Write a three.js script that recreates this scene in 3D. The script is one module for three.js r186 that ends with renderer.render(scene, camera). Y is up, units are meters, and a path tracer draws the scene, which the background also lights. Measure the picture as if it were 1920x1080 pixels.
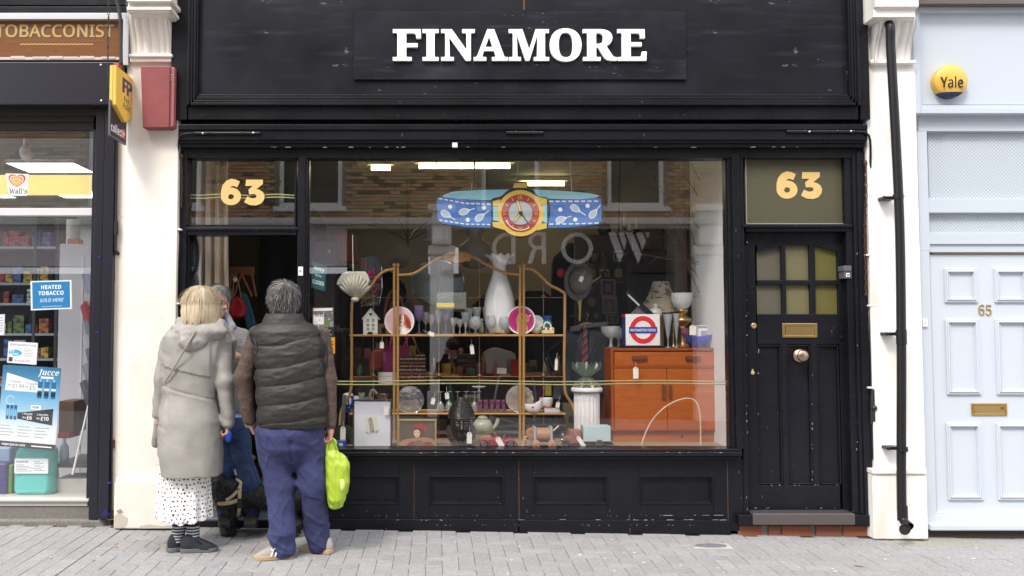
import * as THREE from 'three';
import { RoundedBoxGeometry } from 'three/addons/geometries/RoundedBoxGeometry.js';
import { mergeGeometries } from 'three/addons/utils/BufferGeometryUtils.js';
import { FontLoader } from 'three/addons/loaders/FontLoader.js';
import { TextGeometry } from 'three/addons/geometries/TextGeometry.js';
import { ImprovedNoise } from 'three/addons/math/ImprovedNoise.js';
import { RectAreaLightUniformsLib } from 'three/addons/lights/RectAreaLightUniformsLib.js';

const scene = new THREE.Scene();
const F = 1683, PITCH = 0.0505, CX = 817, CAM = [0, 1.375, 6.4];
const camera = new THREE.PerspectiveCamera(2 * Math.atan(540 / F) * 180 / Math.PI, 16 / 9, 0.05, 300);
camera.position.set(...CAM); camera.rotation.x = PITCH;
camera.setViewOffset(1920, 1080, 960 - CX, 0, 1920, 1080);
scene.add(camera);
const SUN_DIR = new THREE.Vector3(-3.2, 7.5, 5.5).normalize();
{ // an even, bright overcast sky
const W = 256, H = 128, d = new Float32Array(W * H * 4), v = new THREE.Vector3();
for (let j = 0; j < H; j++) for (let i = 0; i < W; i++) {
const el = ((j + .5) / H - .5) * Math.PI, az = ((i + .5) / W - .5) * 2 * Math.PI;
v.set(Math.cos(el) * Math.cos(az), Math.sin(el), Math.cos(el) * Math.sin(az));
const up = Math.max(0, v.y), k = el < 0 ? .22 : .62 + .5 * up + .28 * Math.pow(Math.max(0, v.dot(SUN_DIR)), 3);
const n = 1 + .06 * Math.sin(az * 3 + el * 7) * Math.cos(el * 5 - az * 2);
d.set([k * n * .97, k * n * 1.0, k * n * 1.07, 1], (j * W + i) * 4);
}
const t = new THREE.DataTexture(d, W, H, THREE.RGBAFormat, THREE.FloatType);
t.mapping = THREE.EquirectangularReflectionMapping; t.magFilter = t.minFilter = THREE.LinearFilter; t.wrapS = THREE.RepeatWrapping; t.needsUpdate = true;
scene.background = t; scene.environment = t;
}
const sun = new THREE.DirectionalLight(0xfff4e6, 1.25);
sun.position.copy(SUN_DIR).multiplyScalar(30); sun.castShadow = true; sun.shadow.radius = 28; sun.shadow.mapSize.set(2048, 2048);
Object.assign(sun.shadow.camera, { left: -8, right: 8, top: 8, bottom: -8, near: 1, far: 70 });
scene.add(sun, sun.target);
const renderer = new THREE.WebGLRenderer({ antialias: true });
renderer.toneMapping = THREE.LinearToneMapping; renderer.toneMappingExposure = 2.5;
renderer.shadowMap.enabled = true; renderer.setSize(1024, 576);
RectAreaLightUniformsLib.init();

const V3 = THREE.Vector3, PI = Math.PI, R = Math.PI / 180;
let seed_ = 12345;
const rnd = (a = 1, b) => { seed_ = (seed_ * 1664525 + 1013904223) >>> 0; const t = seed_ / 4294967296; return b === undefined ? t * a : a + t * (b - a); };
const GX = -0.014, GZ = -0.025;                                    // the street falls to the right and away from the shops
const gy = (x, z) => GX * x + GZ * z;
const ray = (px, py) => { const u = (px - CX) / F, v = (540 - py) / F, c = Math.cos(PITCH), s = Math.sin(PITCH); return [u, v * c + s, -c + v * s]; };
function P(px, py, z = 0) { const d = ray(px, py), t = (z - CAM[2]) / d[2]; return new V3(d[0] * t, CAM[1] + d[1] * t, z); }
function gnd(px, py) { const d = ray(px, py), t = -(CAM[1] - GZ * CAM[2]) / (d[1] - GX * d[0] - GZ * d[2]); return new V3(d[0] * t, CAM[1] + d[1] * t, CAM[2] + d[2] * t); }
const mpp = z => (CAM[2] - z) / F;
const rect = (a, b, c, d, z) => { const my = (b + d) / 2, mx = (a + c) / 2; return { x0: P(a, my, z).x, x1: P(c, my, z).x, y0: P(mx, d, z).y, y1: P(mx, b, z).y }; };

const names = {};
const numbered = n => { const k = names[n] = (names[n] ?? -1) + 1; return k ? `${n}_${String(k).padStart(3, '0')}` : n; };
const tag = (o, label, category, group, kind) => { if (label) o.userData.label = label; if (category) o.userData.category = category; if (group) o.userData.group = group; if (kind) o.userData.kind = kind; return o; };
const origins = new WeakMap();
function thing(name, label, category, p, group) {
const o = new THREE.Group(); o.name = numbered(name); scene.add(o);
const v = p instanceof V3 ? p : new V3(...(p || [0, 0, 0])); o.position.copy(v); origins.set(o, v.clone());
return tag(o, label, category, group);
}
function struct(name, geos, mat, opt) { const o = mk(scene, numbered(name), geos, mat, opt); o.userData.kind = 'structure'; return o; }
function prep(g) {
const n = g.index ? g.toNonIndexed() : g.clone();
for (const k of Object.keys(n.attributes)) if (!['position', 'normal', 'uv', 'color'].includes(k)) n.deleteAttribute(k);
if (!n.attributes.normal) n.computeVertexNormals();
if (!n.attributes.uv) n.setAttribute('uv', new THREE.BufferAttribute(new Float32Array(n.attributes.position.count * 2), 2));
n.morphAttributes = {}; return n;
}
function boxUV(g, turn) {
const p = g.attributes.position, q = g.attributes.normal, u = g.attributes.uv;
for (let i = 0; i < p.count; i++) {
const ax = Math.abs(q.getX(i)), ay = Math.abs(q.getY(i)), az = Math.abs(q.getZ(i));
let a, b; if (az >= ax && az >= ay) { a = p.getX(i); b = p.getY(i); } else if (ax >= ay) { a = p.getZ(i); b = p.getY(i); } else { a = p.getX(i); b = p.getZ(i); }
turn ? u.setXY(i, b, a) : u.setXY(i, a, b);
}
return g;
}
function mk(parent, name, geos, mat, opt = {}) {
let list = (Array.isArray(geos) ? geos : [geos]).filter(Boolean).map(prep);
if (list.some(g => g.attributes.color)) list.forEach(g => { if (!g.attributes.color) g.setAttribute('color', new THREE.BufferAttribute(new Float32Array(g.attributes.position.count * 3).fill(1), 3)); });
const g = list.length > 1 ? mergeGeometries(list) : list[0];
if (!opt.uv) boxUV(g, opt.turn);
let r = parent; while (r && !origins.has(r) && r.parent && r.parent !== scene) r = r.parent;
const o = origins.get(r); if (o) g.translate(-o.x, -o.y, -o.z);
const m = new THREE.Mesh(g, mat); m.name = name; m.castShadow = m.receiveShadow = true; parent.add(m);
if (opt.label) m.userData.label = opt.label;
if (opt.kind) m.userData.kind = opt.kind;
return m;
}
const mkEach = (p, n, gs, m, o) => gs.map(g => mk(p, n, g, m, o));
function solo(name, geos, mat, label, category, group, opt = {}) {
const t = mk(scene, numbered(name), geos, mat, opt); t.geometry.computeBoundingBox(); const b = t.geometry.boundingBox;
const c = new V3((b.min.x + b.max.x) / 2, b.min.y, (b.min.z + b.max.z) / 2); t.geometry.translate(-c.x, -c.y, -c.z); t.position.copy(c);
return tag(t, label, category, group);
}
function box(x0, y0, z0, x1, y1, z1, r = 0) {
const w = Math.abs(x1 - x0), h = Math.abs(y1 - y0), d = Math.abs(z1 - z0);
const g = r > 0 ? new RoundedBoxGeometry(w, h, d, r > .012 ? 2 : 1, Math.min(r, w / 2.05, h / 2.05, d / 2.05)) : new THREE.BoxGeometry(w, h, d);
return g.translate((x0 + x1) / 2, (y0 + y1) / 2, (z0 + z1) / 2);
}
const B = (a, b, c, d, z0, z1, r = .003) => { const q = rect(a, b, c, d, z1); return box(q.x0, q.y0, z0, q.x1, q.y1, z1, r); };
const vec = p => p instanceof V3 ? p : new V3(...p);
function bar(a, b, r0, r1 = r0, seg = 10) {
a = vec(a); b = vec(b); const d = b.clone().sub(a), l = d.length();
const g = new THREE.CylinderGeometry(r1, r0, l, seg).translate(0, l / 2, 0);
g.applyQuaternion(new THREE.Quaternion().setFromUnitVectors(new V3(0, 1, 0), d.normalize())); return g.translate(a.x, a.y, a.z);
}
function tube(pts, r, n = 40, seg = 7, closed = false) { return new THREE.TubeGeometry(new THREE.CatmullRomCurve3(pts.map(vec), closed, 'centripetal'), n, r, seg, closed); }
function lathe(prof, x, y, z, seg = 28, sx = 1, sz = 1) { return new THREE.LatheGeometry(prof.map(p => new THREE.Vector2(Math.max(p[0], .0002), p[1])), seg).scale(sx, 1, sz).translate(x, y, z); }
const sph = (x, y, z, r, ry = r, rz = r, a = 16, b = 12) => new THREE.SphereGeometry(1, a, b).scale(r, ry, rz).translate(x, y, z);
function prism(pts, z0, z1, bevel = 0, holes = []) {
const s = new THREE.Shape(pts.map(p => new THREE.Vector2(p[0] ?? p.x, p[1] ?? p.y)));
for (const h of holes) s.holes.push(new THREE.Path(h.map(p => new THREE.Vector2(p[0] ?? p.x, p[1] ?? p.y))));
return new THREE.ExtrudeGeometry(s, { depth: z1 - z0 - (bevel ? 2 * bevel : 0), bevelEnabled: bevel > 0, bevelSize: bevel, bevelThickness: bevel, bevelOffset: -bevel, bevelSegments: 2, curveSegments: 12 }).translate(0, 0, z0 + bevel);
}
const Q = (px, z) => px.map(p => { const v = P(p[0], p[1], z); return [v.x, v.y]; });
const prismQ = (px, z0, z1, bevel = 0, holes = []) => prism(Q(px, z1), z0, z1, bevel, holes.map(h => Q(h, z1)));
const circ = (x, y, r, n = 40, ry = r) => Array.from({ length: n }, (_, i) => [x + r * Math.cos(i / n * 2 * PI), y + ry * Math.sin(i / n * 2 * PI)]);
const ring = (x, y, r0, r1, z0, z1, bev = 0, n = 48) => prism(circ(x, y, r1, n), z0, z1, bev, [circ(x, y, r0, n).reverse()]);
function spline(pts, n = 30, closed = false) { return new THREE.CatmullRomCurve3(pts.map(p => new V3(p[0], p[1], p[2] || 0)), closed, 'centripetal').getPoints(n); }
function ribbon(pts, w, z0, z1, bevel = 0) {
const L = [], Rr = []; const n = pts.length;
for (let i = 0; i < n; i++) {
const a = pts[Math.max(0, i - 1)], b = pts[Math.min(n - 1, i + 1)]; let dx = (b.x ?? b[0]) - (a.x ?? a[0]), dy = (b.y ?? b[1]) - (a.y ?? a[1]); const l = Math.hypot(dx, dy) || 1; dx /= l; dy /= l;
const x = pts[i].x ?? pts[i][0], y = pts[i].y ?? pts[i][1]; L.push([x - dy * w / 2, y + dx * w / 2]); Rr.push([x + dy * w / 2, y - dx * w / 2]);
}
return prism([...Rr, ...L.reverse()], z0, z1, bevel);
}
function frameQ(a, b, c, d, t, z0, z1, r = .002) {
const q = rect(a, b, c, d, z1);
return frameXY(q.x0, q.y0, q.x1, q.y1, t, z0, z1, r);
}
function frameXY(x0, y0, x1, y1, t, z0, z1, r = .002) {
return [box(x0, y0, z0, x0 + t, y1, z1, r), box(x1 - t, y0, z0, x1, y1, z1, r), box(x0 + t, y1 - t, z0, x1 - t, y1, z1, r), box(x0 + t, y0, z0, x1 - t, y0 + t, z1, r)];
}
const turned = (g, x, y, z, rx = 0, ry = 0, rz = 0) => g.rotateX(rx).rotateY(ry).rotateZ(rz).translate(x, y, z);
function paint(g, c) { g = prep(g); const n = g.attributes.position.count, a = new Float32Array(n * 3); for (let i = 0; i < n; i++) a.set(c, i * 3); g.setAttribute('color', new THREE.BufferAttribute(a, 3)); return g; }
const fonts = {};
for (const k of ['sans_bold', 'sans_regular', 'serif_bold', 'serif_regular']) fonts[k] = await new FontLoader().loadAsync(`fonts/droid/droid_${k}.typeface.json`);
function letters(str, font, x0, y0, x1, y1, z0, z1, bold = 0) {
const out = []; let pen = 0; const f = fonts[font];
for (const ch of str) {
const adv = (f.data.glyphs[ch]?.ha ?? 500) / f.data.resolution;
if (ch !== ' ') { const g = new TextGeometry(ch, { font: f, size: 1, depth: 1, curveSegments: 8, bevelEnabled: bold > 0, bevelSize: bold, bevelThickness: .001, bevelSegments: 1 }); g.translate(pen, 0, 0); out.push(g); }
pen += adv * (f.data.resolution ? 1 : 1);
}
const all = new THREE.Box3(); out.forEach(g => { g.computeBoundingBox(); all.union(g.boundingBox); });
const sx = (x1 - x0) / (all.max.x - all.min.x), sy = (y1 - y0) / (all.max.y - all.min.y);
out.forEach(g => { g.translate(-all.min.x, -all.min.y, 0); g.scale(sx, sy, z1 - z0); g.translate(x0, y0, z0); g.computeVertexNormals(); });
return out;
}

const N3 = new ImprovedNoise();
function lattice(n, s) { const a = new Float32Array(n * n); let k = s * 7919 + 17; for (let i = 0; i < a.length; i++) { k = (k * 1664525 + 1013904223) >>> 0; a[i] = k / 4294967296; } return a; }
const lat = {};
function tn(u, v, fx, fy, s = 1) {
const key = s; const n = 256, a = lat[key] ||= lattice(n, s); let x = u * fx, y = v * fy; const xi = Math.floor(x), yi = Math.floor(y); let a1 = x - xi, b1 = y - yi; a1 = a1 * a1 * (3 - 2 * a1); b1 = b1 * b1 * (3 - 2 * b1);
const m = (q, w) => ((q % w) + w) % w, g = (i, j) => a[(m(i, fx) & 255) + n * (m(j, fy) & 255)];
return (g(xi, yi) * (1 - a1) + g(xi + 1, yi) * a1) * (1 - b1) + (g(xi, yi + 1) * (1 - a1) + g(xi + 1, yi + 1) * a1) * b1;
}
const fbm = (u, v, f, s = 1, o = 4, ay = 1) => { let t = 0, w = .5, n = 0; for (let i = 0; i < o; i++) { t += w * tn(u, v, f << i, Math.max(1, Math.round((f << i) * ay)), s + i); n += w; w *= .55; } return t / n; };
function tex(n, metres, srgb, fn, m = n) {
const d = new Uint8Array(n * m * 4);
for (let j = 0; j < m; j++) for (let i = 0; i < n; i++) { const c = fn(i / n, j / m), o = (j * n + i) * 4; if (typeof c === 'number') { d[o] = d[o + 1] = d[o + 2] = Math.max(0, Math.min(255, c * 255)); } else for (let k = 0; k < 3; k++) d[o + k] = Math.max(0, Math.min(255, c[k] * 255)); d[o + 3] = 255; }
const t = new THREE.DataTexture(d, n, m); t.wrapS = t.wrapT = THREE.RepeatWrapping; t.magFilter = THREE.LinearFilter; t.minFilter = THREE.LinearMipmapLinearFilter; t.generateMipmaps = true;
if (srgb) t.colorSpace = THREE.SRGBColorSpace; t.repeat.set(1 / metres, 1 / (metres * m / n)); t.needsUpdate = true; return t;
}
const mixc = (a, b, t) => a.map((v, i) => v + (b[i] - v) * Math.max(0, Math.min(1, t)));
const lin = (r, g, b) => new THREE.Color().setRGB(r, g, b);
const S = hex => new THREE.Color(hex);                                   // sRGB
function mat(color, rough = .6, o = {}) { const m = new (o.transmission || o.clearcoat || o.sheen || o.ior || o.specularIntensity ? THREE.MeshPhysicalMaterial : THREE.MeshStandardMaterial)({ roughness: rough, ...o }); m.color = color instanceof THREE.Color ? color : Array.isArray(color) ? lin(...color) : S(color); return m; }
const clampt = t => Math.max(0, Math.min(1, t));
const tPaint = tex(1024, 1.7, true, (u, v) => {
const a = fbm(u, v, 4, 1, 5), st = fbm(u, v, 8, 9, 4, 8), chip = fbm(u, v, 64, 21, 3, .6), m = fbm(u, v, 5, 31, 3);
let c = mixc([.066, .069, .090], [.112, .116, .142], a * 1.2 - .1 + (st - .5) * .5);
if (chip > .80 + (1 - m) * .16) c = mixc(c, [.45, .43, .40], .6);
return c;
});
const tPaintB = tex(512, .9, false, (u, v) => .5 + .5 * (fbm(u, v, 6, 41, 5) - .5) + .18 * (fbm(u, v, 12, 43, 3, 6) - .5));
const tRough = tex(512, 1.3, false, (u, v) => .45 + .5 * fbm(u, v, 5, 51, 5));
const tFascia = tex(1024, 3.2, true, (u, v) => {
const patch = fbm(u, v, 5, 61, 4, 1.2), sc = fbm(u, v, 9, 66, 4, 9), dust = fbm(u, v, 40, 72, 3, 3.2), m = fbm(u, v, 6, 77, 3);
let c = mixc([.080, .084, .112], [.165, .170, .208], (patch - .32) * 1.5); c = mixc(c, [.31, .31, .33], Math.max(0, sc - .56) * 1.8 * m);
if (dust > .79 && m > .55) c = mixc(c, [.6, .6, .6], .45); return c;
});
const tPlaster = tex(1024, 1.6, true, (u, v) => {
const a = fbm(u, v, 5, 81, 5), st = fbm(u, v, 10, 86, 3, .35), sp = fbm(u, v, 90, 91, 2), m = fbm(u, v, 4, 95, 3);
let c = mixc([.90, .88, .85], [.96, .95, .93], a * 1.4 - .2); c = mixc(c, [.74, .70, .63], Math.max(0, st - .62) * 1.6); if (sp > .88 && m > .62) c = mixc(c, [.5, .46, .42], .45); return c;
});
const tPlasterB = tex(512, .8, false, (u, v) => .5 + .7 * (fbm(u, v, 5, 101, 6) - .5));
const tConcrete = tex(1024, 1.1, true, (u, v) => { const a = fbm(u, v, 4, 111, 4), g = fbm(u, v, 128, 117, 2), sp = tn(u, v, 250, 250, 119); let c = mixc([.60, .592, .588], [.66, .652, .648], a); c = mixc(c, g > .5 ? [.74, .735, .73] : [.48, .475, .47], Math.abs(g - .5) * 1.1); if (sp > .95) c = [.76, .75, .74]; return c; });
const tGrainB = tex(512, .25, false, (u, v) => fbm(u, v, 64, 121, 3));
const tWood = tex(1024, .9, true, (u, v) => { const w = fbm(u, v, 3, 131, 3, 8), g = fbm(u, v, 6, 136, 4, 34), r = .5 + .5 * Math.sin((v * 16 + w * 5 + fbm(u, v, 2, 139, 2) * 2) * PI * 2); let c = mixc([.80, .80, .80], [1, 1, 1], g * .8 + r * .3); return c; });
const tFabric = tex(512, .12, false, (u, v) => .5 + .28 * Math.sin(u * 2 * PI * 56) * Math.sin(v * 2 * PI * 56) + .3 * (fbm(u, v, 32, 141, 3) - .5));
const tFleece = tex(512, .1, false, (u, v) => fbm(u, v, 40, 151, 3));
const tCloth = tex(512, .7, true, (u, v) => { const a = fbm(u, v, 6, 161, 4); return mixc([.84, .84, .84], [1, 1, 1], a * 1.3 - .1); });
const tMelange = tex(512, .09, true, (u, v) => { const a = fbm(u, v, 48, 171, 2); return mixc([.62, .62, .63], [1, 1, 1], (a - .3) * 2); });
function canvasTex(w, h, draw) { const c = document.createElement('canvas'); c.width = w; c.height = h; const x = c.getContext('2d'); draw(x, w, h); const t = new THREE.CanvasTexture(c); t.colorSpace = THREE.SRGBColorSpace; return t; }
const UP0 = (g) => { // 0..1 uv over the front of a flat thing
g.computeBoundingBox(); const b = g.boundingBox, p = g.attributes.position; const u = new Float32Array(p.count * 2);
for (let i = 0; i < p.count; i++) { u[2 * i] = (p.getX(i) - b.min.x) / (b.max.x - b.min.x); u[2 * i + 1] = (p.getY(i) - b.min.y) / (b.max.y - b.min.y); } g.setAttribute('uv', new THREE.BufferAttribute(u, 2)); return g; };
const print = (t, rough = .6) => { const m = new THREE.MeshStandardMaterial({ map: t, roughness: rough }); return m; };
const M = {
black: mat('#ffffff', .42, { specularIntensity: .55, map: tPaint, bumpMap: tPaintB, bumpScale: .0016, roughnessMap: tRough }),
fascia: mat('#ffffff', .5, { specularIntensity: .45, map: tFascia, bumpMap: tPaintB, bumpScale: .001, roughnessMap: tRough }),
plaster: mat([.90, .87, .83], .75, { map: tPlaster, bumpMap: tPlasterB, bumpScale: .004 }),
plasterW: mat([1.03, 1.03, 1.03], .6, { map: tPlaster, bumpMap: tPlasterB, bumpScale: .004 }),
glass: new THREE.MeshPhysicalMaterial({ color: 0xffffff, roughness: .0, transmission: 1, thickness: 0, ior: 1.74 }),
clear: new THREE.MeshPhysicalMaterial({ color: lin(.8,.82,.82), roughness: .06, transmission: .82, thickness: 0, ior: 1.55 }),
brass: mat([.62, .42, .16], .32, { metalness: 1 }), brassOld: mat([.42, .30, .15], .5, { metalness: .8 }),
steel: mat([.55, .55, .56], .3, { metalness: 1 }), iron: mat([.02, .02, .022], .5), rust: mat([.10, .045, .02], .85, { bumpMap: tPlasterB, bumpScale: .004 }),
white: mat([.8, .8, .79], .45), paper: mat([.8, .79, .76], .8), tagm: mat([.78, .74, .66], .85), string: mat([.6, .57, .48], .9),
dark: mat([.012, .011, .011], .7), tin: mat([.3, .3, .32], .35, { metalness: .9 }),
gold: mat([.48, .27, .09], .42, { metalness: .35 }), porcelain: mat([.82, .81, .78], .16, { clearcoat: .6 }), black2: mat([.012, .012, .014], .4, { specularIntensity: .7 }),
};
const BASE = P(1000, 991, 0).y;
const yTop = P(900, -190, 0).y;                                        // a little above the frame
const shop = thing('shop', 'black painted timber shop front with wide display window, open doorway left and panelled door right', 'shop front', [0, 0, 0]);
{
const q = rect(322, -100, 1625, 220, .10);
mk(shop, 'fascia_board', B(360, -190, 1602, 190, -.02, .10), M.fascia);
mk(shop, 'fascia_surround', [B(322, -190, 353, 224, -.02, .15), B(1609, -190, 1627, 224, -.02, .15), B(353, 197, 1609, 224, -.02, .149)], M.black);
const mo = [];
for (const [o, w, z] of [[0, 5, .185], [5, 5, .172], [10, 6, .16], [16, 4, .145]]) { // stepped moulding
mo.push(B(352 + o, -190, 352 + o + w, 197 - o, .05, z, .004), B(1610 - o - w, -190, 1610 - o, 197 - o, .05, z, .004), B(352 + o + w, 197 - o - w, 1610 - o - w, 197 - o, .05, z - .0006, .004));
}
mk(shop, 'fascia_moulding', mo, M.black);
mk(shop, 'fascia_joint', [B(980, -190, 984, 19, .10, .104, .001)], M.rust);
mk(shop, 'shadow_gap', B(330, 222, 1626, 234, -.02, .06), M.dark);
mk(shop, 'lintel', [B(334, 233, 1627, 243, -.02, .165, .004), B(334, 243, 1627, 262, -.02, .15, .003), B(336, 261, 1624, 268, -.02, .135, .004), B(340, 267, 1622, 276, -.02, .115, .006), B(333, 275, 1625, 296, -.06, .062, .003)], M.black);
mk(shop, 'jamb', [B(331, 275, 346, 984, -.08, .07, .004), B(345, 440, 350, 980, -.08, .03, .002)], M.black);
mk(shop, 'mullion', [B(556, 290, 574, 986, -.08, .058, .006), B(560, 290, 570, 986, 0, .072, .004)], M.black);
mk(shop, 'mullion', [B(1368, 288, 1378, 842, -.08, .05, .004), B(1377, 288, 1390, 842, -.08, .072, .005), B(1390, 288, 1399, 974, -.08, .055, .004)], M.black);
mk(shop, 'door_post', [B(1591, 288, 1606, 970, -.08, .05, .004), B(1606, 284, 1616, 975, -.08, .07, .005), B(1615, 284, 1630, 988, -.08, .085, .004)], M.black);
mk(shop, 'transom', [B(346, 425, 556, 441, -.06, .055, .004), B(344, 427, 560, 432, -.06, .068, .003)], M.black);
mk(shop, 'transom', [B(1399, 420, 1592, 434, -.06, .055, .004), B(1394, 421, 1599, 426, -.06, .074, .004)], M.black);
mk(shop, 'window_frame', [B(574, 292, 578, 842, -.05, .03, .002), B(578, 292, 1365, 297, -.05, .03, .002), B(1364, 292, 1369, 842, -.05, .03, .002), B(347, 294, 351, 425, -.05, .03, .002), B(351, 294, 552, 298, -.05, .03), B(552, 294, 556, 425, -.05, .03), B(351, 421, 552, 425, -.05, .03)], M.black);
const pane = (a, b, c, d, z) => mk(shop, 'window_pane', B(a, b, c, d, z - .004, z, 0), M.glass);
pane(574, 292, 1369, 843, 0); pane(347, 294, 556, 427, 0);
mk(shop, 'sill', [B(560, 842, 1391, 848, -.08, .10, .004), B(560, 848, 1392, 856, -.08, .125, .006), B(562, 856, 1390, 862, -.08, .098, .004)], M.black);
const cols = [[608, 749], [805, 945], [1000, 1140], [1197, 1338]], pieces = [];
const edges = [571, ...cols.flat(), 1369];
for (let i = 0; i < edges.length; i += 2) pieces.push(B(edges[i], 862, edges[i + 1], 985, -.06, .045, .002));
cols.forEach(([a, b]) => { pieces.push(B(a, 862, b, 893, -.06, .0452, .002), B(a, 945, b, 985, -.06, .0448, .002)); });
pieces.push(B(1368, 862, 1399, 996, -.06, .0455, .003));
mk(shop, 'stall_riser', pieces, M.black);
for (const [a, b] of cols) {
mk(shop, 'riser_panel', B(a - 2, 891, b + 2, 947, -.05, .018, .001), M.black);
mk(shop, 'panel_moulding', [...frameQ(a, 892, b, 946, .012, .01, .052, .004), ...frameQ(a + 3, 895, b - 3, 943, .014, .01, .036, .004)], M.black);
}
mk(shop, 'plinth_board', [B(571, 974, 972, 1000, -.06, .06, .004), B(974, 975, 1370, 1003, -.06, .06, .004)], M.black);
mkEach(shop, 'riser_joint', [B(972.4, 864, 973.6, 975, .04, .0462, 0), B(1364, 864, 1365, 975, .04, .0462, 0), B(776, 864, 776.8, 975, .04, .0459, 0)], M.rust);
mk(shop, 'doorstep', [B(331, 976, 571, 998, -.5, .05, .006)], M.black);
mk(shop, 'step_edge', B(346, 972, 556, 977, -.5, .035, .003), mat([.22, .26, .34], .4, { metalness: .6 }));
const door = mk(shop, 'door', [B(1399, 434, 1592, 460, -.09, -.02, .002), B(1399, 460, 1420, 963, -.09, -.02), B(1576, 460, 1592, 963, -.09, -.02), B(1420, 589, 1576, 645, -.09, -.0203), B(1420, 910, 1576, 965, -.09, -.0203),
B(1467, 645, 1478, 910, -.09, -.0206), B(1523, 645, 1535, 910, -.09, -.0206), B(1466, 458, 1474, 590, -.09, -.0202, .006), B(1519, 458, 1529, 590, -.09, -.0202, .006), B(1420, 525, 1576, 534, -.09, -.0206, .006),
prismQ([[1420, 452], [1576, 452], [1576, 470], [1566, 470], [1548, 466], [1530, 460], [1515, 457], [1498, 456], [1480, 457], [1466, 460], [1450, 466], [1430, 470], [1420, 471]], -.088, -.0198, .002)], M.black, { label: 'black panelled front door with six yellowish frosted panes' });
const tFrost = tex(256, .05, false, (u, v) => fbm(u, v, 16, 201, 3));
const frost = new THREE.MeshPhysicalMaterial({ color: lin(.145, .13, .065), roughness: .42, bumpMap: tFrost, bumpScale: .0015, ior: 1.5, clearcoat: .12, clearcoatRoughness: .3, specularIntensity: .5 });
const frostY = frost.clone(); frostY.color = lin(.12, .108, .03); const frostD = frost.clone(); frostD.color = lin(.10, .09, .065);
[[1419, 1467], [1473, 1520], [1528, 1577]].forEach(([a, b], i) => { for (const [c, d] of [[455, 526], [533, 590]]) mk(door, 'pane', B(a, c, b, d, -.06, -.052, 0), i === 2 ? frostY : i ? frost : frostD); });
[[1420, 1468], [1477, 1524], [1534, 1577]].forEach(([a, b]) => {
mk(door, 'door_panel', B(a, 644, b, 911, -.08, -.045, 0), M.black);
mk(door, 'panel_moulding', frameQ(a + 1, 646, b - 1, 909, .014, -.05, -.026, .005), M.black);
});
mk(door, 'letterbox', [...frameQ(1467, 606, 1533, 633, .02, -.02, -.010, .004), B(1473, 612, 1527, 627, -.021, -.0145, .002)], M.brass);
{ const c = P(1499, 667, -.02); mk(door, 'door_knob', [turned(lathe([[0, 0], [.045, 0], [.045, .006], [.02, .012], [.018, .03], [.036, .045], [.042, .062], [.032, .078], [0, .082]], 0, 0, 0, 24), c.x, c.y, c.z - .001, PI / 2)], mat([.36, .27, .2], .3, { metalness: .9 })); }
{ const c = P(1413, 611, -.02); mk(door, 'lock', turned(lathe([[0, 0], [.022, 0], [.022, .006], [.016, .010], [.012, .011], [0, .008]], 0, 0, 0, 20), c.x, c.y, c.z - .001, PI / 2), M.brassOld); }
{ const c = P(1411, 699, -.02); mk(door, 'keyhole_cover', [turned(lathe([[0, 0], [.013, 0], [.013, .005], [0, .006]], 0, 0, 0, 16), c.x, c.y, c.z - .001, PI / 2), box(c.x - .006, c.y + .008, -.02, c.x + .006, c.y + .026, -.015, .003)], mat([.75, .6, .3], .35, { metalness: .8 })); }
{ const g = thing('doorbell', 'small grey and black video doorbell on the jamb right of the black panelled door', 'doorbell', P(1590, 520, -.02)); mk(g, 'casing', [B(1582, 498, 1597, 508, -.03, .07, .004), B(1583, 508, 1597, 522, -.03, .062, .003)], mat([.1, .1, .11], .5)); mk(g, 'button', B(1587, 512, 1593, 519, .06, .066, .001), M.white); mk(g, 'push', B(1589, 514, 1591.5, 517, .066, .068, .0005), M.dark); }
mk(shop, 'window_pane', B(1398, 290, 1596, 421, -.012, -.004, 0), frost.clone(), { label: 'frosted overlight pane with a gold number above the right-hand door' }).material.color = lin(.085, .079, .047);
mk(shop, 'glazing_bead', frameQ(1398, 290, 1596, 421, .01, -.03, .01, .003), mat([.25, .24, .18], .6));
mk(shop, 'threshold', [B(1385, 966, 1640, 986, -.3, .10, .006)], M.black); mk(shop, 'threshold_cover', B(1412, 963, 1604, 985, -.25, .112, .008), mat([.13, .11, .11], .35, { metalness: .5 }));
const bm = [mat([.26, .085, .045], .85, { bumpMap: tPlasterB, bumpScale: .006 }), mat([.2, .07, .045], .85, { bumpMap: tPlasterB, bumpScale: .006 })];
[[1387, 1428], [1441, 1463], [1466, 1521], [1530, 1577], [1581, 1634]].forEach(([a, b], i) => mk(shop, 'brick', B(a, 986, b, 1006, -.1, .055 + .006 * (i % 2), .004), bm[i % 2]));
mk(shop, 'mortar', B(1385, 985, 1640, 1012, -.12, .045, 0), mat([.22, .2, .17], .9));
for (const [a, b, y] of [[366, 486, 250], [952, 1016, 249], [1478, 1600, 247]]) {
const p = P(a, y, .155), r = P(b, y, .155);
mk(shop, 'awning_bolt', [bar([p.x, p.y, .16], [r.x, r.y, .16], .011), sph(p.x, p.y, .162, .015, .011, .012), sph(r.x, r.y, .162, .015, .011, .012), ...[.25, .75].map(t => sph(p.x + (r.x - p.x) * t, p.y, .166, .013, .013, .01))], M.black2);
}
mk(shop, 'cable', tube([P(368, 250, .16), P(346, 251, .165), P(337, 256, .16), P(335, 300, .09), P(333, 560, .085)], .006, 60), M.black2);
mk(shop, 'cable', tube([P(1600, 247, .16), P(1624, 248, .165), P(1630, 256, .16), P(1632, 330, .095), P(1632, 600, .09), P(1636, 860, .09)], .008, 60), M.black2);
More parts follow.
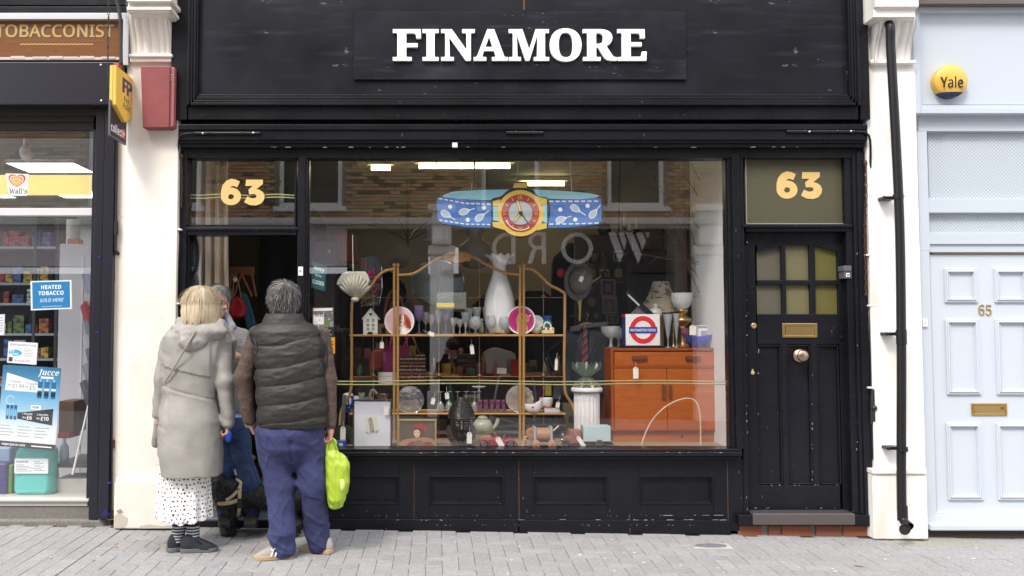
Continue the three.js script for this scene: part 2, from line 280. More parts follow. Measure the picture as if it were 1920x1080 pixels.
mkEach(shop, 'bolt_head', [[380, 250], [475, 249], [1596, 246], [1518, 247]].map(([a, b]) => { const c = P(a, b, .17); return sph(c.x, c.y, c.z, .008, .008, .005, 10, 8); }), M.steel);
mk(shop, 'white_clip', B(848, 263, 858, 276, .11, .135, .003), M.white);
mk(shop, 'padlock_bolt', [bar(P(1636, 730, .1), P(1638, 790, .1), .014), sph(...P(1639, 765, .11).toArray(), .02), bar(P(1634, 740, .1), P(1634, 795, .1), .008)], M.iron);
const clips = []; for (const [a, b] of [[332, 430], [329, 569], [1632, 478], [1637, 573], [1637, 727]]) clips.push(B(a - 8, b - 1.6, a + 7, b + 1.6, .03, .112, .002)); mkEach(shop, 'cable_tie', clips, M.white);
}
{ // worn edges: little chips of bare wood and old paint along the ledges
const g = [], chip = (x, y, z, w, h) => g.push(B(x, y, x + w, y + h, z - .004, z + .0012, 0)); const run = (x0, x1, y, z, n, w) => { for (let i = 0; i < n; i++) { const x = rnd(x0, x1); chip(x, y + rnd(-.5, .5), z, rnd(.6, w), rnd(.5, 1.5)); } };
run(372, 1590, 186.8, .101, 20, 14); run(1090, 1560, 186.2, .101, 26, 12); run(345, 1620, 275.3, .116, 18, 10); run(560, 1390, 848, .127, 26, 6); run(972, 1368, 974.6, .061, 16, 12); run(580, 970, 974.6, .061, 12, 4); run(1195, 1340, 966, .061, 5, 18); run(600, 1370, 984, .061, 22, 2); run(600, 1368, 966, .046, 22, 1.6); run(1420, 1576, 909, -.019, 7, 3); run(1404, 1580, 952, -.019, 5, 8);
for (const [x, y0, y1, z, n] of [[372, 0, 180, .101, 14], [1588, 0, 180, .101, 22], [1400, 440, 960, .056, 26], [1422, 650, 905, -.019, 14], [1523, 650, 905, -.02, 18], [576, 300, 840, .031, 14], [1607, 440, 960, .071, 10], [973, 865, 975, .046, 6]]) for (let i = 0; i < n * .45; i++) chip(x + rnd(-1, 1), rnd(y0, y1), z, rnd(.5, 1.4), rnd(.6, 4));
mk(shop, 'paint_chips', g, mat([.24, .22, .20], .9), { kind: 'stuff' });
}
function chain(px, y0, y1, z, label, m, r = .008) {
const t = thing('chain', label, 'chain', P(px, y1, z)), a = P(px, y0, z), b = P(px, y1, z), n = Math.round((a.y - b.y) / (r * 3.1)); const links = [];
for (let i = 0; i < n; i++) { const g = new THREE.TorusGeometry(r, r * .27, 6, 12).scale(.72, 1.25, 1); if (i % 2) g.rotateY(PI / 2); g.rotateZ(Math.sin(i * 1.7) * .1); g.translate(a.x + (b.x - a.x) * i / n + .003 * Math.sin(i * .35), a.y + (b.y - a.y) * i / n, z); links.push(g); }
mk(t, 'links', links, m); const s = sph(a.x, a.y + .012, z, .012, .016, .01); mk(t, 'hook', [s, bar([a.x, a.y + .01, z - .05], [a.x, a.y + .01, z + .01], .006)], M.rust); return t;
}
chain(1623, 308, 560, .105, 'rusty brown chain hanging beside the black door on the right', M.rust, .012);
chain(340, 296, 395, .09, 'rusty chain hanging at the top left corner of the black shop window', M.rust, .012);
chain(331, 395, 545, .09, 'dark chain hanging along the left jamb beside the white pilaster', M.iron, .010);
function digits63(cx, cy, h, z, parentName, label) {
const t = thing('house_number', label, 'number', P(cx, cy + h / 2, z)); const k = mpp(z) * h / 46, c = P(cx, cy, z);
const X = (x, y) => [c.x + x * k, c.y + y * k];
const tail = [[-9, -1], [-37, 2], [-36, 12], [-29, 20], [-20, 23], [-12, 21.5], [-6, 18], [-10, 10], [-15, 12.5], [-20, 13], [-25, 10], [-26.5, 4], [-22, 1.5], [-16, 1]];
const six = [prism(circ(...X(-21, -8), 18.2 * k, 40, 16 * k), z, z + .002, 0, [circ(...X(-21, -8.6), 5.4 * k, 24, 4.6 * k).reverse()]),
prism([X(-39.2, -8), X(-39, 3), X(-36, 13), X(-29.5, 20.5), X(-21, 24), X(-13, 22.8), X(-5, 19), X(-10, 8.5), X(-16, 11), X(-20.5, 10), X(-23.5, 7), X(-24.5, 2), X(-25, -8)], z, z + .0022)];
const three = [prism([X(6, 22.5), X(36.5, 22.5), X(36.5, 14.5), X(25, 5.2), X(31, 3.6), X(37, -.5), X(40, -7), X(38.5, -15), X(33, -21.5), X(24, -24.5), X(13, -23.8), X(3, -18.5), X(8.5, -8), X(15.5, -11.3), X(21, -11.5), X(24.5, -9.6), X(25.2, -7), X(23.5, -4.6), X(20, -3.8), X(12, -4.2), X(10.5, 4.4), X(18.5, 11), X(5, 11)], z, z + .0022)];
const gm = mat([.78, .55, .22], .38, { metalness: .25 });
mk(t, 'digit_six', six, gm); mk(t, 'digit_three', three, gm); return t;
}
digits63(455, 360, 48, .002, '', 'gold number 63 on the glass above the open doorway');
digits63(1498, 347, 50, -.002, '', 'gold number 63 on the frosted glass above the right-hand door');
{
const sign = thing('shop_sign', 'black board with raised white serif letters FINAMORE on the fascia', 'sign', P(975, 149, .10));
mk(sign, 'board', B(664, 22, 1286, 149, .095, .122, .002), (() => { const m = M.fascia.clone(); m.map = tFascia.clone(); m.map.repeat.set(1 / 1.9, 1 / 1.9); m.map.offset.set(.4, .3); m.map.needsUpdate = true; m.color = lin(1.12, 1.12, 1.12); return m; })());
const q = rect(737, 53, 1212, 115, .14); const lm = mat([.9, .9, .87], .5);
[['F', 736.5, 789.5], ['I', 792, 822.5], ['N', 827, 890.5], ['A', 888, 952], ['M', 954, 1029.5], ['O', 1031, 1090.5], ['R', 1093, 1156], ['E', 1158, 1212.5]].forEach(([c, a, b]) => { const r = rect(a, c === 'O' ? 53 : 54.5, b, c === 'O' ? 115 : 113.5, .146); letters(c, 'serif_bold', r.x0, r.y0, r.x1, r.y1, .1225, .146, .022).forEach(g => mk(sign, 'letter', g, lm)); });
}
{
const pv = new THREE.Group(); pv.name = 'pavement'; pv.userData.kind = 'structure'; scene.add(pv);
pv.rotation.set(-Math.asin(GZ), 0, Math.asin(GX)); pv.updateMatrixWorld(true);
const tBed = tex(512, 1.4, true, (u, v) => { const m = fbm(u, v, 8, 301, 4), f = fbm(u, v, 60, 305, 2); return mixc(mixc([.27, .26, .24], [.44, .42, .37], f), [.36, .39, .20], Math.max(0, m - .5) * 3); });
const bed = new THREE.Mesh(boxUV(prep(new THREE.BoxGeometry(13, .1, 5.6).translate(0, -.0572, 2.4))), mat('#ffffff', .95, { map: tBed })); bed.name = 'joint_sand'; bed.receiveShadow = true; pv.add(bed);
const slab = (w, d, q) => { // chamfered block, top at 0
const c = .0026, h = .03, a = w / 2, b = d / 2, t = [[-a + c, 0, -b + c], [a - c, 0, -b + c], [a - c, 0, b - c], [-a + c, 0, b - c]], m = [[-a, -c * .8, -b], [a, -c * .8, -b], [a, -c * .8, b], [-a, -c * .8, b]], l = m.map(p => [p[0], -h, p[2]]), v = [];
const quad = (p, q, r, s) => v.push(...p, ...r, ...q, ...p, ...s, ...r);
quad(...t); for (let i = 0; i < 4; i++) { const j = (i + 1) % 4; quad(t[i], m[i], m[j], t[j]); quad(m[i], l[i], l[j], m[j]); }
const g = new THREE.BufferGeometry(); g.setAttribute('position', new THREE.Float32BufferAttribute(v, 3)); g.computeVertexNormals(); g.setAttribute('uv', new THREE.Float32BufferAttribute(new Float32Array(v.length / 3 * 2), 2)); boxUV(g); const u = g.attributes.uv; for (let i = 0; i < u.count; i++) u.setXY(i, u.getX(i) + q * .37, u.getY(i) + q * .61); return g;
};
const tone = [[.77, .775, .785], [.80, .80, .81], [.74, .745, .755], [.785, .785, .795], [.755, .76, .775]].map(c => { const m = mat(c, .88, { map: tConcrete, bumpMap: tGrainB, bumpScale: .0022 }); return m; });
const moss = mat([.72, .71, .58], .92, { map: tConcrete, bumpMap: tGrainB, bumpScale: .002 });
const geoX = [0, 1, 2, 3].map(q => slab(.1975, .0975, q)), geoZ = [0, 1, 2, 3].map(q => slab(.0975, .1975, q)), geoH = [0, 1, 2, 3].map(q => slab(.0975, .0975, q)), kinds = [geoX, geoZ, geoH];
const places = []; const xl = -2.16, xr = 3.225;
const z1 = 5.1;
for (let i = -12; i < 70; i++) for (let j = -2; j < 60; j++) { // 90 degree herringbone in the middle
const k = ((i + j) % 4 + 4) % 4; // cell (i,j) of .1 m: horizontal block on k==0 (covers i,i+1), vertical on k==2
const x = xl + i * .1, z = j * .1;
if (k === 0) { if (i >= 0 && i < 53) places.push([x + .1, z + .05, 0]); else if (i === 53) places.push([x + .05, z + .05, 2]); else if (i === -1) places.push([x + .15, z + .05, 2]); } if (k === 2 && i >= 0 && i < 54) places.push([x + .05, z + .1, 1]);
}
let list = places;
for (let i = 0; i < 38; i++) for (let j = -1; j < 28; j++) list.push([xl - .055 - i * .1, j * .2 + (i % 2) * .1, 1]);
for (let i = 0; i < 20; i++) for (let j = 0; j < 52; j++) { list.push([xr + .115 + i * .2 + (j % 2) * .1, j * .1 + .05, 0]); if (j % 2 && !i) list.push([xr + .065, j * .1 + .05, 2]); }
list = list.filter(p => p[1] > .02 && p[1] < z1 && Math.abs(p[0]) < 6.2);
const inFrame = p => { const v = new V3(p[0], gy(p[0], p[1]), p[1]); const d = CAM[2] - v.z; if (d < .3) return false; const a = Math.atan2(CAM[1] - v.y, d) + PITCH, y = 540 + F * Math.tan(a), x = CX + v.x / d * F; return y < 1092 && x > -30 && x < 1950; };
list.forEach(p => p[3] = inFrame(p) ? Math.hypot(p[0], p[1] - CAM[2]) : 99);
list.sort((a, b) => a[3] - b[3]);
const inst = [];
list.forEach((p, n) => {
const g = kinds[p[2]][n % 4]; const mossy = p[0] > 3.15 && p[0] < 3.75 && p[1] < .28; const m = mossy ? moss : tone[Math.floor(rnd(5))];
const dy = rnd(-.0015, .0012);
if (n < 300 && p[3] < 90) { const b = new THREE.Mesh(g, m); b.name = 'paving_block'; b.position.set(p[0], dy, p[1]); b.rotation.set(rnd(-.006, .006), rnd(-.008, .008), rnd(-.006, .006)); b.castShadow = b.receiveShadow = true; pv.add(b); }
else inst.push([p, dy, p[2], tone.indexOf(m) < 0 ? 5 : tone.indexOf(m)]);
});
for (const dir of [0, 1, 2]) {
const mine = inst.filter(p => p[2] === dir); const im = new THREE.InstancedMesh(kinds[dir][1], tone[0], mine.length), mx = new THREE.Matrix4();
mine.forEach((p, i) => { mx.makeRotationY(rnd(-.008, .008)).setPosition(p[0][0], p[1], p[0][1]); im.setMatrixAt(i, mx); const k = [1, 1.03, .97, 1.015, .985, .97][p[3]] ; im.setColorAt(i, lin(k, k, p[3] === 5 ? k * .86 : k)); });
im.name = 'paving_block'; im.userData.kind = 'stuff'; im.receiveShadow = true; pv.add(im);
}
const far = new THREE.Group(); far.name = 'street'; far.userData.kind = 'structure'; scene.add(far); far.rotation.copy(pv.rotation);
const add = (n, g, m) => { const o = new THREE.Mesh(boxUV(prep(g)), m); o.name = n; o.receiveShadow = true; far.add(o); };
add('roadway', new THREE.BoxGeometry(90, .2, 30).translate(0, -.225, 9), mat([.30, .30, .30], .9, { map: tConcrete, bumpMap: tGrainB, bumpScale: .003 }));
add('paving', new THREE.BoxGeometry(90, .12, 7).translate(0, -.071, 8.7), mat([.78, .77, .77], .9, { map: tConcrete, bumpMap: tGrainB, bumpScale: .003 }));
}
{
const c = gnd(1333, 1024), t = thing('drain_cover', 'small oval metal drain cover set in the paving before the black door step', 'drain cover', [c.x, gy(c.x, c.z), c.z]);
const s = gy(1, 0); const el = prism(circ(0, 0, .105, 32, .05), 0, .006, .001).rotateX(-PI / 2); mk(t, 'lid', el.translate(c.x, c.y + .0005, c.z), mat([.24, .25, .28], .5, { metalness: .5 }));
const ribs = []; for (let i = -3; i <= 3; i++) ribs.push(box(c.x + i * .022 - .004, c.y + .006, c.z - .03, c.x + i * .022 + .004, c.y + .009, c.z + .03, .001)); mk(t, 'ribs', ribs, mat([.30, .31, .34], .5, { metalness: .4 }));
mk(t, 'surround', [box(c.x - .128, c.y - .01, c.z - .07, c.x + .128, c.y + .0012, c.z + .07, 0)], mat([.42, .40, .36], .9));
const lm = [mat([.40, .22, .12], .8), mat([.45, .28, .16], .8), mat([.52, .4, .26], .8)];
[[1610, 1062, 16], [217, 1026, 9], [95, 1046, 10], [297, 1021, 6], [104, 984, 14], [1745, 1046, 8], [175, 1051, 6]].forEach(([a, b, w], i) => {
const p = gnd(a, b), k = w * mpp(p.z) / 2, pts = []; for (let j = 0; j < 14; j++) { const t2 = j / 14 * 2 * PI; pts.push([k * Math.cos(t2) * (1 - .25 * Math.cos(3 * t2)), k * .55 * Math.sin(t2)]); }
const g = prism(pts, 0, .0012).rotateX(-PI / 2 + .06).rotateY(rnd(6)); const q = g.attributes.position; for (let j = 0; j < q.count; j++) q.setY(j, q.getY(j) + 3 * q.getX(j) ** 2 + .002); g.translate(p.x, p.y + .002, p.z);
solo('fallen_leaf', g, lm[i % 3], ['dry leaf lying on the paving before the drain cover', 'tiny leaf on the paving left of the woman in the raincoat', 'pale dry leaf on the paving below the newsagent window', 'small dry leaf on the paving near the spotted skirt', 'brown leaf against the grey wall under the newsagent window', 'small leaf on the paving before the pale blue door', 'pale leaf at the bottom left of the paving'][i], 'leaf');
});
const p = gnd(82, 979); solo('cigarette_end', bar([p.x - .03, p.y + .008, p.z], [p.x + .03, p.y + .008, p.z + .01], .006), mat([.7, .36, .16], .8), 'orange cigarette end on the ground under the newsagent window', 'cigarette end');
[[910, 992, 'green weed sprouting at the foot of the black panelling'], [936, 996, 'tiny weed right of the other weed at the foot of the black panelling']].forEach(([a, b, l], i) => { const g = gnd(a, b), bl = []; for (let k = 0; k < 12; k++) { const an = rnd(6.28), h = rnd(.012, .035) * (i ? .6 : 1); bl.push(bar([g.x, g.y, g.z], [g.x + Math.cos(an) * h * .7, g.y + h, g.z + Math.abs(Math.sin(an)) * h * .7], .003, .0006, 5), sph(g.x + Math.cos(an) * h * .6, g.y + h * .8, g.z + Math.abs(Math.sin(an)) * h * .6, .006, .002, .005, 6, 5)); } solo('weed', bl, mat([.09, .17, .03], .7), l, 'weed'); });
}
{ // trodden specks on the paving
const g = []; for (let i = 0; i < 46; i++) { const p = gnd(rnd(0, 1920), rnd(1008, 1078)); const k = rnd(.004, .013); g.push(prism(circ(0, 0, k, 9, k * rnd(.6, 1)), 0, .0008).rotateX(-PI / 2).rotateY(rnd(6)).translate(p.x, p.y + .0012, p.z)); }
tag(mk(scene, 'grit', g, mat([.6, .57, .52], .9)), 'pale specks of grit and trodden gum scattered over the paving', 'grit', null, 'stuff');
}
const mp = M.plaster, mw = M.plasterW;
function scroll(px0, px1, y0, y1, zTop, zBot, zBack, nFlute) { // console: profile swells outwards towards the top, cut by flutes
const a = rect(px0, y0, px1, y1, .2), W = a.x1 - a.x0, H = a.y1 - a.y0, nx = nFlute * 10, ny = 40;
const g = new THREE.PlaneGeometry(1, 1, nx, ny), p = g.attributes.position;
const dep = (u, v) => { const s = zBot + (zTop - zBot) * (.5 - .5 * Math.cos(PI * Math.min(1, Math.pow(v, 1.25)))) ; const e = Math.min(u, 1 - u); const f = e < .1 ? 0 : Math.abs(Math.sin((u - .1) / .8 * PI * nFlute)); return s + (e < .1 ? .012 : .016 * (f - .4)); };
for (let i = 0; i < p.count; i++) { const u = p.getX(i) + .5, v = p.getY(i) + .5; p.setXYZ(i, a.x0 + u * W, a.y0 + v * H, dep(u, v)); }
g.computeVertexNormals();
const side = s => { const pts = []; for (let i = 0; i <= ny; i++) pts.push([dep(0, i / ny), a.y0 + i / ny * H]); pts.push([zBack, a.y1], [zBack, a.y0]); return new THREE.ExtrudeGeometry(new THREE.Shape(pts.map(q => new THREE.Vector2(q[0], q[1]))), { depth: .01, bevelEnabled: false }).rotateY(-PI / 2).translate(s ? a.x1 + .002 : a.x0 + .008, 0, 0); };
return [g, side(0), side(1)];
}
{
const t = thing('pilaster', 'cream white plaster pilaster with fluted scroll bracket between the newsagent and the black shop', 'pilaster', [P(275, 985, .1).x, gy(-2, .1) - .02, 0]);
mk(t, 'shaft', [B(231, 116, 331, 900, -.25, .12, .006), B(206, 240, 232, 975, -.25, .03, .003)], mp);
mk(t, 'plinth', [B(213, 904, 330, 992, -.25, .165, .012), B(217, 895, 330, 905, -.25, .15, .010)], mp);
mk(t, 'bracket', [...scroll(243, 317, 24, 101, .24, .15, -.2, 4), B(240, -120, 319, 24, -.25, .33, .012), B(237, 12, 321, 19, -.25, .345, .006), B(237, -6, 322, 3, -.25, .37, .008), B(318, -150, 331, 120, -.25, .10, .004)], mp);
mk(t, 'bracket_moulding', [B(241, 100, 323, 107, -.25, .175, .010), B(243, 107, 321, 116, -.25, .155, .008)], mp);
const fp = (a, m, z) => mk(t, 'flaking_patch', prismQ(a, z - .01, z, .001), m), fm = mat([.50, .45, .39], .95, { bumpMap: tPlasterB, bumpScale: .006 });
fp([[214, 990], [214, 968], [222, 962], [232, 966], [240, 972], [238, 984], [232, 990]], fm, .1665); fp([[218, 958], [226, 954], [231, 961], [224, 964]], mat([.3, .25, .2], .95), .1668); fp([[262, 986], [280, 983], [304, 986], [318, 984], [326, 990], [260, 991]], fm, .1665); fp([[236, 640], [240, 610], [238, 560], [236, 520], [233, 520], [233, 640]], mat([.7, .66, .6], .95), .1212);
const bx = thing('alarm_box', 'faded red box mounted on the cream pilaster below its bracket', 'alarm box', P(296, 240, .12));
const rm = mat([.26, .055, .058], .62, { map: tCloth, bumpMap: tPlasterB, bumpScale: .002 }); const q0 = Q([[264, 125], [319, 125], [317, 239], [268, 239]], .22);
mk(bx, 'casing', prism(q0, .12, .225, .004), rm); mk(bx, 'side_cover', prism(Q([[319, 125], [327, 126], [325, 236], [317, 239]], .205), .11, .205, .003), mat([.36, .11, .11], .6));
mkEach(bx, 'vent', [139, 144, 149].map(y => B(319, y, 323, y + 2, .2, .2085, .0008)), mat([.45, .4, .36], .7));
}
{
const t = thing('pilaster', 'bright white plaster pilaster behind the black drainpipe, beside the pale blue house', 'pilaster', [P(1685, 1000, .1).x, gy(3.3, .1) - .03, 0]);
mk(t, 'shaft', [B(1631, 120, 1726, 886, -.25, .11, .006)], mw);
mk(t, 'plinth', [B(1637, 888, 1740, 1012, -.25, .15, .012), B(1636, 880, 1738, 889, -.25, .165, .006)], mw);
mk(t, 'bracket', [...scroll(1644, 1713, 34, 112, .24, .14, -.2, 3), B(1640, -140, 1722, 14, -.25, .33, .012), B(1638, 14, 1717, 33, -.25, .30, .010), B(1646, 33, 1716, 36, -.2, .278, .001), B(1622, -140, 1640, 120, -.25, .10, .004)], mw);
mk(t, 'bracket_moulding', [B(1633, 112, 1718, 119, -.25, .15, .006)], mw);
const d = thing('drainpipe', 'black plastic drainpipe running down the bright white pilaster', 'drainpipe', P(1693, 1000, .21));
const p = (a, b, z = .235) => P(a, b, z), a = p(1677, 40, .31), b = p(1686, 400), c = p(1690, 640), e = p(1692, 968);
mk(d, 'pipe', [tube([[a.x, a.y + .12, .12], [a.x, a.y + .03, .18], [a.x, a.y, .245], [a.x + .003, a.y - .15, .245], b, c, e, [e.x, e.y - .03, .25], [e.x + .008, e.y - .055, .31]], .0305, 90, 16)], M.black2);
for (const y of [632, 962]) { const q = p(y < 700 ? 1690 : 1692, y); mk(d, 'collar', bar([q.x, q.y - .05, q.z], [q.x, q.y + .05, q.z], .034, .034, 18), M.black2); }
{ const o = p(1696, 992, .31); mk(d, 'spout', [turned(new THREE.TorusGeometry(.034, .005, 8, 24), o.x, o.y, .315)], M.black2); mk(d, 'opening', turned(new THREE.CircleGeometry(.032, 24), o.x, o.y, .313), M.dark); }
for (const [x, y] of [[1684, 369], [1689, 626], [1692, 842]]) { const q = p(x, y); mk(d, 'bracket', [bar([q.x, q.y - .016, q.z], [q.x, q.y + .016, q.z], .0345, .0345, 18), box(q.x - .08, q.y - .011, .10, q.x + .01, q.y + .011, .20, .006), sph(q.x - .078, q.y, .2, .013)], M.black2); mk(d, 'screw', sph(q.x + .028, q.y, q.z + .03, .005), M.steel); }
}
{
const pb = mat([.50, .55, .61], .42, { bumpMap: tPlasterB, bumpScale: .0012 }), pc = mat([.54, .59, .65], .45);
const h = thing('terraced_house', 'pale blue grey painted house front with patterned glass and panelled door', 'house front', [P(1850, 1000, 0).x, gy(4, 0), 0]);
const X = 2070;
mk(h, 'fascia_board', [B(1724, 22, X, 196, -.05, .06, 0)], pb);
mk(h, 'fascia_moulding', [...frameQ(1713, 10, X, 213, .045, -.05, .10, .006), ...frameQ(1722, 19, X, 202, .02, -.05, .085, .004)], pb);
mk(h, 'cornice', B(1713, -150, X, 8, -.05, .16, .006), mat([.12, .10, .09], .8, { bumpMap: tPlasterB, bumpScale: .004 }));
mk(h, 'door_frame', [B(1722, 213, X, 246, -.1, .03, .003), B(1722, 246, 1741, 470, -.1, .03, .003), B(1741, 372, X, 399, -.1, .026, .004), B(1741, 436, X, 458, -.1, .026, .004), B(1736, 458, X, 473, -.1, .012, .003), B(1729, 470, 1750, 985, -.1, .03, .003), B(1722, 458, 1736, 1000, -.1, .0298, .003)], pb);
const tPat = tex(256, .105, false, (u, v) => { const q = a => Math.abs(((a * 4 + 8) % 1) - .5) * 2; const a = q(u + v), b = q(u - v); return Math.min(1, Math.max(a * a * a, b * b * b)); });
const tPatC = tex(256, .105, true, (u, v) => { const q = a => Math.abs(((a * 4 + 8) % 1) - .5) * 2; const a = q(u + v), b = q(u - v); const k = Math.min(1, Math.max(a ** 4, b ** 4)); return mixc([.64, .68, .71], [.80, .83, .85], k); });
const pg = mat('#ffffff', .3, { map: tPatC, bumpMap: tPat, bumpScale: .0015, clearcoat: .4 });
mk(h, 'window_pane', B(1741, 246, X, 372, -.06, -.02, 0), pg); mk(h, 'window_pane', B(1741, 399, X, 436, -.06, -.02, 0), pg);
const d = mk(h, 'door', [B(1750, 477, X, 985, -.1, -.012, .002)], pc, { label: 'pale blue panelled door numbered 65' });
mk(h, 'weather_strip', B(1750, 473, X, 476, -.1, .0, .001), mat([.4, .25, .08], .6));
for (const k of [0, 94]) for (const [a, b, c, e] of [[1772, 503, 1834, 567], [1775, 598, 1839, 740], [1777, 793, 1843, 938]]) {
mk(d, 'panel_moulding', [...frameQ(a + k, b, c + k, e, .017, -.03, .004, .004), ...frameQ(a + k + 4, b + 4, c + k - 4, e - 4, .012, -.03, .012, .004), ...frameQ(a + k + 7, b + 7, c + k - 7, e - 7, .012, -.03, -.002, .004)], pc);
}
mk(d, 'letterbox', [...frameQ(1822, 756, 1889, 779, .014, -.012, -.002, .003), B(1826, 760, 1885, 775, -.013, -.006, .002), bar(P(1827, 768, .008), P(1827, 763, .008), .008), bar(P(1884, 768, .008), P(1884, 763, .008), .008)], M.brass);
mk(d, 'weatherboard', [B(1753, 966, X, 981, -.02, .035, .008), B(1753, 960, X, 967, -.02, .02, .006)], pc);
mk(h, 'threshold_strip', B(1752, 980, X, 984, -.1, .03, .001), mat([.5, .32, .12], .6));
mk(h, 'doorsill', B(1745, 983, X, 996, -.1, .09, .012), pc); mk(h, 'sill_base', B(1735, 995, X, 1020, -.1, .05, .002), mat([.05, .035, .03], .9));
const nb = thing('house_number', 'small gold number 65 on the pale blue door', 'number', P(1846, 592, -.012)); const q = rect(1835, 571, 1859, 591, -.006);
letters('65', 'serif_regular', q.x0, q.y0, q.x1, q.y1, -.0118, -.004).forEach((g, i) => mk(nb, ['digit_six', 'digit_five'][i], g, M.brass));
const bell = thing('doorbell', 'small white doorbell on the frame left of the pale blue door', 'doorbell', P(1734, 613, .03)); mk(bell, 'casing', B(1731, 598, 1740, 613, .03, .045, .004), M.white); { const c = P(1735, 605, .045); mk(bell, 'button', sph(c.x, c.y, .045, .009, .009, .004), mat([.6, .6, .58], .4)); }
const al = thing('burglar_alarm', 'round yellow burglar alarm lettered Yale on the pale blue fascia', 'alarm', P(1784, 184, .06)), c = P(1784, 151, .12), r = .118;
const ys = mat([.72, .43, .06], .38, { clearcoat: .3 });
const dome = new THREE.SphereGeometry(1, 40, 20, 0, 2 * PI, 0, PI / 2).rotateX(PI / 2).scale(r, r, .036).translate(c.x, c.y, .11);
mk(al, 'cover', [turned(new THREE.CylinderGeometry(r, r, .06, 40), c.x, c.y, .085, PI / 2), dome], ys);
const part = (g, k) => { g = prep(g); const q = g.attributes.position, v = [], w = []; for (let i = 0; i < q.count; i += 3) { if ((q.getY(i) + q.getY(i + 1) + q.getY(i + 2)) / 3 > c.y - r * k) continue; for (let j = i; j < i + 3; j++) { v.push(q.getX(j), q.getY(j), q.getZ(j)); w.push(g.attributes.normal.getX(j), g.attributes.normal.getY(j), g.attributes.normal.getZ(j)); } } const o = new THREE.BufferGeometry(); o.setAttribute('position', new THREE.Float32BufferAttribute(v, 3)); o.setAttribute('normal', new THREE.Float32BufferAttribute(w, 3)); return o; };
mk(al, 'lower_band', [part(new THREE.SphereGeometry(1, 96, 48, 0, 2 * PI, 0, PI / 2).rotateX(PI / 2).scale(r * 1.006, r * 1.006, .0366).translate(c.x, c.y, .11), .72), part(turned(new THREE.CylinderGeometry(r * 1.006, r * 1.006, .061, 96, 1, true), c.x, c.y, .085, PI / 2), .72)], mat([.02, .03, .10], .4));
const qa = rect(1768, 141, 1810, 162, .17); letters('Yale', 'sans_regular', qa.x0, qa.y0, qa.x1, qa.y1, .1395, .1475).forEach(g => mk(al, 'letter', g, M.black2));
}
{
const tB = tex(512, 1.2, true, (u, v) => { const r = Math.floor(v * 16), x = u * 5.5 + (r % 2) * .5, fx = x - Math.floor(x), fy = v * 16 - r; return fx < .04 || fy < .12 ? [.5, .47, .42] : mixc([.30, .20, .14], [.44, .32, .22], tn(Math.floor(x) / 6, r / 16, 6, 16, 401)); });
solo('upper_wall', [box(-8, yTop + .02, -.3, 8, 8.6, -.02)], mat('#ffffff', .9, { map: tB }), 'brick wall of the storeys above the shops', 'wall');
}
const newsTags = M.paper;
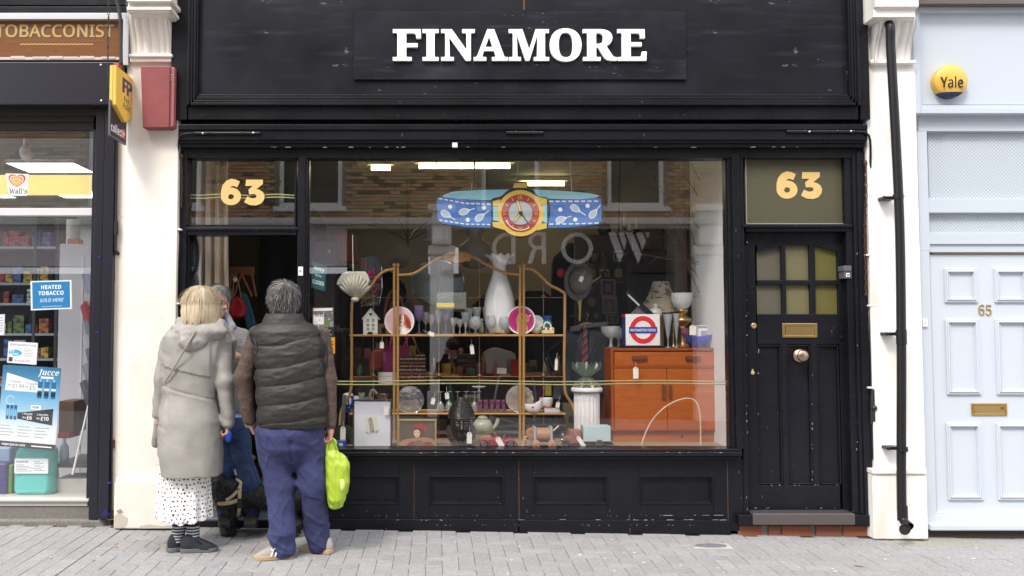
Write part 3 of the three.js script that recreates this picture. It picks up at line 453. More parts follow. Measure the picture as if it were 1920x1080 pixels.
{
const grey = mat([.5, .5, .51], .4, { metalness: .5 }), conc = mat([.52, .50, .46], .9, { map: tConcrete, bumpMap: tPlasterB, bumpScale: .004 }), blk = mat([.012, .012, .02], .3);
const s = thing('newsagent', 'newsagent shop front with black fascia, black steel post and glass covered in stickers', 'shop front', [P(100, 980, 0).x, gy(-2.7, 0), 0]);
const X = -260;
mk(s, 'fascia_strip', [B(X, -150, 236, 10, -.3, .10, .004), B(X, 12, 236, 25, -.3, .13, .004)], M.black);
mk(s, 'fascia_panel', B(X, 116, 232, 196, -.3, .16, .006), blk);
mkEach(s, 'rivet', [[189, 122], [190, 189]].map(([a, b]) => { const c = P(a, b, .16); return sph(c.x, c.y, .161, .008, .008, .004, 10, 8); }), M.steel);
mk(s, 'shutter_box', [B(X, 196, 205, 216, -.3, .05, .002), B(X, 216, 176, 228, -.3, .02, .002), B(X, 228, 176, 243, -.3, .0, .002)], mat([.018, .014, .012], .7));
mk(s, 'post', [B(173, 196, 190, 974, -.12, .06, .004), B(190, 196, 209, 974, -.12, .085, .004), B(168, 243, 174, 940, -.12, .02, .002)], blk);
const wear = mat([.02, .03, .35], .6); const wl = []; for (let i = 0; i < 26; i++) { const a = rnd(176, 204), b = i < 10 ? rnd(950, 970) : rnd(380, 950), w = rnd(1.5, 7); wl.push(B(a, b, a + w, b + rnd(.6, 1.6), .05, a > 190 ? .0858 : .0608, 0)); } mk(s, 'scratches', wl, wear, { kind: 'stuff' });
mk(s, 'window_rail', B(X, 390, 173, 404, -.08, .012, .003), mat([.6, .59, .6], .4)); mk(s, 'sill', [B(X, 936, 166, 941, -.2, .05, .004), B(X, 940, 164, 949, -.2, .03, .004)], mat([.5, .48, .45], .6));
mk(s, 'riser', [B(X, 948, 206, 990, -.2, .02, .004), B(X, 974, 196, 992, -.2, .06, .02)], conc);
mk(s, 'window_pane', B(X, 242, 172, 937, -.034, -.03, 0), M.glass);
mk(s, 'sticker_band', B(X, 328, 172, 366, -.043, -.038, 0), mat([.85, .72, .28], .6));
mk(s, 'pipe', [bar(P(219, 200, .06), P(216, 470, .06), .012), bar(P(217, 415, .06), P(217, 440, .06), .018), bar(P(216, 470, .06), P(222, 476, .03), .012), bar(P(211, 245, .05), P(209, 960, .05), .008)], M.iron);
mkEach(s, 'hinge', [[209, 521], [209, 833], [207, 966]].map(([a, b]) => B(a - 4, b - 8, a + 5, b + 8, .0, .05, .003)), M.rust);
const b = thing('shop_sign', 'varnished wooden board painted TOBACCONIST in gold above the newsagent', 'sign', P(60, 112, .11));
mk(b, 'board', B(X, 36, 226, 109, .06, .12, .001), mat([.21, .080, .024], .45, { map: tWood, specularIntensity: .5 }), {});
mk(b, 'frame', [B(X, 24, 240, 36, -.1, .16, .003), B(230, 36, 241, 122, -.1, .16, .003)], grey);
mk(b, 'peeling_edge', [B(X, 107, 228, 112, .06, .13, .001), ...[20, 61, 92, 120, 150, 190].map((p, i) => B(p, 105 + (i % 2), p + 26, 110, .06, .132 + .001 * (i % 3), .001))], mat([.55, .48, .44], .9));
const q = rect(-10, 45, 213, 69, .13); const lg = mat([.46, .29, .085], .5), ls = mat([.07, .055, .04], .6);
letters('TOBACCONIST', 'sans_regular', q.x0 + .010, q.y0 - .008, q.x1 + .010, q.y1 - .008, .119, .1207, .02).forEach(g => mk(b, 'letter_shadow', g, ls));
letters('TOBACCONIST', 'sans_regular', q.x0, q.y0, q.x1, q.y1, .119, .1225, .02).forEach(g => mk(b, 'letter', g, lg));
{ const a = []; for (let i = 0; i <= 60; i++) { const p = P(38 + i * 2.27, 83 + .8 * Math.sin(i * 1.9), .12); a.push([p.x, p.y]); } mk(b, 'flourish', ribbon(a, .008, .119, .1216), lg); }
}
{ // projecting signs
const pr = thing('projecting_sign', 'yellow arrow shaped projecting sign lettered Pay Point between the shops', 'sign', [-2.15, P(230, 228, .25).y, .25]);
const xs = -2.15, z0 = .055, z1 = .44, d1 = 6.4 - z1, yT = CAM[1] + P(215, 122, z1).y - CAM[1], yB = P(215, 196, z1).y, yP = P(232, 229, .25).y, w = z1 - z0;
const poly = [[0, yT], [w, yT], [w, yB], [w * .52, yP], [w * .48, yP], [0, yB]];
const rot = g => g.rotateY(PI / 2).translate(xs, 0, z1);
const yel = mat([.74, .48, .09], .45);
mk(pr, 'casing', rot(prism(poly, -.045, 0, .005)), yel); mk(pr, 'seam', [box(xs - .0235, yB, z1 - .001, xs - .021, yT - .004, z1 + .0012)], mat([.25, .16, .03], .7));
const H = yT - yP, t = canvasTex(256, Math.round(256 * H / w), (x, W, Hh) => {
x.fillStyle = '#f2c447'; x.fillRect(0, 0, W, Hh); x.fillStyle = '#2b2a58';
const f = (a, b, c, d) => x.fillRect(a * W, b * Hh, c * W, d * Hh);
f(.30, .12, .12, .31); f(.30, .12, .22, .065); f(.30, .245, .22, .06);                                    // F
x.beginPath(); x.moveTo(.52 * W, .12 * Hh); x.lineTo(.66 * W, .12 * Hh); x.quadraticCurveTo(.82 * W, .12 * Hh, .82 * W, .22 * Hh); x.quadraticCurveTo(.82 * W, .32 * Hh, .66 * W, .32 * Hh); x.lineTo(.64 * W, .32 * Hh); x.lineTo(.64 * W, .44 * Hh); x.lineTo(.53 * W, .44 * Hh); x.lineTo(.53 * W, .25 * Hh); x.closePath(); x.fill();
x.fillStyle = '#f2c447'; x.beginPath(); x.ellipse(.65 * W, .22 * Hh, .055 * W, .04 * Hh, 0, 0, 7); x.fill(); x.fillStyle = '#2b2a58';
x.font = `bold ${.175 * Hh}px sans-serif`; x.textAlign = 'center'; x.fillText('Pay', .52 * W, .61 * Hh); x.fillText('Point', .55 * W, .76 * Hh);
});
mk(pr, 'printed_face', rot(UP0(prep(prism(poly.map(([a, b]) => [a + (w / 2 - a) * .03, b + (yT - H / 2 - b) * .03]), -.002, .0015)))), print(t, .45), { uv: true });
mk(pr, 'wall_bracket', [box(xs - .035, yB - .02, -.02, xs - .01, yT - .12, z0 + .01, .003)], M.iron);
const c2 = thing('projecting_sign', 'black projecting panel lettered collect+ hanging under the yellow arrow sign', 'sign', [-2.19, P(225, 270, .3).y, .28]);
const p2 = (px, py, z) => P(px, py, z).y, xq = -2.185, za = .14, zb = .46; const yt = p2(207, 186, zb), yb = p2(207, 254, zb);
const t2 = canvasTex(256, 224, (x, W, Hh) => { x.fillStyle = '#2b2528'; x.fillRect(0, 0, W, Hh); x.strokeStyle = '#77757a'; x.lineWidth = 8; x.strokeRect(2, 2, W - 4, Hh - 4); x.fillStyle = '#d9573f'; x.beginPath(); x.moveTo(180, 138); x.lineTo(236, 128); x.lineTo(240, 196); x.lineTo(188, 190); x.fill(); x.fillStyle = '#f4f2f0'; x.font = 'bold 74px sans-serif'; x.fillText('collect', 10, 190, 186); x.fillText('+', 194, 188, 40); });
mk(c2, 'panel', [box(xq - .006, yb, za, xq + .006, yt, zb, .002)], mat([.1, .1, .1], .5));
mk(c2, 'printed_face', UP0(prep(new THREE.PlaneGeometry(zb - za - .004, yt - yb - .004))).rotateY(PI / 2).translate(xq + .0075, (yt + yb) / 2, (za + zb) / 2), print(t2, .4), { uv: true });
mk(c2, 'bracket', box(xq - .01, yt - .02, -.1, xq + .01, yt, za + .1, .002), M.iron);
const pole = thing('sign_pole', 'thin black pole rising from the yellow arrow sign past the tobacconist board', 'pole', P(227, 122, .25)); mk(pole, 'pole', tube([P(216, -60, .25), P(219, 0, .25), P(225, 30, .25), P(227, 120, .25)], .013, 30, 8), M.iron); mk(pole, 'red_collar', B(213, 118, 223, 124, .2, .26, .002), mat([.5, .05, .06], .5));
chain(203, -30, 170, .24, 'black chain hanging in front of the tobacconist board, left of the pole', M.iron, .011);
}
{ // the newsagent's room
const x0 = -7.5, x1 = -2.42, f = P(80, 935, -.1).y - .02, top = 3.32, zb = -9;
const wm = mat([.36, .37, .38], .8), fl = mat([.25, .24, .23], .6);
struct('newsagent_room', [box(x0, f - .2, zb, x1, f, -.05), box(x0, top, zb, x1, top + .2, -.06), box(x0 - .2, f, zb, x0, top, -.06), box(x1, f, zb, x1 + .12, top, -.09), box(x0, f, zb - .2, x1, top, zb)], wm);
const em = new THREE.MeshStandardMaterial({ color: 0x111111, emissive: lin(1, 1.0, .95), emissiveIntensity: 3.0 });
[[-3.9, -1.9], [-5.2, -2.0], [-4.45, -3.9], [-5.95, -3.9], [-4.85, -5.9], [-6.3, -5.9], [-6.1, -7.9], [-4.3, -7.9]].forEach(([x, z]) => {
const l = thing('ceiling_light', `square bright ceiling panel light, ${-z < 3 ? 'first' : -z < 5 ? 'second' : -z < 7 ? 'third' : 'farthest'} row into the newsagent, ${x > (-z < 3 ? -4.5 : -z < 5 ? -5 : -5.5) ? 'right' : 'left'} of two`, 'light', [x, top - .04, z], 'panel lights on the newsagent ceiling');
mk(l, 'diffuser', box(x - .38, top - .03, z - .3, x + .38, top - .015, z + .3), em); mk(l, 'frame', frameXYh(x - .4, z - .32, x + .4, z + .32, .02, top - .035, top - .004), M.white);
const a = new THREE.RectAreaLight(0xfffdf2, 2.2, .74, .58); a.position.set(x, top - .045, z); a.lookAt(x, 0, z); scene.add(a);
});
const cm = thing('security_camera', 'white dome camera hanging from the newsagent ceiling', 'camera', P(48, 292, -1)), c = P(48, 280, -1); mk(cm, 'stem', [bar([c.x, c.y, -1], [c.x, top, -1], .02), box(c.x - .06, top - .03, -1.06, c.x + .06, top, -.94)], M.white); mk(cm, 'dome', sph(c.x + .01, c.y - .03, -1, .055, .07, .055), M.white);
const sh = thing('shop_shelving', 'dark shelving full of small packets inside the newsagent', 'shelving', [-3.8, f, -1.7]);
const za = -1.9, zf = -1.55, X0 = P(-200, 600, zf).x, X1 = P(108, 600, zf).x, ys = [462, 530, 568, 625, 672, 720, 800].map(y => P(50, y, zf).y); const dk = mat([.03, .033, .038], .6), ed = mat([.25, .3, .32], .5, { metalness: .3 });
mk(sh, 'frame', [box(X0, f, za - .03, X1, top - .8, za), ...[X0, X1 - .03, P(60, 600, zf).x].map(x => box(x, f, za, x + .025, P(50, 400, zf).y, zf))], dk);
ys.forEach(y => mk(sh, 'shelf', [box(X0, y - .02, za, X1, y, zf - .004)], ed));
const cols = ['#c9a92e', '#2f63a8', '#b8372f', '#d7d2c6', '#7a4a92', '#2e8a86', '#c26b28', '#e1c445', '#3c3c46', '#97a7c0', '#5d7d3a', '#a8506c']; const tpk = tex(128, .11, true, (u, v) => { const b = tn(u, v, 3, 5, 501), l = tn(u, v, 34, 16, 502), m = tn(u, v, 4, 8, 503); return b > .68 ? [.9, .9, .88] : b < .25 ? [.28, .28, .3] : (l > .6 && m > .45) ? [.95, .94, .9] : [.62, .62, .62]; }), bms = cols.map(c => mat(c, .5, { map: tpk })), cn = ['yellow', 'blue', 'red', 'cream', 'purple', 'teal', 'orange', 'lemon', 'black', 'pale blue', 'green', 'pink'];
let n = 0, ci = 0;
ys.forEach((y, k) => { let x = X0 + .04; while (x < X1 - .1) { const w = rnd(.035, .11), h = rnd(.06, .17); if (P(0, 0, 0) && (x - 0) / (6.4 - zf) * F + CX > -12) { const d = .1; solo('packet', box(x, y + .001, zf - .02 - d, x + w, y + h, zf - .02, .002), bms[ci = Math.floor(rnd(k < 3 ? 4 : 12))], `small ${cn[ci]} packet on the ${['topmost', 'second', 'third', 'fourth', 'fifth', 'sixth', 'lowest'][k]} shelf of the dark newsagent shelving`, 'packet', 'packets on the newsagent shelving'); n++; } x += w + rnd(.004, .03); } });
const cb = thing('display_cabinet', 'plain pale grey cabinet side behind the newsagent glass', 'cabinet', P(140, 870, -.75)); mk(cb, 'side', B(107, 457, 200, 900, -1.5, -.75, .01), mat([.50, .50, .54], .5)); mk(cb, 'trim', B(150, 480, 153, 890, -.75, -.744, .001), mat([.6, .6, .64], .4));
const rl = thing('paper_roll', 'white paper roll standing on the pale cabinet with an orange box', 'paper roll', P(132, 457, -.85)); { const q = rect(119, 411, 147, 456, -.9); mk(rl, 'roll', bar([(q.x0 + q.x1) / 2, q.y0, -.95], [(q.x0 + q.x1) / 2, q.y1, -.95], .055, .055, 20), mat([.6, .6, .58], .7)); mk(rl, 'orange_base', B(126, 448, 148, 458, -.95, -.86, .004), mat([.5, .17, .04], .6)); }
const mags = ['#8b90a6', '#a5a6ab', '#9a3a44', '#777b84', '#b9bcc9', '#6c7a90', '#8d939c', '#5b636d', '#b0b4c4'].map(c => mat(c, .5));
[[158, 545, -.25], [163, 590, -.22], [156, 606, -.28], [161, 640, -.2], [160, 665, -.24], [164, 690, -.2], [159, 720, -.26], [155, 752, -.3], [163, 770, -.2]].forEach(([a, b, r], i) => { const p = P(a, b, -.3); solo('magazine', turned(box(-.012, -.1, -.12, .012, .1, .12, .002), p.x + .02, p.y + .05, -.32, 0, .5, -r), mags[i], `thin magazine, ${['topmost', 'second', 'third', 'fourth', 'fifth', 'sixth', 'seventh', 'eighth', 'lowest'][i]} in the rack just left of the black post`, 'magazine', 'magazines in the newsagent rack'); });
const bot = thing('stacked_boxes', 'brown cardboard box and clutter low behind the newsagent glass', 'box', P(125, 880, -.4)); mk(bot, 'brown_box', B(110, 752, 138, 812, -.6, -.35, .004), mat([.16, .1, .07], .8)); mk(bot, 'grey_tub', B(103, 898, 163, 933, -.5, -.2, .006), mat([.42, .41, .39], .6)); mk(bot, 'dark_shelf', B(98, 870, 200, 877, -.8, -.2, .002), dk); mk(bot, 'red_box', B(108, 812, 130, 822, -.5, -.3, .002), mat([.4, .05, .08], .6)); mk(bot, 'bottle', lathe([[0, 0], [.03, 0], [.035, .05], [.03, .12], [.012, .15], [.012, .18], [0, .18]], P(120, 868, -.3).x, P(120, 868, -.3).y, -.3), mat([.35, .4, .55], .2)); mk(bot, 'white_strip', bar(P(136, 890, -.15), P(166, 760, -.15), .008), M.white);
const lb = thing('litter_bag', 'large turquoise bag with a white label behind the newsagent glass', 'bag', P(60, 934, -.2));
{ const q = rect(23, 838, 98, 935, -.12); const g = new RoundedBoxGeometry(q.x1 - q.x0, q.y1 - q.y0, .16, 8, .06), p = g.attributes.position; for (let i = 0; i < p.count; i++) { const y = p.getY(i), k = 1 + .03 * Math.sin(y * 40) + .04 * N3.noise(p.getX(i) * 12, y * 14, 3); p.setX(i, p.getX(i) * k); p.setZ(i, p.getZ(i) * (1 + .25 * N3.noise(p.getX(i) * 14, y * 18, 7))); } g.computeVertexNormals(); mk(lb, 'bag', g.translate((q.x0 + q.x1) / 2, (q.y0 + q.y1) / 2, -.2), mat([.11, .50, .46], .35));
const t = canvasTex(256, 128, (x, W, H) => { x.fillStyle = '#e9edf0'; x.fillRect(0, 0, W, H); x.fillStyle = '#3a4a7a'; x.font = 'bold 26px sans-serif'; x.fillText('Sanicat', 14, 34); x.fillStyle = '#5f6d88'; for (let i = 0; i < 5; i++) x.fillRect(14, 52 + i * 13, 60 + (i * 37) % 90, 4); for (let i = 0; i < 6; i++) x.fillRect(150, 24 + i * 15, 40 + (i * 29) % 50, 4); });
mk(lb, 'label', UP0(prep(B(27, 860, 90, 888, -.125, -.105, 0))), print(t), { uv: true }); }
const pb2 = thing('pet_food_bag', 'dark purple bag standing left of the turquoise bag', 'bag', P(8, 934, -.2)); mk(pb2, 'bag', B(-40, 868, 13, 935, -.3, -.14, .02), mat([.05, .04, .16], .4)); mk(pb2, 'green_bag_edge', B(14, 872, 22, 935, -.3, -.16, .01), mat([.16, .25, .05], .5));
const pb3 = thing('blue_bag', 'pale blue bag above the dark purple bag behind the newsagent glass', 'bag', P(8, 868, -.3)); mk(pb3, 'bag', B(-40, 838, 20, 872, -.5, -.25, .02), mat([.25, .33, .48], .4));
}
function frameXYh(x0, z0, x1, z1, t, y0, y1) { return [box(x0, y0, z0, x0 + t, y1, z1), box(x1 - t, y0, z0, x1, y1, z1), box(x0 + t, y0, z0, x1 - t, y1, z0 + t), box(x0 + t, y0, z1 - t, x1 - t, y1, z1)]; }
function poster(name, quad, z, w, h, draw, label, cat, thick = .002) {
const t = thing(name, label, cat, P((quad[0][0] + quad[2][0]) / 2, quad[2][1], z)); const p = Q(quad, z), c = canvasTex(w, h, draw);
const g = new THREE.BufferGeometry(), v = [p[0], p[1], p[2], p[0], p[2], p[3]].flatMap(a => [a[0], a[1], z]); // quad order: top-left, bottom-left, bottom-right, top-right
g.setAttribute('position', new THREE.Float32BufferAttribute(v, 3)); g.setAttribute('uv', new THREE.Float32BufferAttribute([0, 1, 0, 0, 1, 0, 0, 1, 1, 0, 1, 1], 2)); g.computeVertexNormals();
mk(t, 'printed_sheet', g, print(c, .6), { uv: true }); mk(t, 'backing', prism(p, z - thick - .001, z - .001), M.paper); return t;
}
poster('ice_cream_sticker', [[10, 325], [17, 367], [51, 367], [54, 326]], -.036, 256, 256, (x, W, H) => {
x.fillStyle = '#f3efe9'; x.fillRect(0, 0, W, H); const heart = (s, c) => { x.save(); x.translate(128, 88); x.scale(s, s); x.fillStyle = c; x.beginPath(); x.moveTo(0, 62); x.bezierCurveTo(-120, 10, -95, -72, -42, -70); x.bezierCurveTo(-15, -68, 0, -50, 0, -42); x.bezierCurveTo(0, -50, 15, -68, 42, -70); x.bezierCurveTo(95, -72, 120, 10, 0, 62); x.fill(); x.restore(); };
heart(1.1, '#d8303c'); heart(.9, '#f6e3d0'); heart(.74, '#e89a2c'); heart(.5, '#f7e9d0'); heart(.36, '#efb53a'); x.fillStyle = '#2b3a86'; x.font = 'italic bold 78px serif'; x.textAlign = 'center'; x.fillText("Wall's", 128, 232);
}, 'white sticker with a red and yellow heart logo on the yellow band', 'sticker');
poster('tobacco_sticker', [[57, 527], [58, 582], [135, 579], [134, 525]], -.037, 384, 272, (x, W, H) => {
x.fillStyle = '#eef4f8'; x.fillRect(0, 0, W, H); x.fillStyle = '#1b83bd'; x.fillRect(16, 12, W - 32, H - 24); x.fillStyle = '#fff'; x.textAlign = 'center'; x.font = 'bold 52px sans-serif'; x.fillText('HEATED', W / 2, 80, 200); x.fillText('TOBACCO', W / 2, 136, 250); x.font = 'italic 44px sans-serif'; x.fillText('SOLD HERE', W / 2, 200, 252); x.fillRect(100, 240, 190, 3);
}, 'blue rectangular sticker reading HEATED TOBACCO SOLD HERE', 'sticker');
poster('tutor_flyer', [[16, 640], [13, 680], [68, 684], [71, 643]], -.037, 384, 272, (x, W, H) => {
x.fillStyle = '#eef0f3'; x.fillRect(0, 0, W, H); x.fillStyle = '#5a5f66'; x.font = '42px sans-serif'; x.fillText('Walthamstow tutor', 18, 50, 348); x.fillStyle = '#48b0dc'; x.beginPath(); x.ellipse(100, 138, 86, 40, 0, 0, 7); x.fill(); x.fillStyle = '#eef0f3'; x.font = 'bold 40px sans-serif'; x.fillText('DO', 30, 130); x.fillText('MORE', 30, 168); x.fillStyle = '#9aa0a8'; for (let i = 0; i < 6; i++) x.fillRect(210, 78 + i * 19, 90 + (i * 31) % 50, 5); x.fillStyle = '#4a4652'; x.fillRect(20, 196, 50, 56); x.fillStyle = '#5a5f66'; x.font = '36px sans-serif'; x.fillText('do-more.info', 90, 246, 210);
}, 'small white flyer reading Walthamstow tutor above the blue poster', 'flyer');
poster('liquid_poster', [[6, 684], [-6, 836], [103, 845], [115, 690]], -.0375, 512, 680, (x, W, H) => {
const g = x.createLinearGradient(0, 0, 0, H); g.addColorStop(0, '#33769c'); g.addColorStop(.35, '#77b7dc'); g.addColorStop(.6, '#b5d8ea'); g.addColorStop(.75, '#dfe6ea'); g.addColorStop(1, '#e6e8ea'); x.fillStyle = g; x.fillRect(0, 0, W, H);
x.fillStyle = '#f2f5f7'; x.font = 'italic bold 66px serif'; x.fillText('Jucce', 318, 66); x.fillRect(340, 78, 112, 18);
x.beginPath(); x.moveTo(40, 60); x.lineTo(330, 132); x.lineTo(318, 212); x.lineTo(32, 208); x.fill(); x.fillStyle = '#55606c'; x.font = '26px sans-serif'; x.fillText('1 E-liquid', 56, 140); x.fillText('for', 56, 172); x.fillText('3 E-liquids', 206, 152, 110); x.fillText('for', 206, 180); x.font = '46px sans-serif'; x.fillText('£1.99', 94, 186, 104); x.fillText('£5', 246, 192);
for (let i = 0; i < 3; i++) { const X = 318 + i * 60; x.fillStyle = '#1f6fa5'; x.fillRect(X, 120, 40, 140); x.fillStyle = '#dff0f8'; x.fillRect(X, 176, 40, 20); x.fillStyle = '#10232f'; x.fillRect(X, 206, 40, 36); x.fillStyle = '#8fd0ee'; x.fillRect(X + 12, 100, 16, 22); }
for (let i = 0; i < 3; i++) { x.fillStyle = '#155a8a'; x.fillRect(58 + i * 34, 330, 26, 120); x.fillStyle = '#6ec1ea'; x.fillRect(62 + i * 34, 360, 18, 60); }
x.strokeStyle = '#eaf4fa'; x.lineWidth = 5; x.beginPath(); x.arc(88, 290, 36, .5, 5.8); x.stroke();
x.fillStyle = '#20242a'; x.beginPath(); x.moveTo(158, 388); x.lineTo(470, 340); x.lineTo(470, 476); x.lineTo(158, 440); x.fill(); x.fillStyle = '#fff'; x.fillRect(270, 318, 90, 34); x.fillStyle = '#222'; x.font = 'bold 26px sans-serif'; x.fillText('NEW', 284, 345); x.fillStyle = '#fff'; x.font = 'bold 19px sans-serif'; x.fillText('1 Shortfill', 200, 400); x.fillText('2 Shortfills', 330, 400, 118); x.font = 'bold 22px sans-serif'; x.fillText('for', 204, 432); x.fillText('for', 328, 432); x.font = 'bold 44px sans-serif'; x.fillText('£6', 240, 440); x.fillText('£10', 364, 440);
x.fillStyle = '#a3a9ae'; for (let i = 0; i < 12; i++) x.fillRect(20 + (i % 3) * 150, 500 + Math.floor(i / 3) * 26, 80 + (i * 23) % 50, 7); x.fillStyle = '#2c3238'; x.fillRect(0, 632, W, 48); x.fillStyle = '#fff'; x.font = 'bold 28px sans-serif'; x.fillText('vape-jucce.com', 40, 666); x.fillRect(300, 652, 180, 10);
}, 'blue and white poster of bottles with prices on the newsagent glass', 'poster');
poster('paper_note', [[-20, 590], [-20, 630], [8, 628], [9, 589]], -.037, 64, 64, (x, W, H) => { x.fillStyle = '#dfe3ea'; x.fillRect(0, 0, W, H); x.fillStyle = '#8aa'; for (let i = 0; i < 6; i++) x.fillRect(20, 10 + i * 8, 36, 2); }, 'white paper note at the left edge of the newsagent glass', 'note');

{
const ZB = 12, at = (px, py) => P(px, py, -ZB), X = px => at(px, 500).x, Y = py => at(900, py).y;
const wins = [[-7.2, -4.85], [X(522), X(641)], [X(903), X(1012)], [X(1140), X(1247)], [7.6, 9.4]], wy0 = Y(388), wy1 = wy0 + 2.0, gy0 = gy(0, ZB);
const L = thing('terrace_building', 'brick terrace opposite with sash windows over a white pilastered shop', 'building', [1.5, gy0, ZB]);
const x0 = -9.5, x1 = 10.5, yb = Y(412), yt = 9;
mk(L, 'wall', [box(x0, yb, ZB, x1, wy0, ZB + .3), box(x0, wy1, ZB, x1, yt, ZB + .3), ...[[x0, wins[0][0]], ...wins.slice(0, -1).map((w, i) => [w[1], wins[i + 1][0]]), [wins.at(-1)[1], x1]].map(([a, b]) => box(a, wy0, ZB, b, wy1, ZB + .3))], mat([.22, .19, .15], .95));
const bg = new THREE.BoxGeometry(.213, .063, .03), list = []; let row = 0;
for (let y = yb + .04; y < yt; y += .075, row++) for (let x = x0 + (row % 2) * .1125; x < x1; x += .225) { if (wins.some(w => x > w[0] - .09 && x < w[1] + .09 && y > wy0 - .02 && y < wy1 + .02)) continue; list.push([x, y]); }
const im = new THREE.InstancedMesh(bg, mat('#ffffff', .9), list.length), mx = new THREE.Matrix4();
list.forEach(([x, y], i) => { mx.makeTranslation(x, y, ZB - .006 - rnd(.004)); im.setMatrixAt(i, mx); const r = rnd(); im.setColorAt(i, r < .12 ? lin(.13, .10, .07) : r < .24 ? lin(.42, .2, .1) : lin(.36 + rnd(.16), .25 + rnd(.09), .13 + rnd(.05))); });
im.name = 'brick'; im.userData.kind = 'stuff'; im.castShadow = im.receiveShadow = true; L.add(im); im.position.set(-1.5, -gy0, -ZB);
const wf = mat([.7, .7, .68], .5), gl = mat([.06, .065, .06], .08), cu = mat([.5, .48, .44], .9);
for (const [a, b] of wins) { const w = mk(L, 'window', [...frameXY(a, wy0, b, wy1, .09, ZB + .02, ZB + .12), box(a + .09, (wy0 + wy1) / 2 - .03, ZB + .03, b - .09, (wy0 + wy1) / 2 + .03, ZB + .1)], wf); mk(w, 'pane', box(a + .09, wy0 + .09, ZB + .08, b - .09, wy1 - .09, ZB + .09), gl); mk(w, 'sill', box(a - .1, wy0 - .1, ZB - .12, b + .1, wy0, ZB + .05, .01), wf); }
mk(L, 'cornice', [box(x0, Y(424), ZB - .35, x1, yb, ZB + .3, .02), box(x0, Y(430), ZB - .2, x1, Y(424), ZB + .3, .02)], mat([.62, .6, .56], .7));
mk(L, 'fascia', [box(X(860), Y(512), ZB - .05, X(1298), Y(430), ZB + .2, .01)], mat([.02, .02, .022], .5)); mk(L, 'pale_fascia', [box(x0, Y(500), ZB - .12, X(651), Y(416), ZB + .2, .01)], mat([.72, .64, .66], .6)); mk(L, 'dark_fascia', box(X(651), Y(512), ZB - .03, X(803), Y(430), ZB + .2, .01), mat([.03, .03, .03], .5)); mk(L, 'side_fascia', box(X(1355), Y(512), ZB - .05, x1, Y(430), ZB + .2, .01), mat([.1, .05, .04], .5));
mk(L, 'shop_window', [box(x0, gy0 + .6, ZB + .15, x1, Y(512), ZB + .2)], mat([.02, .022, .025], .12)); mk(L, 'stall_riser', box(x0, gy0 - .2, ZB, x1, gy0 + .62, ZB + .3, .01), mat([.06, .055, .05], .6));
for (const [a, b] of [[806, 850], [1300, 1352]]) { mk(L, 'pilaster', [box(X(a), gy0 - .1, ZB - .18, X(b), Y(480), ZB + .2, .02), box(X(a) - .04, Y(480), ZB - .22, X(b) + .04, Y(462), ZB + .2, .03), box(X(a) + .04, Y(462), ZB - .3, X(b) - .04, Y(400), ZB + .2, .05), box(X(a) - .04, Y(400), ZB - .4, X(b) + .04, Y(388), ZB + .2, .02), box(X(a) - .05, gy0 - .1, ZB - .24, X(b) + .05, gy0 + .5, ZB + .2, .02)], mat([.8, .78, .75], .7)); }
mk(L, 'roof', [box(x0, yt, ZB - .2, x1, yt + .3, ZB + 6, .02), box(x0, yb, ZB + .35, x1, yt, ZB + 6)], mat([.1, .09, .09], .8));
const sg = thing('shop_sign', 'large pale letters WORD on the dark fascia across the street, seen reflected', 'sign', [X(1075), Y(497), ZB - .1]); const lm = mat([.75, .70, .72], .5), z0 = -.075, z1 = -.05;
const T = g => g.rotateY(PI).translate(0, 0, ZB - .125); // letters are drawn as one reads them and turned to face the shop
const px = (p, y) => { const v = at(p, y); return [-v.x, v.y]; };
const w0 = [[[1139, 436], [1153, 436], [1168, 478], [1160, 494]], [[1158, 436], [1167, 436], [1174, 452], [1169, 470]], [[1171, 436], [1184, 436], [1202, 478], [1195, 494]], [[1191, 436], [1203, 436], [1210, 452], [1203, 470]], [[1208, 436], [1217, 436], [1213, 448]]];
mk(sg, 'letter_w', w0.map(q => T(prism(q.map(p => px(...p)), z0, z1))), lm);
{ const c = px(1081, 466); mk(sg, 'letter_o', T(ring(c[0], c[1], .24, .325, z0, z1)), lm); }
{ const a = px(1023, 495), b = px(1009, 436); mk(sg, 'letter_r', [T(prism([px(1023, 436), px(1023, 495), px(1015, 495), px(1015, 436)], z0, z1)), T(ribbon(spline([px(1015, 439), px(1003, 439), px(995, 446), px(994, 454), px(999, 463), px(1015, 465)], 30), .075, z0, z1 + .001)), T(prism([px(1006, 464), px(998, 464), px(988, 495), px(997, 495)], z0, z1 + .002))], lm); }
{ mk(sg, 'letter_d', [T(prism([px(966, 436), px(966, 495), px(958, 495), px(958, 436)], z0, z1)), T(ribbon(spline([px(960, 440), px(944, 441), px(929, 453), px(926, 466), px(929, 479), px(944, 491), px(960, 492)], 40), .08, z0, z1 + .001))], lm); }
const bz = 6.7, b = q => P(q[0], q[1], -bz), bb = thing('pavement_board', 'pale wooden pavement board stencilled WORD, seen reflected low in the window', 'sign board', [b([1092, 838]).x, b([1092, 838]).y, bz]);
const pts = [[1055, 756], [1064, 842], [1075, 842], [1082, 832], [1105, 832], [1112, 842], [1133, 842], [1117, 755]].map(q => { const v = b(q); return [-v.x, v.y]; });
mk(bb, 'front_board', prism(pts, -.01, .01, .002).rotateY(PI).translate(0, 0, bz), mat([.9, .76, .52], .6, { map: tWood })); mk(bb, 'rear_board', prism(pts, -.01, .01, .002).rotateY(PI).translate(0, 0, bz + .12), mat([.6, .45, .28], .6, { map: tWood }));
const v0 = b([1103, 793]), v1 = b([1066, 780]); letters('WORD', 'sans_bold', -v0.x, v0.y, -v1.x, v1.y, .0105, .012).forEach(g => mk(bb, 'letter', g.rotateY(PI).translate(0, 0, bz), mat([.08, .08, .09], .7)));
}
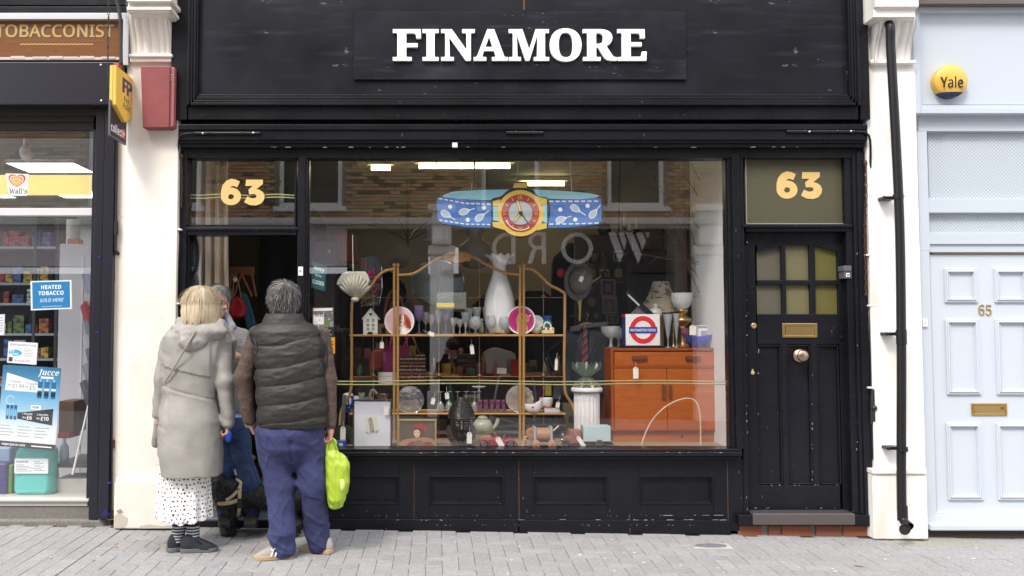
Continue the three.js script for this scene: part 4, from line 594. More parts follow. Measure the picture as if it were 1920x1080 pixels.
const BED = P(1000, 839, -.12).y;                                       // top of the display bed
const FLOOR = P(450, 972, -.2).y;
{
const x0 = -1.86, x1 = 2.13, top = 3.2, zb = -4.8;
const w = mat([.27, .225, .215], .85, { bumpMap: tPlasterB, bumpScale: .002 }), cl = mat([.62, .58, .42], .85), fl = mat([.12, .075, .045], .55, { map: tWood });
struct('shop_floor', box(x0, FLOOR - .2, zb, x1, FLOOR, -.06), fl);
struct('shop_ceiling', box(x0, top, zb, x1, top + .2, -.06), cl);
struct('back_wall', box(x0, FLOOR, zb - .2, x1, top, zb), w);
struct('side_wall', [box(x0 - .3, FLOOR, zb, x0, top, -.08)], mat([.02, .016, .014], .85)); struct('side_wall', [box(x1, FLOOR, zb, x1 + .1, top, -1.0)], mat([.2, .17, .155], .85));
struct('window_reveal', [box(P(1367, 600, -.06).x, BED - .3, -1.0, x1 + .1, top, -.085)], mat([.72, .72, .71], .6));
struct('hall_wall', [box(2.23, FLOOR, -3, 4.2, top, -2.8), box(3.1, FLOOR, -2.8, 3.25, top, -.12), box(2.23, top, -3, 3.25, top + .2, -.06), box(2.23, FLOOR - .2, -3, 3.25, FLOOR, -.1)], mat([.55, .52, .3], .8));
struct('reveal_board', [B(347, 432, 373, 975, -.14, -.11, .002)], mat([.66, .66, .67], .6));
struct('display_bed', [box(-1.02, BED - .05, -1.25, P(1366, 600, -.06).x, BED, -.04), box(-1.02, FLOOR, -1.25, 2.1, BED - .06, -1.2)], mat([.36, .27, .19], .6, { map: tWood }));
const em = new THREE.MeshStandardMaterial({ color: 0x111111, emissive: lin(1, .93, .55), emissiveIntensity: 5 });
for (const [x, z, l, k] of [[.3, -2.9, .95, 2], [-.58, -3.0, .2, 1], [1.25, -4.0, .5, 1.4]]) {
const t = thing('strip_light', [`long bright fluorescent tube on the shop ceiling behind the watch sign`, 'short fluorescent tube on the ceiling left of the long one', 'fluorescent tube at the back right of the shop ceiling'][k === 2 ? 0 : x < 0 ? 1 : 2], 'light', [x, top - .1, z]);
mk(t, 'batten', box(x - l / 2 - .05, top - .05, z - .05, x + l / 2 + .05, top - .002, z + .05, .004), mat([.6, .58, .45], .5)); mk(t, 'tube', bar([x - l / 2, top - .085, z], [x + l / 2, top - .085, z], .02, .02, 12), em);
const a = new THREE.RectAreaLight(0xffeeb4, 6 * k, l, .06); a.position.set(x, top - .11, z); a.lookAt(x, 0, z); scene.add(a);
}
}
const RZ = -.55;
{
const t = thing('display_rack', 'brass coloured folding display rack with arched top and two shelves in the window', 'display rack', [P(860, 842, RZ).x, BED, RZ]);
const post = (x, y0, y1) => mk(t, 'post', [bar(P(x, y0, RZ), P(x, y1, RZ), .0105), sph(...P(x, y0 - 3, RZ).toArray(), .015)], M.gold);
post(739, 500, 842); post(746, 500, 842); post(975, 502, 842); post(982, 500, 842);
const tb = (n, pts, r = .0115) => mk(t, n, tube(pts.map(p => P(p[0], p[1], RZ + (p[2] || 0))), r, 50, 8), M.gold);
tb('arch', [[746, 516], [775, 513], [803, 496], [828, 482], [857, 475], [886, 481], [912, 496], [945, 511], [975, 515]]);
tb('arch', [[739, 505], [722, 508], [707, 520], [694, 538], [676, 556], [660, 566]]); tb('arch', [[982, 503], [1000, 506], [1014, 518], [1030, 534], [1046, 542], [1059, 550]]);
tb('post', [[660, 566], [659, 600], [659, 700], [657, 735], [648, 752], [640, 772], [637, 800], [637, 842]]); tb('post', [[1059, 550], [1059, 600], [1058, 700], [1061, 738], [1074, 760], [1081, 785], [1078, 815], [1075, 842]]);
for (const y of [629, 776]) { const a = P(655, y, RZ), b = P(1060, y, RZ); mk(t, 'shelf', [bar([a.x, a.y, RZ], [b.x, b.y, RZ], .009), box(a.x, a.y - .006, RZ - .32, b.x, a.y + .002, RZ - .01, .001), bar([a.x, a.y, RZ - .32], [b.x, b.y, RZ - .32], .009)], y > 700 ? M.gold : M.gold); }
{ const c = (x, y) => P(x, y, RZ + .02), k = []; k.push(prismQ([[832, 481], [836, 475], [842, 474], [845, 470], [851, 474], [854, 465], [857, 462], [860, 465], [863, 474], [869, 470], [873, 475], [879, 475], [883, 482], [880, 490], [872, 489], [865, 492], [857, 493], [849, 491], [842, 489], [834, 489]], RZ - .01, RZ + .03, .006)); for (const x of [842, 857, 872]) k.push(sph(...c(x, 482).toArray(), .018, .014, .02)); mk(t, 'ornament', k, M.gold); }
const wires = [], ros = []; for (const [x, a, b] of [[700, 500, 800], [823, 500, 842], [899, 485, 842], [1019, 531, 800]]) { wires.push(bar(P(x, a, RZ - .16), P(x, b, RZ - .16), .003, .003, 6)); for (const y of [558, 706]) ros.push(turned(lathe([[0, 0], [.022, .006], [.012, .014], [.006, .022], [0, .024]], 0, 0, 0, 12), ...P(x, y, RZ - .16).toArray())); }
for (const y of [558, 706]) wires.push(bar(P(660, y, RZ - .16), P(1059, y, RZ - .16), .0022, .0022, 6));
mk(t, 'wires', wires, M.gold, { kind: 'stuff' }); mk(t, 'rosettes', ros, M.brassOld, { kind: 'stuff' });
}
const SH1 = P(860, 627, RZ).y + .005, SH2 = P(860, 775, RZ).y + .005;
{ // wrist watch sign
const z = -.16, W = (X, Y) => [800 + X / 5.333, 280 + Y / 5.333], q = a => a.map(p => W(p[0], p[1])), t = thing('watch_sign', 'painted cut-out sign of a giant wristwatch with blue tennis racket strap hanging in the window', 'sign', P(974, 445, z));
const lb = mat([.24, .56, .66], .5), bl = mat([.035, .16, .48], .5), bk = mat([.02, .02, .022], .5), ye = mat([.72, .50, .08], .5), rd = mat([.36, .035, .035], .5), gr = mat([.36, .40, .40], .5), wh = mat([.78, .79, .77], .5), pw = mat([.62, .72, .74], .5);
const L = (n, pts, k, m) => mk(t, n, prismQ(q(pts), z - .006, z + k * .0022), m);
const sm = pts => { const c = new THREE.CatmullRomCurve3(pts.map(p => new V3(p[0], p[1], 0)), true, 'centripetal').getPoints(64); return c.map(p => [p.x, p.y]); };
L('strap_outline', sm([[98, 500], [150, 455], [400, 398], [800, 394], [1040, 394], [1400, 408], [1660, 434], [1755, 485], [1758, 700], [1710, 756], [1450, 786], [1215, 793], [650, 793], [400, 783], [140, 745], [98, 660]]), 0, bk);
L('strap_inside', sm([[158, 468], [260, 425], [500, 408], [800, 402], [1060, 402], [1400, 418], [1640, 443], [1722, 466], [1640, 490], [1400, 499], [1210, 492], [650, 508], [400, 500], [230, 484]]), 1, lb);
L('strap', [[105, 485], [158, 476], [400, 508], [652, 520], [652, 785], [400, 776], [150, 740], [110, 690], [104, 600]], 2, bl); L('strap', [[1212, 508], [1450, 506], [1700, 482], [1742, 492], [1750, 610], [1748, 716], [1700, 750], [1450, 779], [1212, 786]], 2, bl);
const st = []; const dash = (a, b, n) => { for (let i = 0; i < n; i++) { const u = (i + .1) / n, v = (i + .75) / n, A = [a[0] + (b[0] - a[0]) * u, a[1] + (b[1] - a[1]) * u], C = [a[0] + (b[0] - a[0]) * v, a[1] + (b[1] - a[1]) * v]; st.push(prismQ(q([[A[0], A[1] - 6], [C[0], C[1] - 6], [C[0], C[1] + 6], [A[0], A[1] + 6]]), z, z + .0064)); } };
dash([118, 490], [385, 540], 5); dash([385, 540], [650, 550], 5); dash([118, 705], [385, 748], 5); dash([385, 748], [650, 753], 5); dash([1218, 520], [1730, 518], 8); dash([1218, 748], [1480, 745], 4); dash([1480, 745], [1735, 736], 4); mk(t, 'stitching', st, wh, { kind: 'stuff' });
for (const [x, y] of [[235, 575], [573, 585], [410, 706], [1335, 603], [1608, 566], [1485, 703]]) { const p = P(...W(x, y), z); mk(t, 'painted_ball', prism(circ(p.x, p.y, .0155, 20), z, z + .0064), wh); }
const racket = (x, y, hx, hy, rr) => { const c = P(...W(x, y), z), h = P(...W(hx, hy), z), a = Math.atan2(h.y - c.y, h.x - c.x), g = [ringE(.036, .026), ribbon([[.034, 0], [.04 + Math.hypot(h.x - c.x, h.y - c.y) - .04, 0]], .006, 0, .0064), ribbon([[.03, .012], [.05, 0]], .005, 0, .006), ribbon([[.03, -.012], [.05, 0]], .005, 0, .006)]; const f = [prism(circ(0, 0, .033, 24, .023), 0, .0056)]; const s = []; for (let i = -3; i <= 3; i++) { s.push(box(-.028, i * .006 - .0006, 0, .028, i * .006 + .0006, .0062)); s.push(box(i * .008 - .0006, -.018, 0, i * .008 + .0006, .018, .0063)); } const pl = m => m.map(k => k.rotateZ(a).translate(c.x, c.y, z)); const r = mk(t, 'painted_racket', pl([...g, ...s]), wh); mk(r, 'strings', pl(f), mat([.18, .42, .62], .5)); };
const ringE = (a, b) => prism(circ(0, 0, a, 28, b), 0, .0064, 0, [circ(0, 0, a - .005, 28, b - .005).reverse()]);
racket(185, 645, 285, 705); racket(370, 625, 480, 592); racket(525, 685, 620, 618); racket(1480, 590, 1590, 660); racket(1335, 705, 1445, 668); racket(1660, 650, 1735, 560);
L('watch_outline', sm([[648, 500], [740, 470], [830, 400], [940, 388], [1050, 400], [1120, 470], [1215, 490], [1215, 735], [1120, 800], [1050, 865], [940, 884], [830, 865], [745, 800], [648, 790], [648, 650]]), 3, bk);
L('lug', [[660, 518], [735, 500], [735, 565], [665, 568]], 4, ye); L('lug', [[660, 728], [745, 728], [780, 808], [662, 772]], 4, ye); L('lug', [[1095, 470], [1203, 497], [1203, 550], [1130, 548]], 4, ye); L('lug', [[1130, 745], [1200, 738], [1200, 788], [1100, 812]], 4, ye); L('lug_gap', [[664, 572], [730, 572], [730, 722], [664, 706]], 4, lb); L('lug_gap', [[1160, 550], [1204, 552], [1204, 736], [1160, 722]], 4, lb);
L('crown_outline', [[850, 385], [868, 325], [1002, 325], [1022, 385], [1000, 402], [870, 402]], 3.4, bk); L('crown', [[862, 385], [876, 336], [996, 336], [1008, 385]], 4, ye);
const c = P(...W(936, 640), z), k = mpp(z) / 5.333, disc = (n, r, i, m, ri) => mk(t, n, ri ? ring(c.x, c.y, ri * k, r * k, z, z + i * .0022) : prism(circ(c.x, c.y, r * k, 56), z, z + i * .0022), m);
disc('bezel', 233, 5, ye); disc('dial_ring', 190, 6, rd); disc('dial', 124, 7, bk); disc('dial_centre', 120, 8, gr);
const hand = (x0, y0, x1, y1, w0, m, i) => { const a = P(...W(x0, y0), z), b = P(...W(x1, y1), z); mk(t, 'watch_hand', ribbon([[a.x, a.y], [b.x, b.y]], w0 * k, z, z + i * .0022), m); };
hand(940, 640, 902, 512, 30, bk, 9); hand(940, 640, 903, 516, 20, ye, 10); hand(940, 640, 868, 728, 28, bk, 9); hand(940, 640, 871, 724, 18, ye, 10); hand(936, 632, 1012, 742, 9, bk, 11); disc('hub', 19, 12, bk);
for (let i = 0; i < 12; i++) { const a = i * PI / 6, r = 158; const x = c.x + Math.sin(a) * r * k, y = c.y + Math.cos(a) * r * k; const rom = { 0: 'IX', 3: 'XII', 6: 'III', 9: 'VI' }[i]; if (rom) { const gl = letters(rom, 'serif_regular', -22 * k, -17 * k, 22 * k, 17 * k, 0, 1); mk(t, 'numeral', gl.map(g => g.scale(1, 1, .0154).rotateZ(-a).translate(x, y, z)), ye); } else mk(t, 'hour_mark', turned(box(-4 * k, -15 * k, 0, 4 * k, 15 * k, .0152), x, y, z, 0, 0, -a), ye); }
{ const arc = []; for (let i = 0; i <= 14; i++) { const a = (205 + i * 7) * R; arc.push([c.x + Math.cos(a) * 158 * k, c.y + Math.sin(a) * 172 * k]); } mk(t, 'painted_glint', ribbon(arc, 9 * k, z, z + .0153), wh); }
for (const [a, b, d, e] of [[885, 345, 880, 410], [972, 300, 968, 342], [1068, 296, 1072, 358]]) mk(t, 'string', bar(P(a, b - 6, z), P(d, e, z), .0016, .0016, 5), M.white);
}
{ // pearl vase
const c = P(937, 627, RZ - .14), h = P(937, 478, RZ - .14).y - c.y, k = mpp(RZ - .14);
const pr = [[12, 0], [18, .01], [23, .08], [27, .22], [28, .33], [26, .45], [20, .60], [14, .73], [12, .82], [14, .90], [21, .965], [27, 1]].map(p => [p[0] * k * 1.04, p[1] * h]); const inner = pr.slice(3).reverse().map(p => [p[0] - .004, p[1]]);
const sp = new THREE.CatmullRomCurve3(pr.map(p => new V3(p[0], p[1], 0))).getPoints(50).map(p => [p.x, p.y]);
const g = new THREE.LatheGeometry([...sp, ...inner].map(p => new THREE.Vector2(p[0], p[1])), 64), p = g.attributes.position; for (let i = 0; i < p.count; i++) { const y = p.getY(i) / h, a = Math.atan2(p.getZ(i), p.getX(i)); if (y > .88) { const f = 1 + (y - .88) * .7 * Math.cos(a * 12); p.setX(i, p.getX(i) * f); p.setZ(i, p.getZ(i) * f); p.setY(i, p.getY(i) - (y - .88) * .08 * (1 - Math.cos(a * 12))); } else { const f = 1 + .01 * Math.cos(a * 10) ; p.setX(i, p.getX(i) * f); p.setZ(i, p.getZ(i) * f); } } g.computeVertexNormals();
solo('vase', g.translate(c.x, SH1, c.z), mat([.88, .89, .87], .2, { clearcoat: 1, clearcoatRoughness: .12, iridescence: .8, iridescenceIOR: 1.5 }), 'tall pearly white vase with a frilled lip on the rack shelf', 'vase');
}
function plate(cx, cy, rpx, z, label, base, draw, tilt = -.12) {
const c = P(cx, cy, z), r = rpx * mpp(z), t = thing('plate', label, 'plate', [c.x, c.y - r, c.z]); const T = g => g.rotateX(PI / 2 + tilt).translate(c.x, c.y, z);
mk(t, 'dish', T(lathe([[0, 0], [r * .6, 0], [r * .72, .008], [r * .98, .016], [r, .02], [r * .97, .022], [r * .7, .0135], [0, .0065]], 0, 0, 0, 56)), base);
if (draw) { const g = prep(new THREE.CircleGeometry(r * .93, 56)); const p = g.attributes.position; for (let i = 0; i < p.count; i++) { const q = Math.hypot(p.getX(i), p.getY(i)) / r; p.setZ(i, .0085 + Math.max(0, q - .7) * .05); } mk(t, 'painted_face', g.rotateX(tilt).translate(c.x, c.y, z), print(canvasTex(256, 256, draw), .22), { uv: true }); }
return t;
}
const blob = (x, c, pts) => { x.fillStyle = c; x.beginPath(); pts.forEach((p, i) => { const q = pts[(i + 1) % pts.length], mx = (p[0] + q[0]) / 2, my = (p[1] + q[1]) / 2; i ? x.quadraticCurveTo(p[0], p[1], mx, my) : x.moveTo((p[0] + pts.at(-1)[0]) / 2, (p[1] + pts.at(-1)[1]) / 2) || x.quadraticCurveTo(p[0], p[1], mx, my); }); x.closePath(); x.fill(); };
plate(749, 603, 28, RZ - .05, 'white rimmed plate with a brown and white hound on pale pink, leaning on the rack', M.porcelain, (x, W) => {
x.fillStyle = '#e3bccb'; x.fillRect(0, 0, W, W); blob(x, '#b9603a', [[110, 120], [122, 70], [160, 52], [195, 68], [222, 100], [240, 160], [225, 200], [190, 190], [170, 150], [140, 170], [112, 190], [100, 150]]); blob(x, '#efe6dc', [[148, 62], [164, 58], [172, 100], [168, 150], [150, 176], [130, 150], [140, 110]]); blob(x, '#efe9e2', [[130, 170], [190, 190], [205, 250], [120, 256], [118, 210]]); blob(x, '#8a3d22', [[196, 90], [232, 150], [222, 196], [196, 176], [184, 120]]); blob(x, '#2b2226', [[130, 128], [148, 126], [146, 144], [130, 144]]); x.fillStyle = '#2b1b18'; x.beginPath(); x.arc(144, 104, 5, 0, 7); x.arc(176, 102, 5, 0, 7); x.fill(); blob(x, '#c06a40', [[120, 196], [132, 190], [134, 250], [122, 256]]); blob(x, '#3a3238', [[216, 190], [240, 170], [246, 200], [222, 226]]);
});
plate(977, 601, 27, RZ - .05, 'white rimmed plate with a golden retriever on magenta, leaning on the rack', M.porcelain, (x, W) => {
x.fillStyle = '#b22a78'; x.fillRect(0, 0, W, W); x.strokeStyle = '#d772a8'; x.lineWidth = 2; x.beginPath(); x.arc(128, 128, 110, 0, 7); x.stroke(); blob(x, '#d9a55c', [[86, 90], [112, 60], [150, 52], [182, 66], [206, 100], [200, 150], [176, 140], [190, 200], [190, 256], [80, 256], [92, 180], [80, 140]]); blob(x, '#f0d9a0', [[110, 170], [150, 160], [172, 200], [160, 256], [104, 256]]); blob(x, '#c08a45', [[84, 96], [100, 100], [104, 150], [86, 150]]); blob(x, '#c08a45', [[184, 90], [202, 110], [200, 150], [184, 130]]); blob(x, '#f2e0b4', [[120, 100], [160, 96], [156, 130], [128, 132]]); x.fillStyle = '#3a2416'; x.beginPath(); x.arc(122, 92, 5, 0, 7); x.arc(156, 90, 5, 0, 7); x.arc(140, 116, 8, 0, 7); x.fill(); x.fillStyle = '#eee'; x.fillRect(204, 80, 14, 10);
});
{ // little white house lantern
const z = RZ - .02, d = (x, y) => [x, y]; const t = thing('house_lantern', 'small white house shaped lantern with tiny windows on the rack shelf', 'lantern', [P(694, 629, z).x, SH1, z]);
const q = (X, Y) => [620 + X / 5.142, 470 + Y / 5.142]; const holes = []; for (const [x, ys] of [[352, 1], [403, 1]]) for (const y of [660, 705, 742]) holes.push([q(x - 5, y), q(x + 18, y), q(x + 18, y + 24), q(x - 5, y + 24)]);
holes.push([q(352, 820), q(352, 795), q(366, 782), q(395, 782), q(408, 795), q(408, 820)], [q(385, 632), q(370, 612), q(372, 602), q(380, 601), q(385, 607), q(391, 601), q(399, 602), q(401, 612)]);
const wm = mat([.74, .74, .66], .5); mk(t, 'front', prismQ([[681, 629.5], [681, 597], q(385, 562), [708, 595], [708, 629.5]].map(p => p), z - .006, z, 0, holes), wm);
const bars = []; for (const x of [352, 403]) for (const y of [660, 705, 742]) { const a = P(...q(x + 6, y), z), b = P(...q(x + 6, y + 24), z), e = P(...q(x - 5, y + 12), z), f = P(...q(x + 18, y + 12), z); bars.push(bar(a, b, .0016, .0016, 4), bar(e, f, .0016, .0016, 4)); } mk(t, 'glazing_bars', bars, wm, { kind: 'stuff' });
const a = rect(681, 597, 708, 629, z), ap = P(...q(385, 562), z); mk(t, 'side_wall', [box(a.x0, SH1, z - .1, a.x0 + .004, a.y1, z - .0065), box(a.x1 - .004, SH1, z - .1, a.x1, a.y1, z - .0065), box(a.x0, SH1, z - .104, a.x1, a.y1, z - .1)], mat([.16, .15, .13], .7)); mk(t, 'roof', [ribbon([[a.x0 - .01, a.y1 - .006], [ap.x, ap.y + .004], [a.x1 + .012, a.y1 - .008]], .006, z - .11, z + .006)], wm);
}
{ // shell wall bracket hanging in the window
const z = -.33, S0 = (X, Y) => [620 + X / 5.142, 470 + Y / 5.142], t = thing('shell_bracket', 'cream plaster bracket shaped like a scallop shell hanging left in the window', 'wall bracket', P(663, 600, z));
const m = mat([.60, .57, .47], .6, { bumpMap: tPlasterB, bumpScale: .003 }); const base = P(...S0(238, 470), z), k = mpp(z) / 5.142, g = new THREE.PlaneGeometry(1, 1, 66, 20), p = g.attributes.position;
for (let i = 0; i < p.count; i++) { const u = p.getX(i) * 2, v = p.getY(i) + .5, a = u * 1.05 + 0, rr = v * (215 + 22 * Math.abs(Math.cos(u * 5.5 * PI))) * (1 - .12 * u * u) * k; p.setXYZ(i, base.x + Math.sin(a) * rr * (v < .3 ? .55 + v : .85) , base.y + Math.cos(a) * rr, z + .02 + .07 * Math.sin(v * PI * .75) + .02 * v * Math.abs(Math.cos(u * 5.5 * PI)) - .05 * u * u); } g.computeVertexNormals();
mk(t, 'shell', [g, sph(base.x, base.y, z + .02, .03, .02, .03)], m); mk(t, 'shelf_top', [prismQ([[...S0(55, 320)], [...S0(70, 280)], [...S0(110, 222)], [...S0(150, 200)], [...S0(330, 200)], [...S0(360, 235)], [...S0(376, 290)], [...S0(360, 310)], [...S0(300, 270)], [...S0(230, 250)], [...S0(160, 275)], [...S0(110, 330)], [...S0(70, 335)]], z - .06, z + .01, .008)], m);
mk(t, 'wire', bar(P(661, 440, z), P(662, 508, z), .003, .003, 5), M.white);
}
function priceTag(px, py, z, rot, label, w = .032, h = .062) { const t = thing('price_tag', label, 'tag', P(px, py, z)), c = P(px, py, z); const T = g => g.rotateZ(rot).translate(c.x, c.y, z); mk(t, 'card', T(prism([[-w / 2, -h / 2], [w / 2, -h / 2], [w / 2, h * .34], [w * .25, h / 2], [-w * .25, h / 2], [-w / 2, h * .34]], -.001, .001)), M.tagm); mk(t, 'eyelet', T(ring(0, h * .38, .002, .005, .001, .0022, 0, 12)), M.brassOld); mk(t, 'string', T(bar([0, h * .4, .002], [.004, h * .4 + .05, -.004], .0012, .0012, 5)), M.string); return t; }
{ // teak sideboard
const z = -.42, wd = mat([.48, .115, .014], .4, { map: tWood, specularIntensity: .6 }), wd2 = mat([.36, .075, .010], .42, { map: tWood, specularIntensity: .6 }), q = rect(1146, 653, 1356, 808, z);
const t = thing('sideboard', 'orange brown teak sideboard with one wide drawer over two doors', 'sideboard', [(q.x0 + q.x1) / 2, BED, z]);
mk(t, 'carcass', [box(q.x0, q.y0, z - .42, q.x0 + .02, q.y1, z, .002), box(q.x1 - .02, q.y0, z - .42, q.x1, q.y1, z, .002), box(q.x0 + .02, q.y1 - .018, z - .42, q.x1 - .02, q.y1, z, .002), box(q.x0 + .02, q.y0, z - .42, q.x1 - .02, q.y0 + .016, z, .002), box(q.x0 + .02, q.y0 + .016, z - .42, q.x1 - .02, q.y1 - .018, z - .03), B(1151, 685, 1349, 690, z - .03, z - .002, .001)], wd2, { turn: true });
mk(t, 'drawer', B(1152, 660, 1348, 685, z - .03, z - .004, .002), wd, { turn: false }); mk(t, 'door', B(1152, 691, 1250.4, 804, z - .03, z - .004, .002), wd); mk(t, 'door', B(1251.4, 691, 1349, 804, z - .03, z - .004, .002), wd);
mk(t, 'plinth', B(1150, 808, 1352, 833, z - .4, z - .03, .002), mat([.48, .13, .018], .4, { map: tWood })); mk(t, 'hole', (() => { const c = P(1279, 819, z - .03); return prism(circ(c.x, c.y, .009, 16), z - .03, z - .029); })(), M.dark);
const h2 = mat([.14, .04, .012], .4); for (const [a, b] of [[1186, 1214], [1286, 1314]]) mk(t, 'handle', B(a, 667, b, 675, z - .004, z + .018, .004), h2); for (const x of [1242, 1255]) mk(t, 'handle', B(x, 721, x + 5, 748, z - .004, z + .016, .004), h2);
}
const SB = P(1250, 652, -.42).y;
priceTag(1192, 699, -.37, .02, 'price tag hanging from the sideboard drawer handle', .04, .085);
{ // roundel sign
const z = -.46, c = P(1206, 645, z), w = .27, h = P(1206, 590, z).y - SB - .012, t = thing('lightbox_sign', 'square lightbox sign with a red ring and blue bar reading Walthamstow Central on the sideboard', 'sign', [c.x, SB, z]);
const x0 = c.x - w / 2, x1 = c.x + w / 2, y0 = SB + .016, y1 = y0 + h, cy = (y0 + y1) / 2, wh = mat([.8, .8, .79], .35), nv = mat([.02, .025, .16], .4);
mk(t, 'case', box(x0, y0, z - .1, x1, y1, z - .012, .003), nv); mk(t, 'front', box(x0, y0, z - .012, x1, y1, z, .002), wh); mk(t, 'base', box(x0 - .02, SB, z - .1, x1 + .03, SB + .015, z + .01, .002), M.black2); mk(t, 'red_corner', box(x0 - .001, y1 - .02, z - .09, x0 + .01, y1 + .0015, z - .013), mat([.5, .02, .03], .4));
mk(t, 'ring', ring(c.x, cy, h * .29, h * .44, z, z + .002, 0, 48), mat([.68, .02, .025], .4)); mk(t, 'bar', box(c.x - w * .41, cy - h * .105, z, c.x + w * .41, cy + h * .09, z + .0035), mat([.02, .04, .33], .4));
mk(t, 'letter', letters('WALTHAMSTOW CENTRAL', 'sans_bold', c.x - w * .375, cy - h * .05, c.x + w * .375, cy + h * .035, z + .0035, z + .0045), wh); t.rotation.y = .12;
}
function glassware(name, label, px, y, z, kind, hpx, wpx, m, group) { // stemmed glasses, flutes and bowls
const c = P(px, 600, z), k = mpp(z), h = hpx * k, r = wpx * k / 2; const pr = { goblet: [[.75, 0], [.72, .02], [.12, .05], [.10, .35], [.14, .42], [.62, .50], [.95, .65], [1, .82], [.92, 1], [.88, .99], [.94, .8], [.55, .53], [0, .46]], flute: [[.7, 0], [.66, .02], [.14, .05], [.12, .22], [.3, .32], [.55, .55], [.85, .85], [1, 1], [.94, .99], [.5, .55], [.22, .32], [0, .28]], tumbler: [[.8, 0], [.85, .03], [.95, .5], [1, 1], [.93, .99], [.88, .08], [0, .06]], brandy: [[.62, 0], [.6, .02], [.12, .05], [.12, .22], [.6, .3], [1, .48], [.96, .7], [.72, 1], [.68, .99], [.9, .68], [.9, .5], [.5, .33], [0, .28]], bowl: [[.35, 0], [.4, .06], [.8, .45], [1, 1], [.95, .98], [.74, .48], [.3, .12], [0, .1]], bell: [[.6, 0], [.2, .05], [.14, .3], [.2, .4], [.5, .5], [.9, .72], [1, 1], [.93, .97], [.8, .72], [.4, .53], [0, .5]] }[kind];
return solo(name, lathe(pr.map(p => [p[0] * r, p[1] * h]), c.x, y, z, 24), m || M.clear, label, 'glass', group);
}
const tinted = (r, g, b, ro = .05) => new THREE.MeshPhysicalMaterial({ color: lin(r, g, b), roughness: ro, transmission: .85, thickness: 0, ior: 1.5 });
const purple = tinted(.58, .46, .72), redd = mat([.6, .05, .06], .4), zg = RZ - .06;
glassware('wine_glass', 'purple stemmed goblet right of the pink hound plate', 786, SH1, zg, 'goblet', 53, 19, purple); glassware('wine_glass', 'purple stemmed goblet under the boxed model car', 836, SH1, zg, 'goblet', 53, 17, purple);
[[851, 30, 10], [862, 28, 10], [873, 40, 15]].forEach(([x, h, w], i) => { const g = glassware('shot_glass', `small clear glass with a red flower, ${['first', 'second', 'third'][i]} from the left on the shelf`, x, SH1, zg + .02, i === 2 ? 'flute' : 'bell', h, w + 4, M.clear, 'glasses with red flowers'); const k = mpp(zg), b = P(x, 620, zg); mk(g, 'red_flower', sph(0, h * k * .62, w * k * .36, .008, .011, .004, 8, 6), redd); });
[[891, 32, 24], [921, 34, 20], [945, 32, 21]].forEach(([x, h, w], i) => glassware('brandy_glass', `round clear brandy glass before the pearly vase, ${['leftmost', 'middle', 'rightmost'][i]} of three`, x, SH1, zg + .03, 'brandy', h, w, M.clear, 'brandy glasses on the rack shelf'));
[[894, 50, 18], [912, 50, 16], [880, 48, 16]].forEach(([x, h, w], i) => glassware('champagne_flute', `tall clear flute behind the brandy glasses, ${['middle', 'rightmost', 'leftmost'][i]} of three`, x, SH1, zg - .06, 'flute', h, w, M.clear, 'clear flutes on the upper rack shelf'));
{ const c = P(903, 600, zg - .02); solo('figurine', [lathe([[0, 0], [.02, 0], [.022, .03], [.014, .07], [.012, .09], [0, .09]], c.x, SH1, zg - .02, 16), sph(c.x, SH1 + .105, zg - .02, .014)], mat([.2, .25, .15], .4), 'little dark green figurine among the clear glasses', 'figurine'); }
{ // stack of white bowls, owl jug, basket
const c = P(1005, 600, RZ - .1); const t = thing('bowl_stack', 'white china bowls beside the magenta dog plate', 'bowls', [c.x, SH1, RZ - .1]); mk(t, 'bowl', lathe([[.02, 0], [.03, .004], [.05, .03], [.054, .045], [.05, .045], [.03, .012], [0, .01]], c.x, SH1, RZ - .1), M.porcelain); mk(t, 'leaning_bowl', turned(lathe([[0, 0], [.03, .002], [.05, .02], [.055, .03], [.05, .03], [.02, .01], [0, .008]], 0, 0, 0), c.x + .005, SH1 + .085, RZ - .13, PI / 2 - .3, 0, -.2), M.porcelain);
const d = P(1026, 600, RZ - .12), j = thing('jug', 'small blue and green painted jug at the right end of the upper shelf', 'jug', [d.x, SH1, RZ - .12]); mk(j, 'body', lathe([[0, 0], [.03, 0], [.042, .04], [.04, .085], [.03, .11], [.036, .14], [.032, .14], [.026, .11], [0, .1]], d.x, SH1, RZ - .12), mat([.02, .2, .2], .25)); mk(j, 'blue_band', lathe([[.031, .112], [.037, .14], [.038, .142], [.032, .108]], d.x, SH1, RZ - .12), mat([.03, .06, .35], .3)); 
const e = P(1027, 600, RZ - .02), b = thing('basket', 'yellow china basket of painted eggs on the upper shelf', 'basket', [e.x, SH1, RZ - .02]); mk(b, 'basket', box(e.x - .047, SH1, RZ - .06, e.x + .047, SH1 + .028, RZ + .01, .006), mat([.7, .62, .25], .4)); mk(b, 'handle', tube([[e.x - .035, SH1 + .02, RZ - .02], [e.x - .02, SH1 + .085, RZ - .02], [e.x + .015, SH1 + .08, RZ - .02], [e.x + .03, SH1 + .02, RZ - .02]], .006, 24, 7), M.porcelain); [[-.03, '#6a2a18'], [-.012, '#d8cfc0'], [.006, '#7c3a20'], [.024, '#e2d9cc'], [.038, '#d2a640']].forEach(([x, c2]) => mk(b, 'egg', sph(e.x + x, SH1 + .034, RZ - .02 + x * .2, .014, .017, .014, 10, 8), mat(c2, .35)));
}
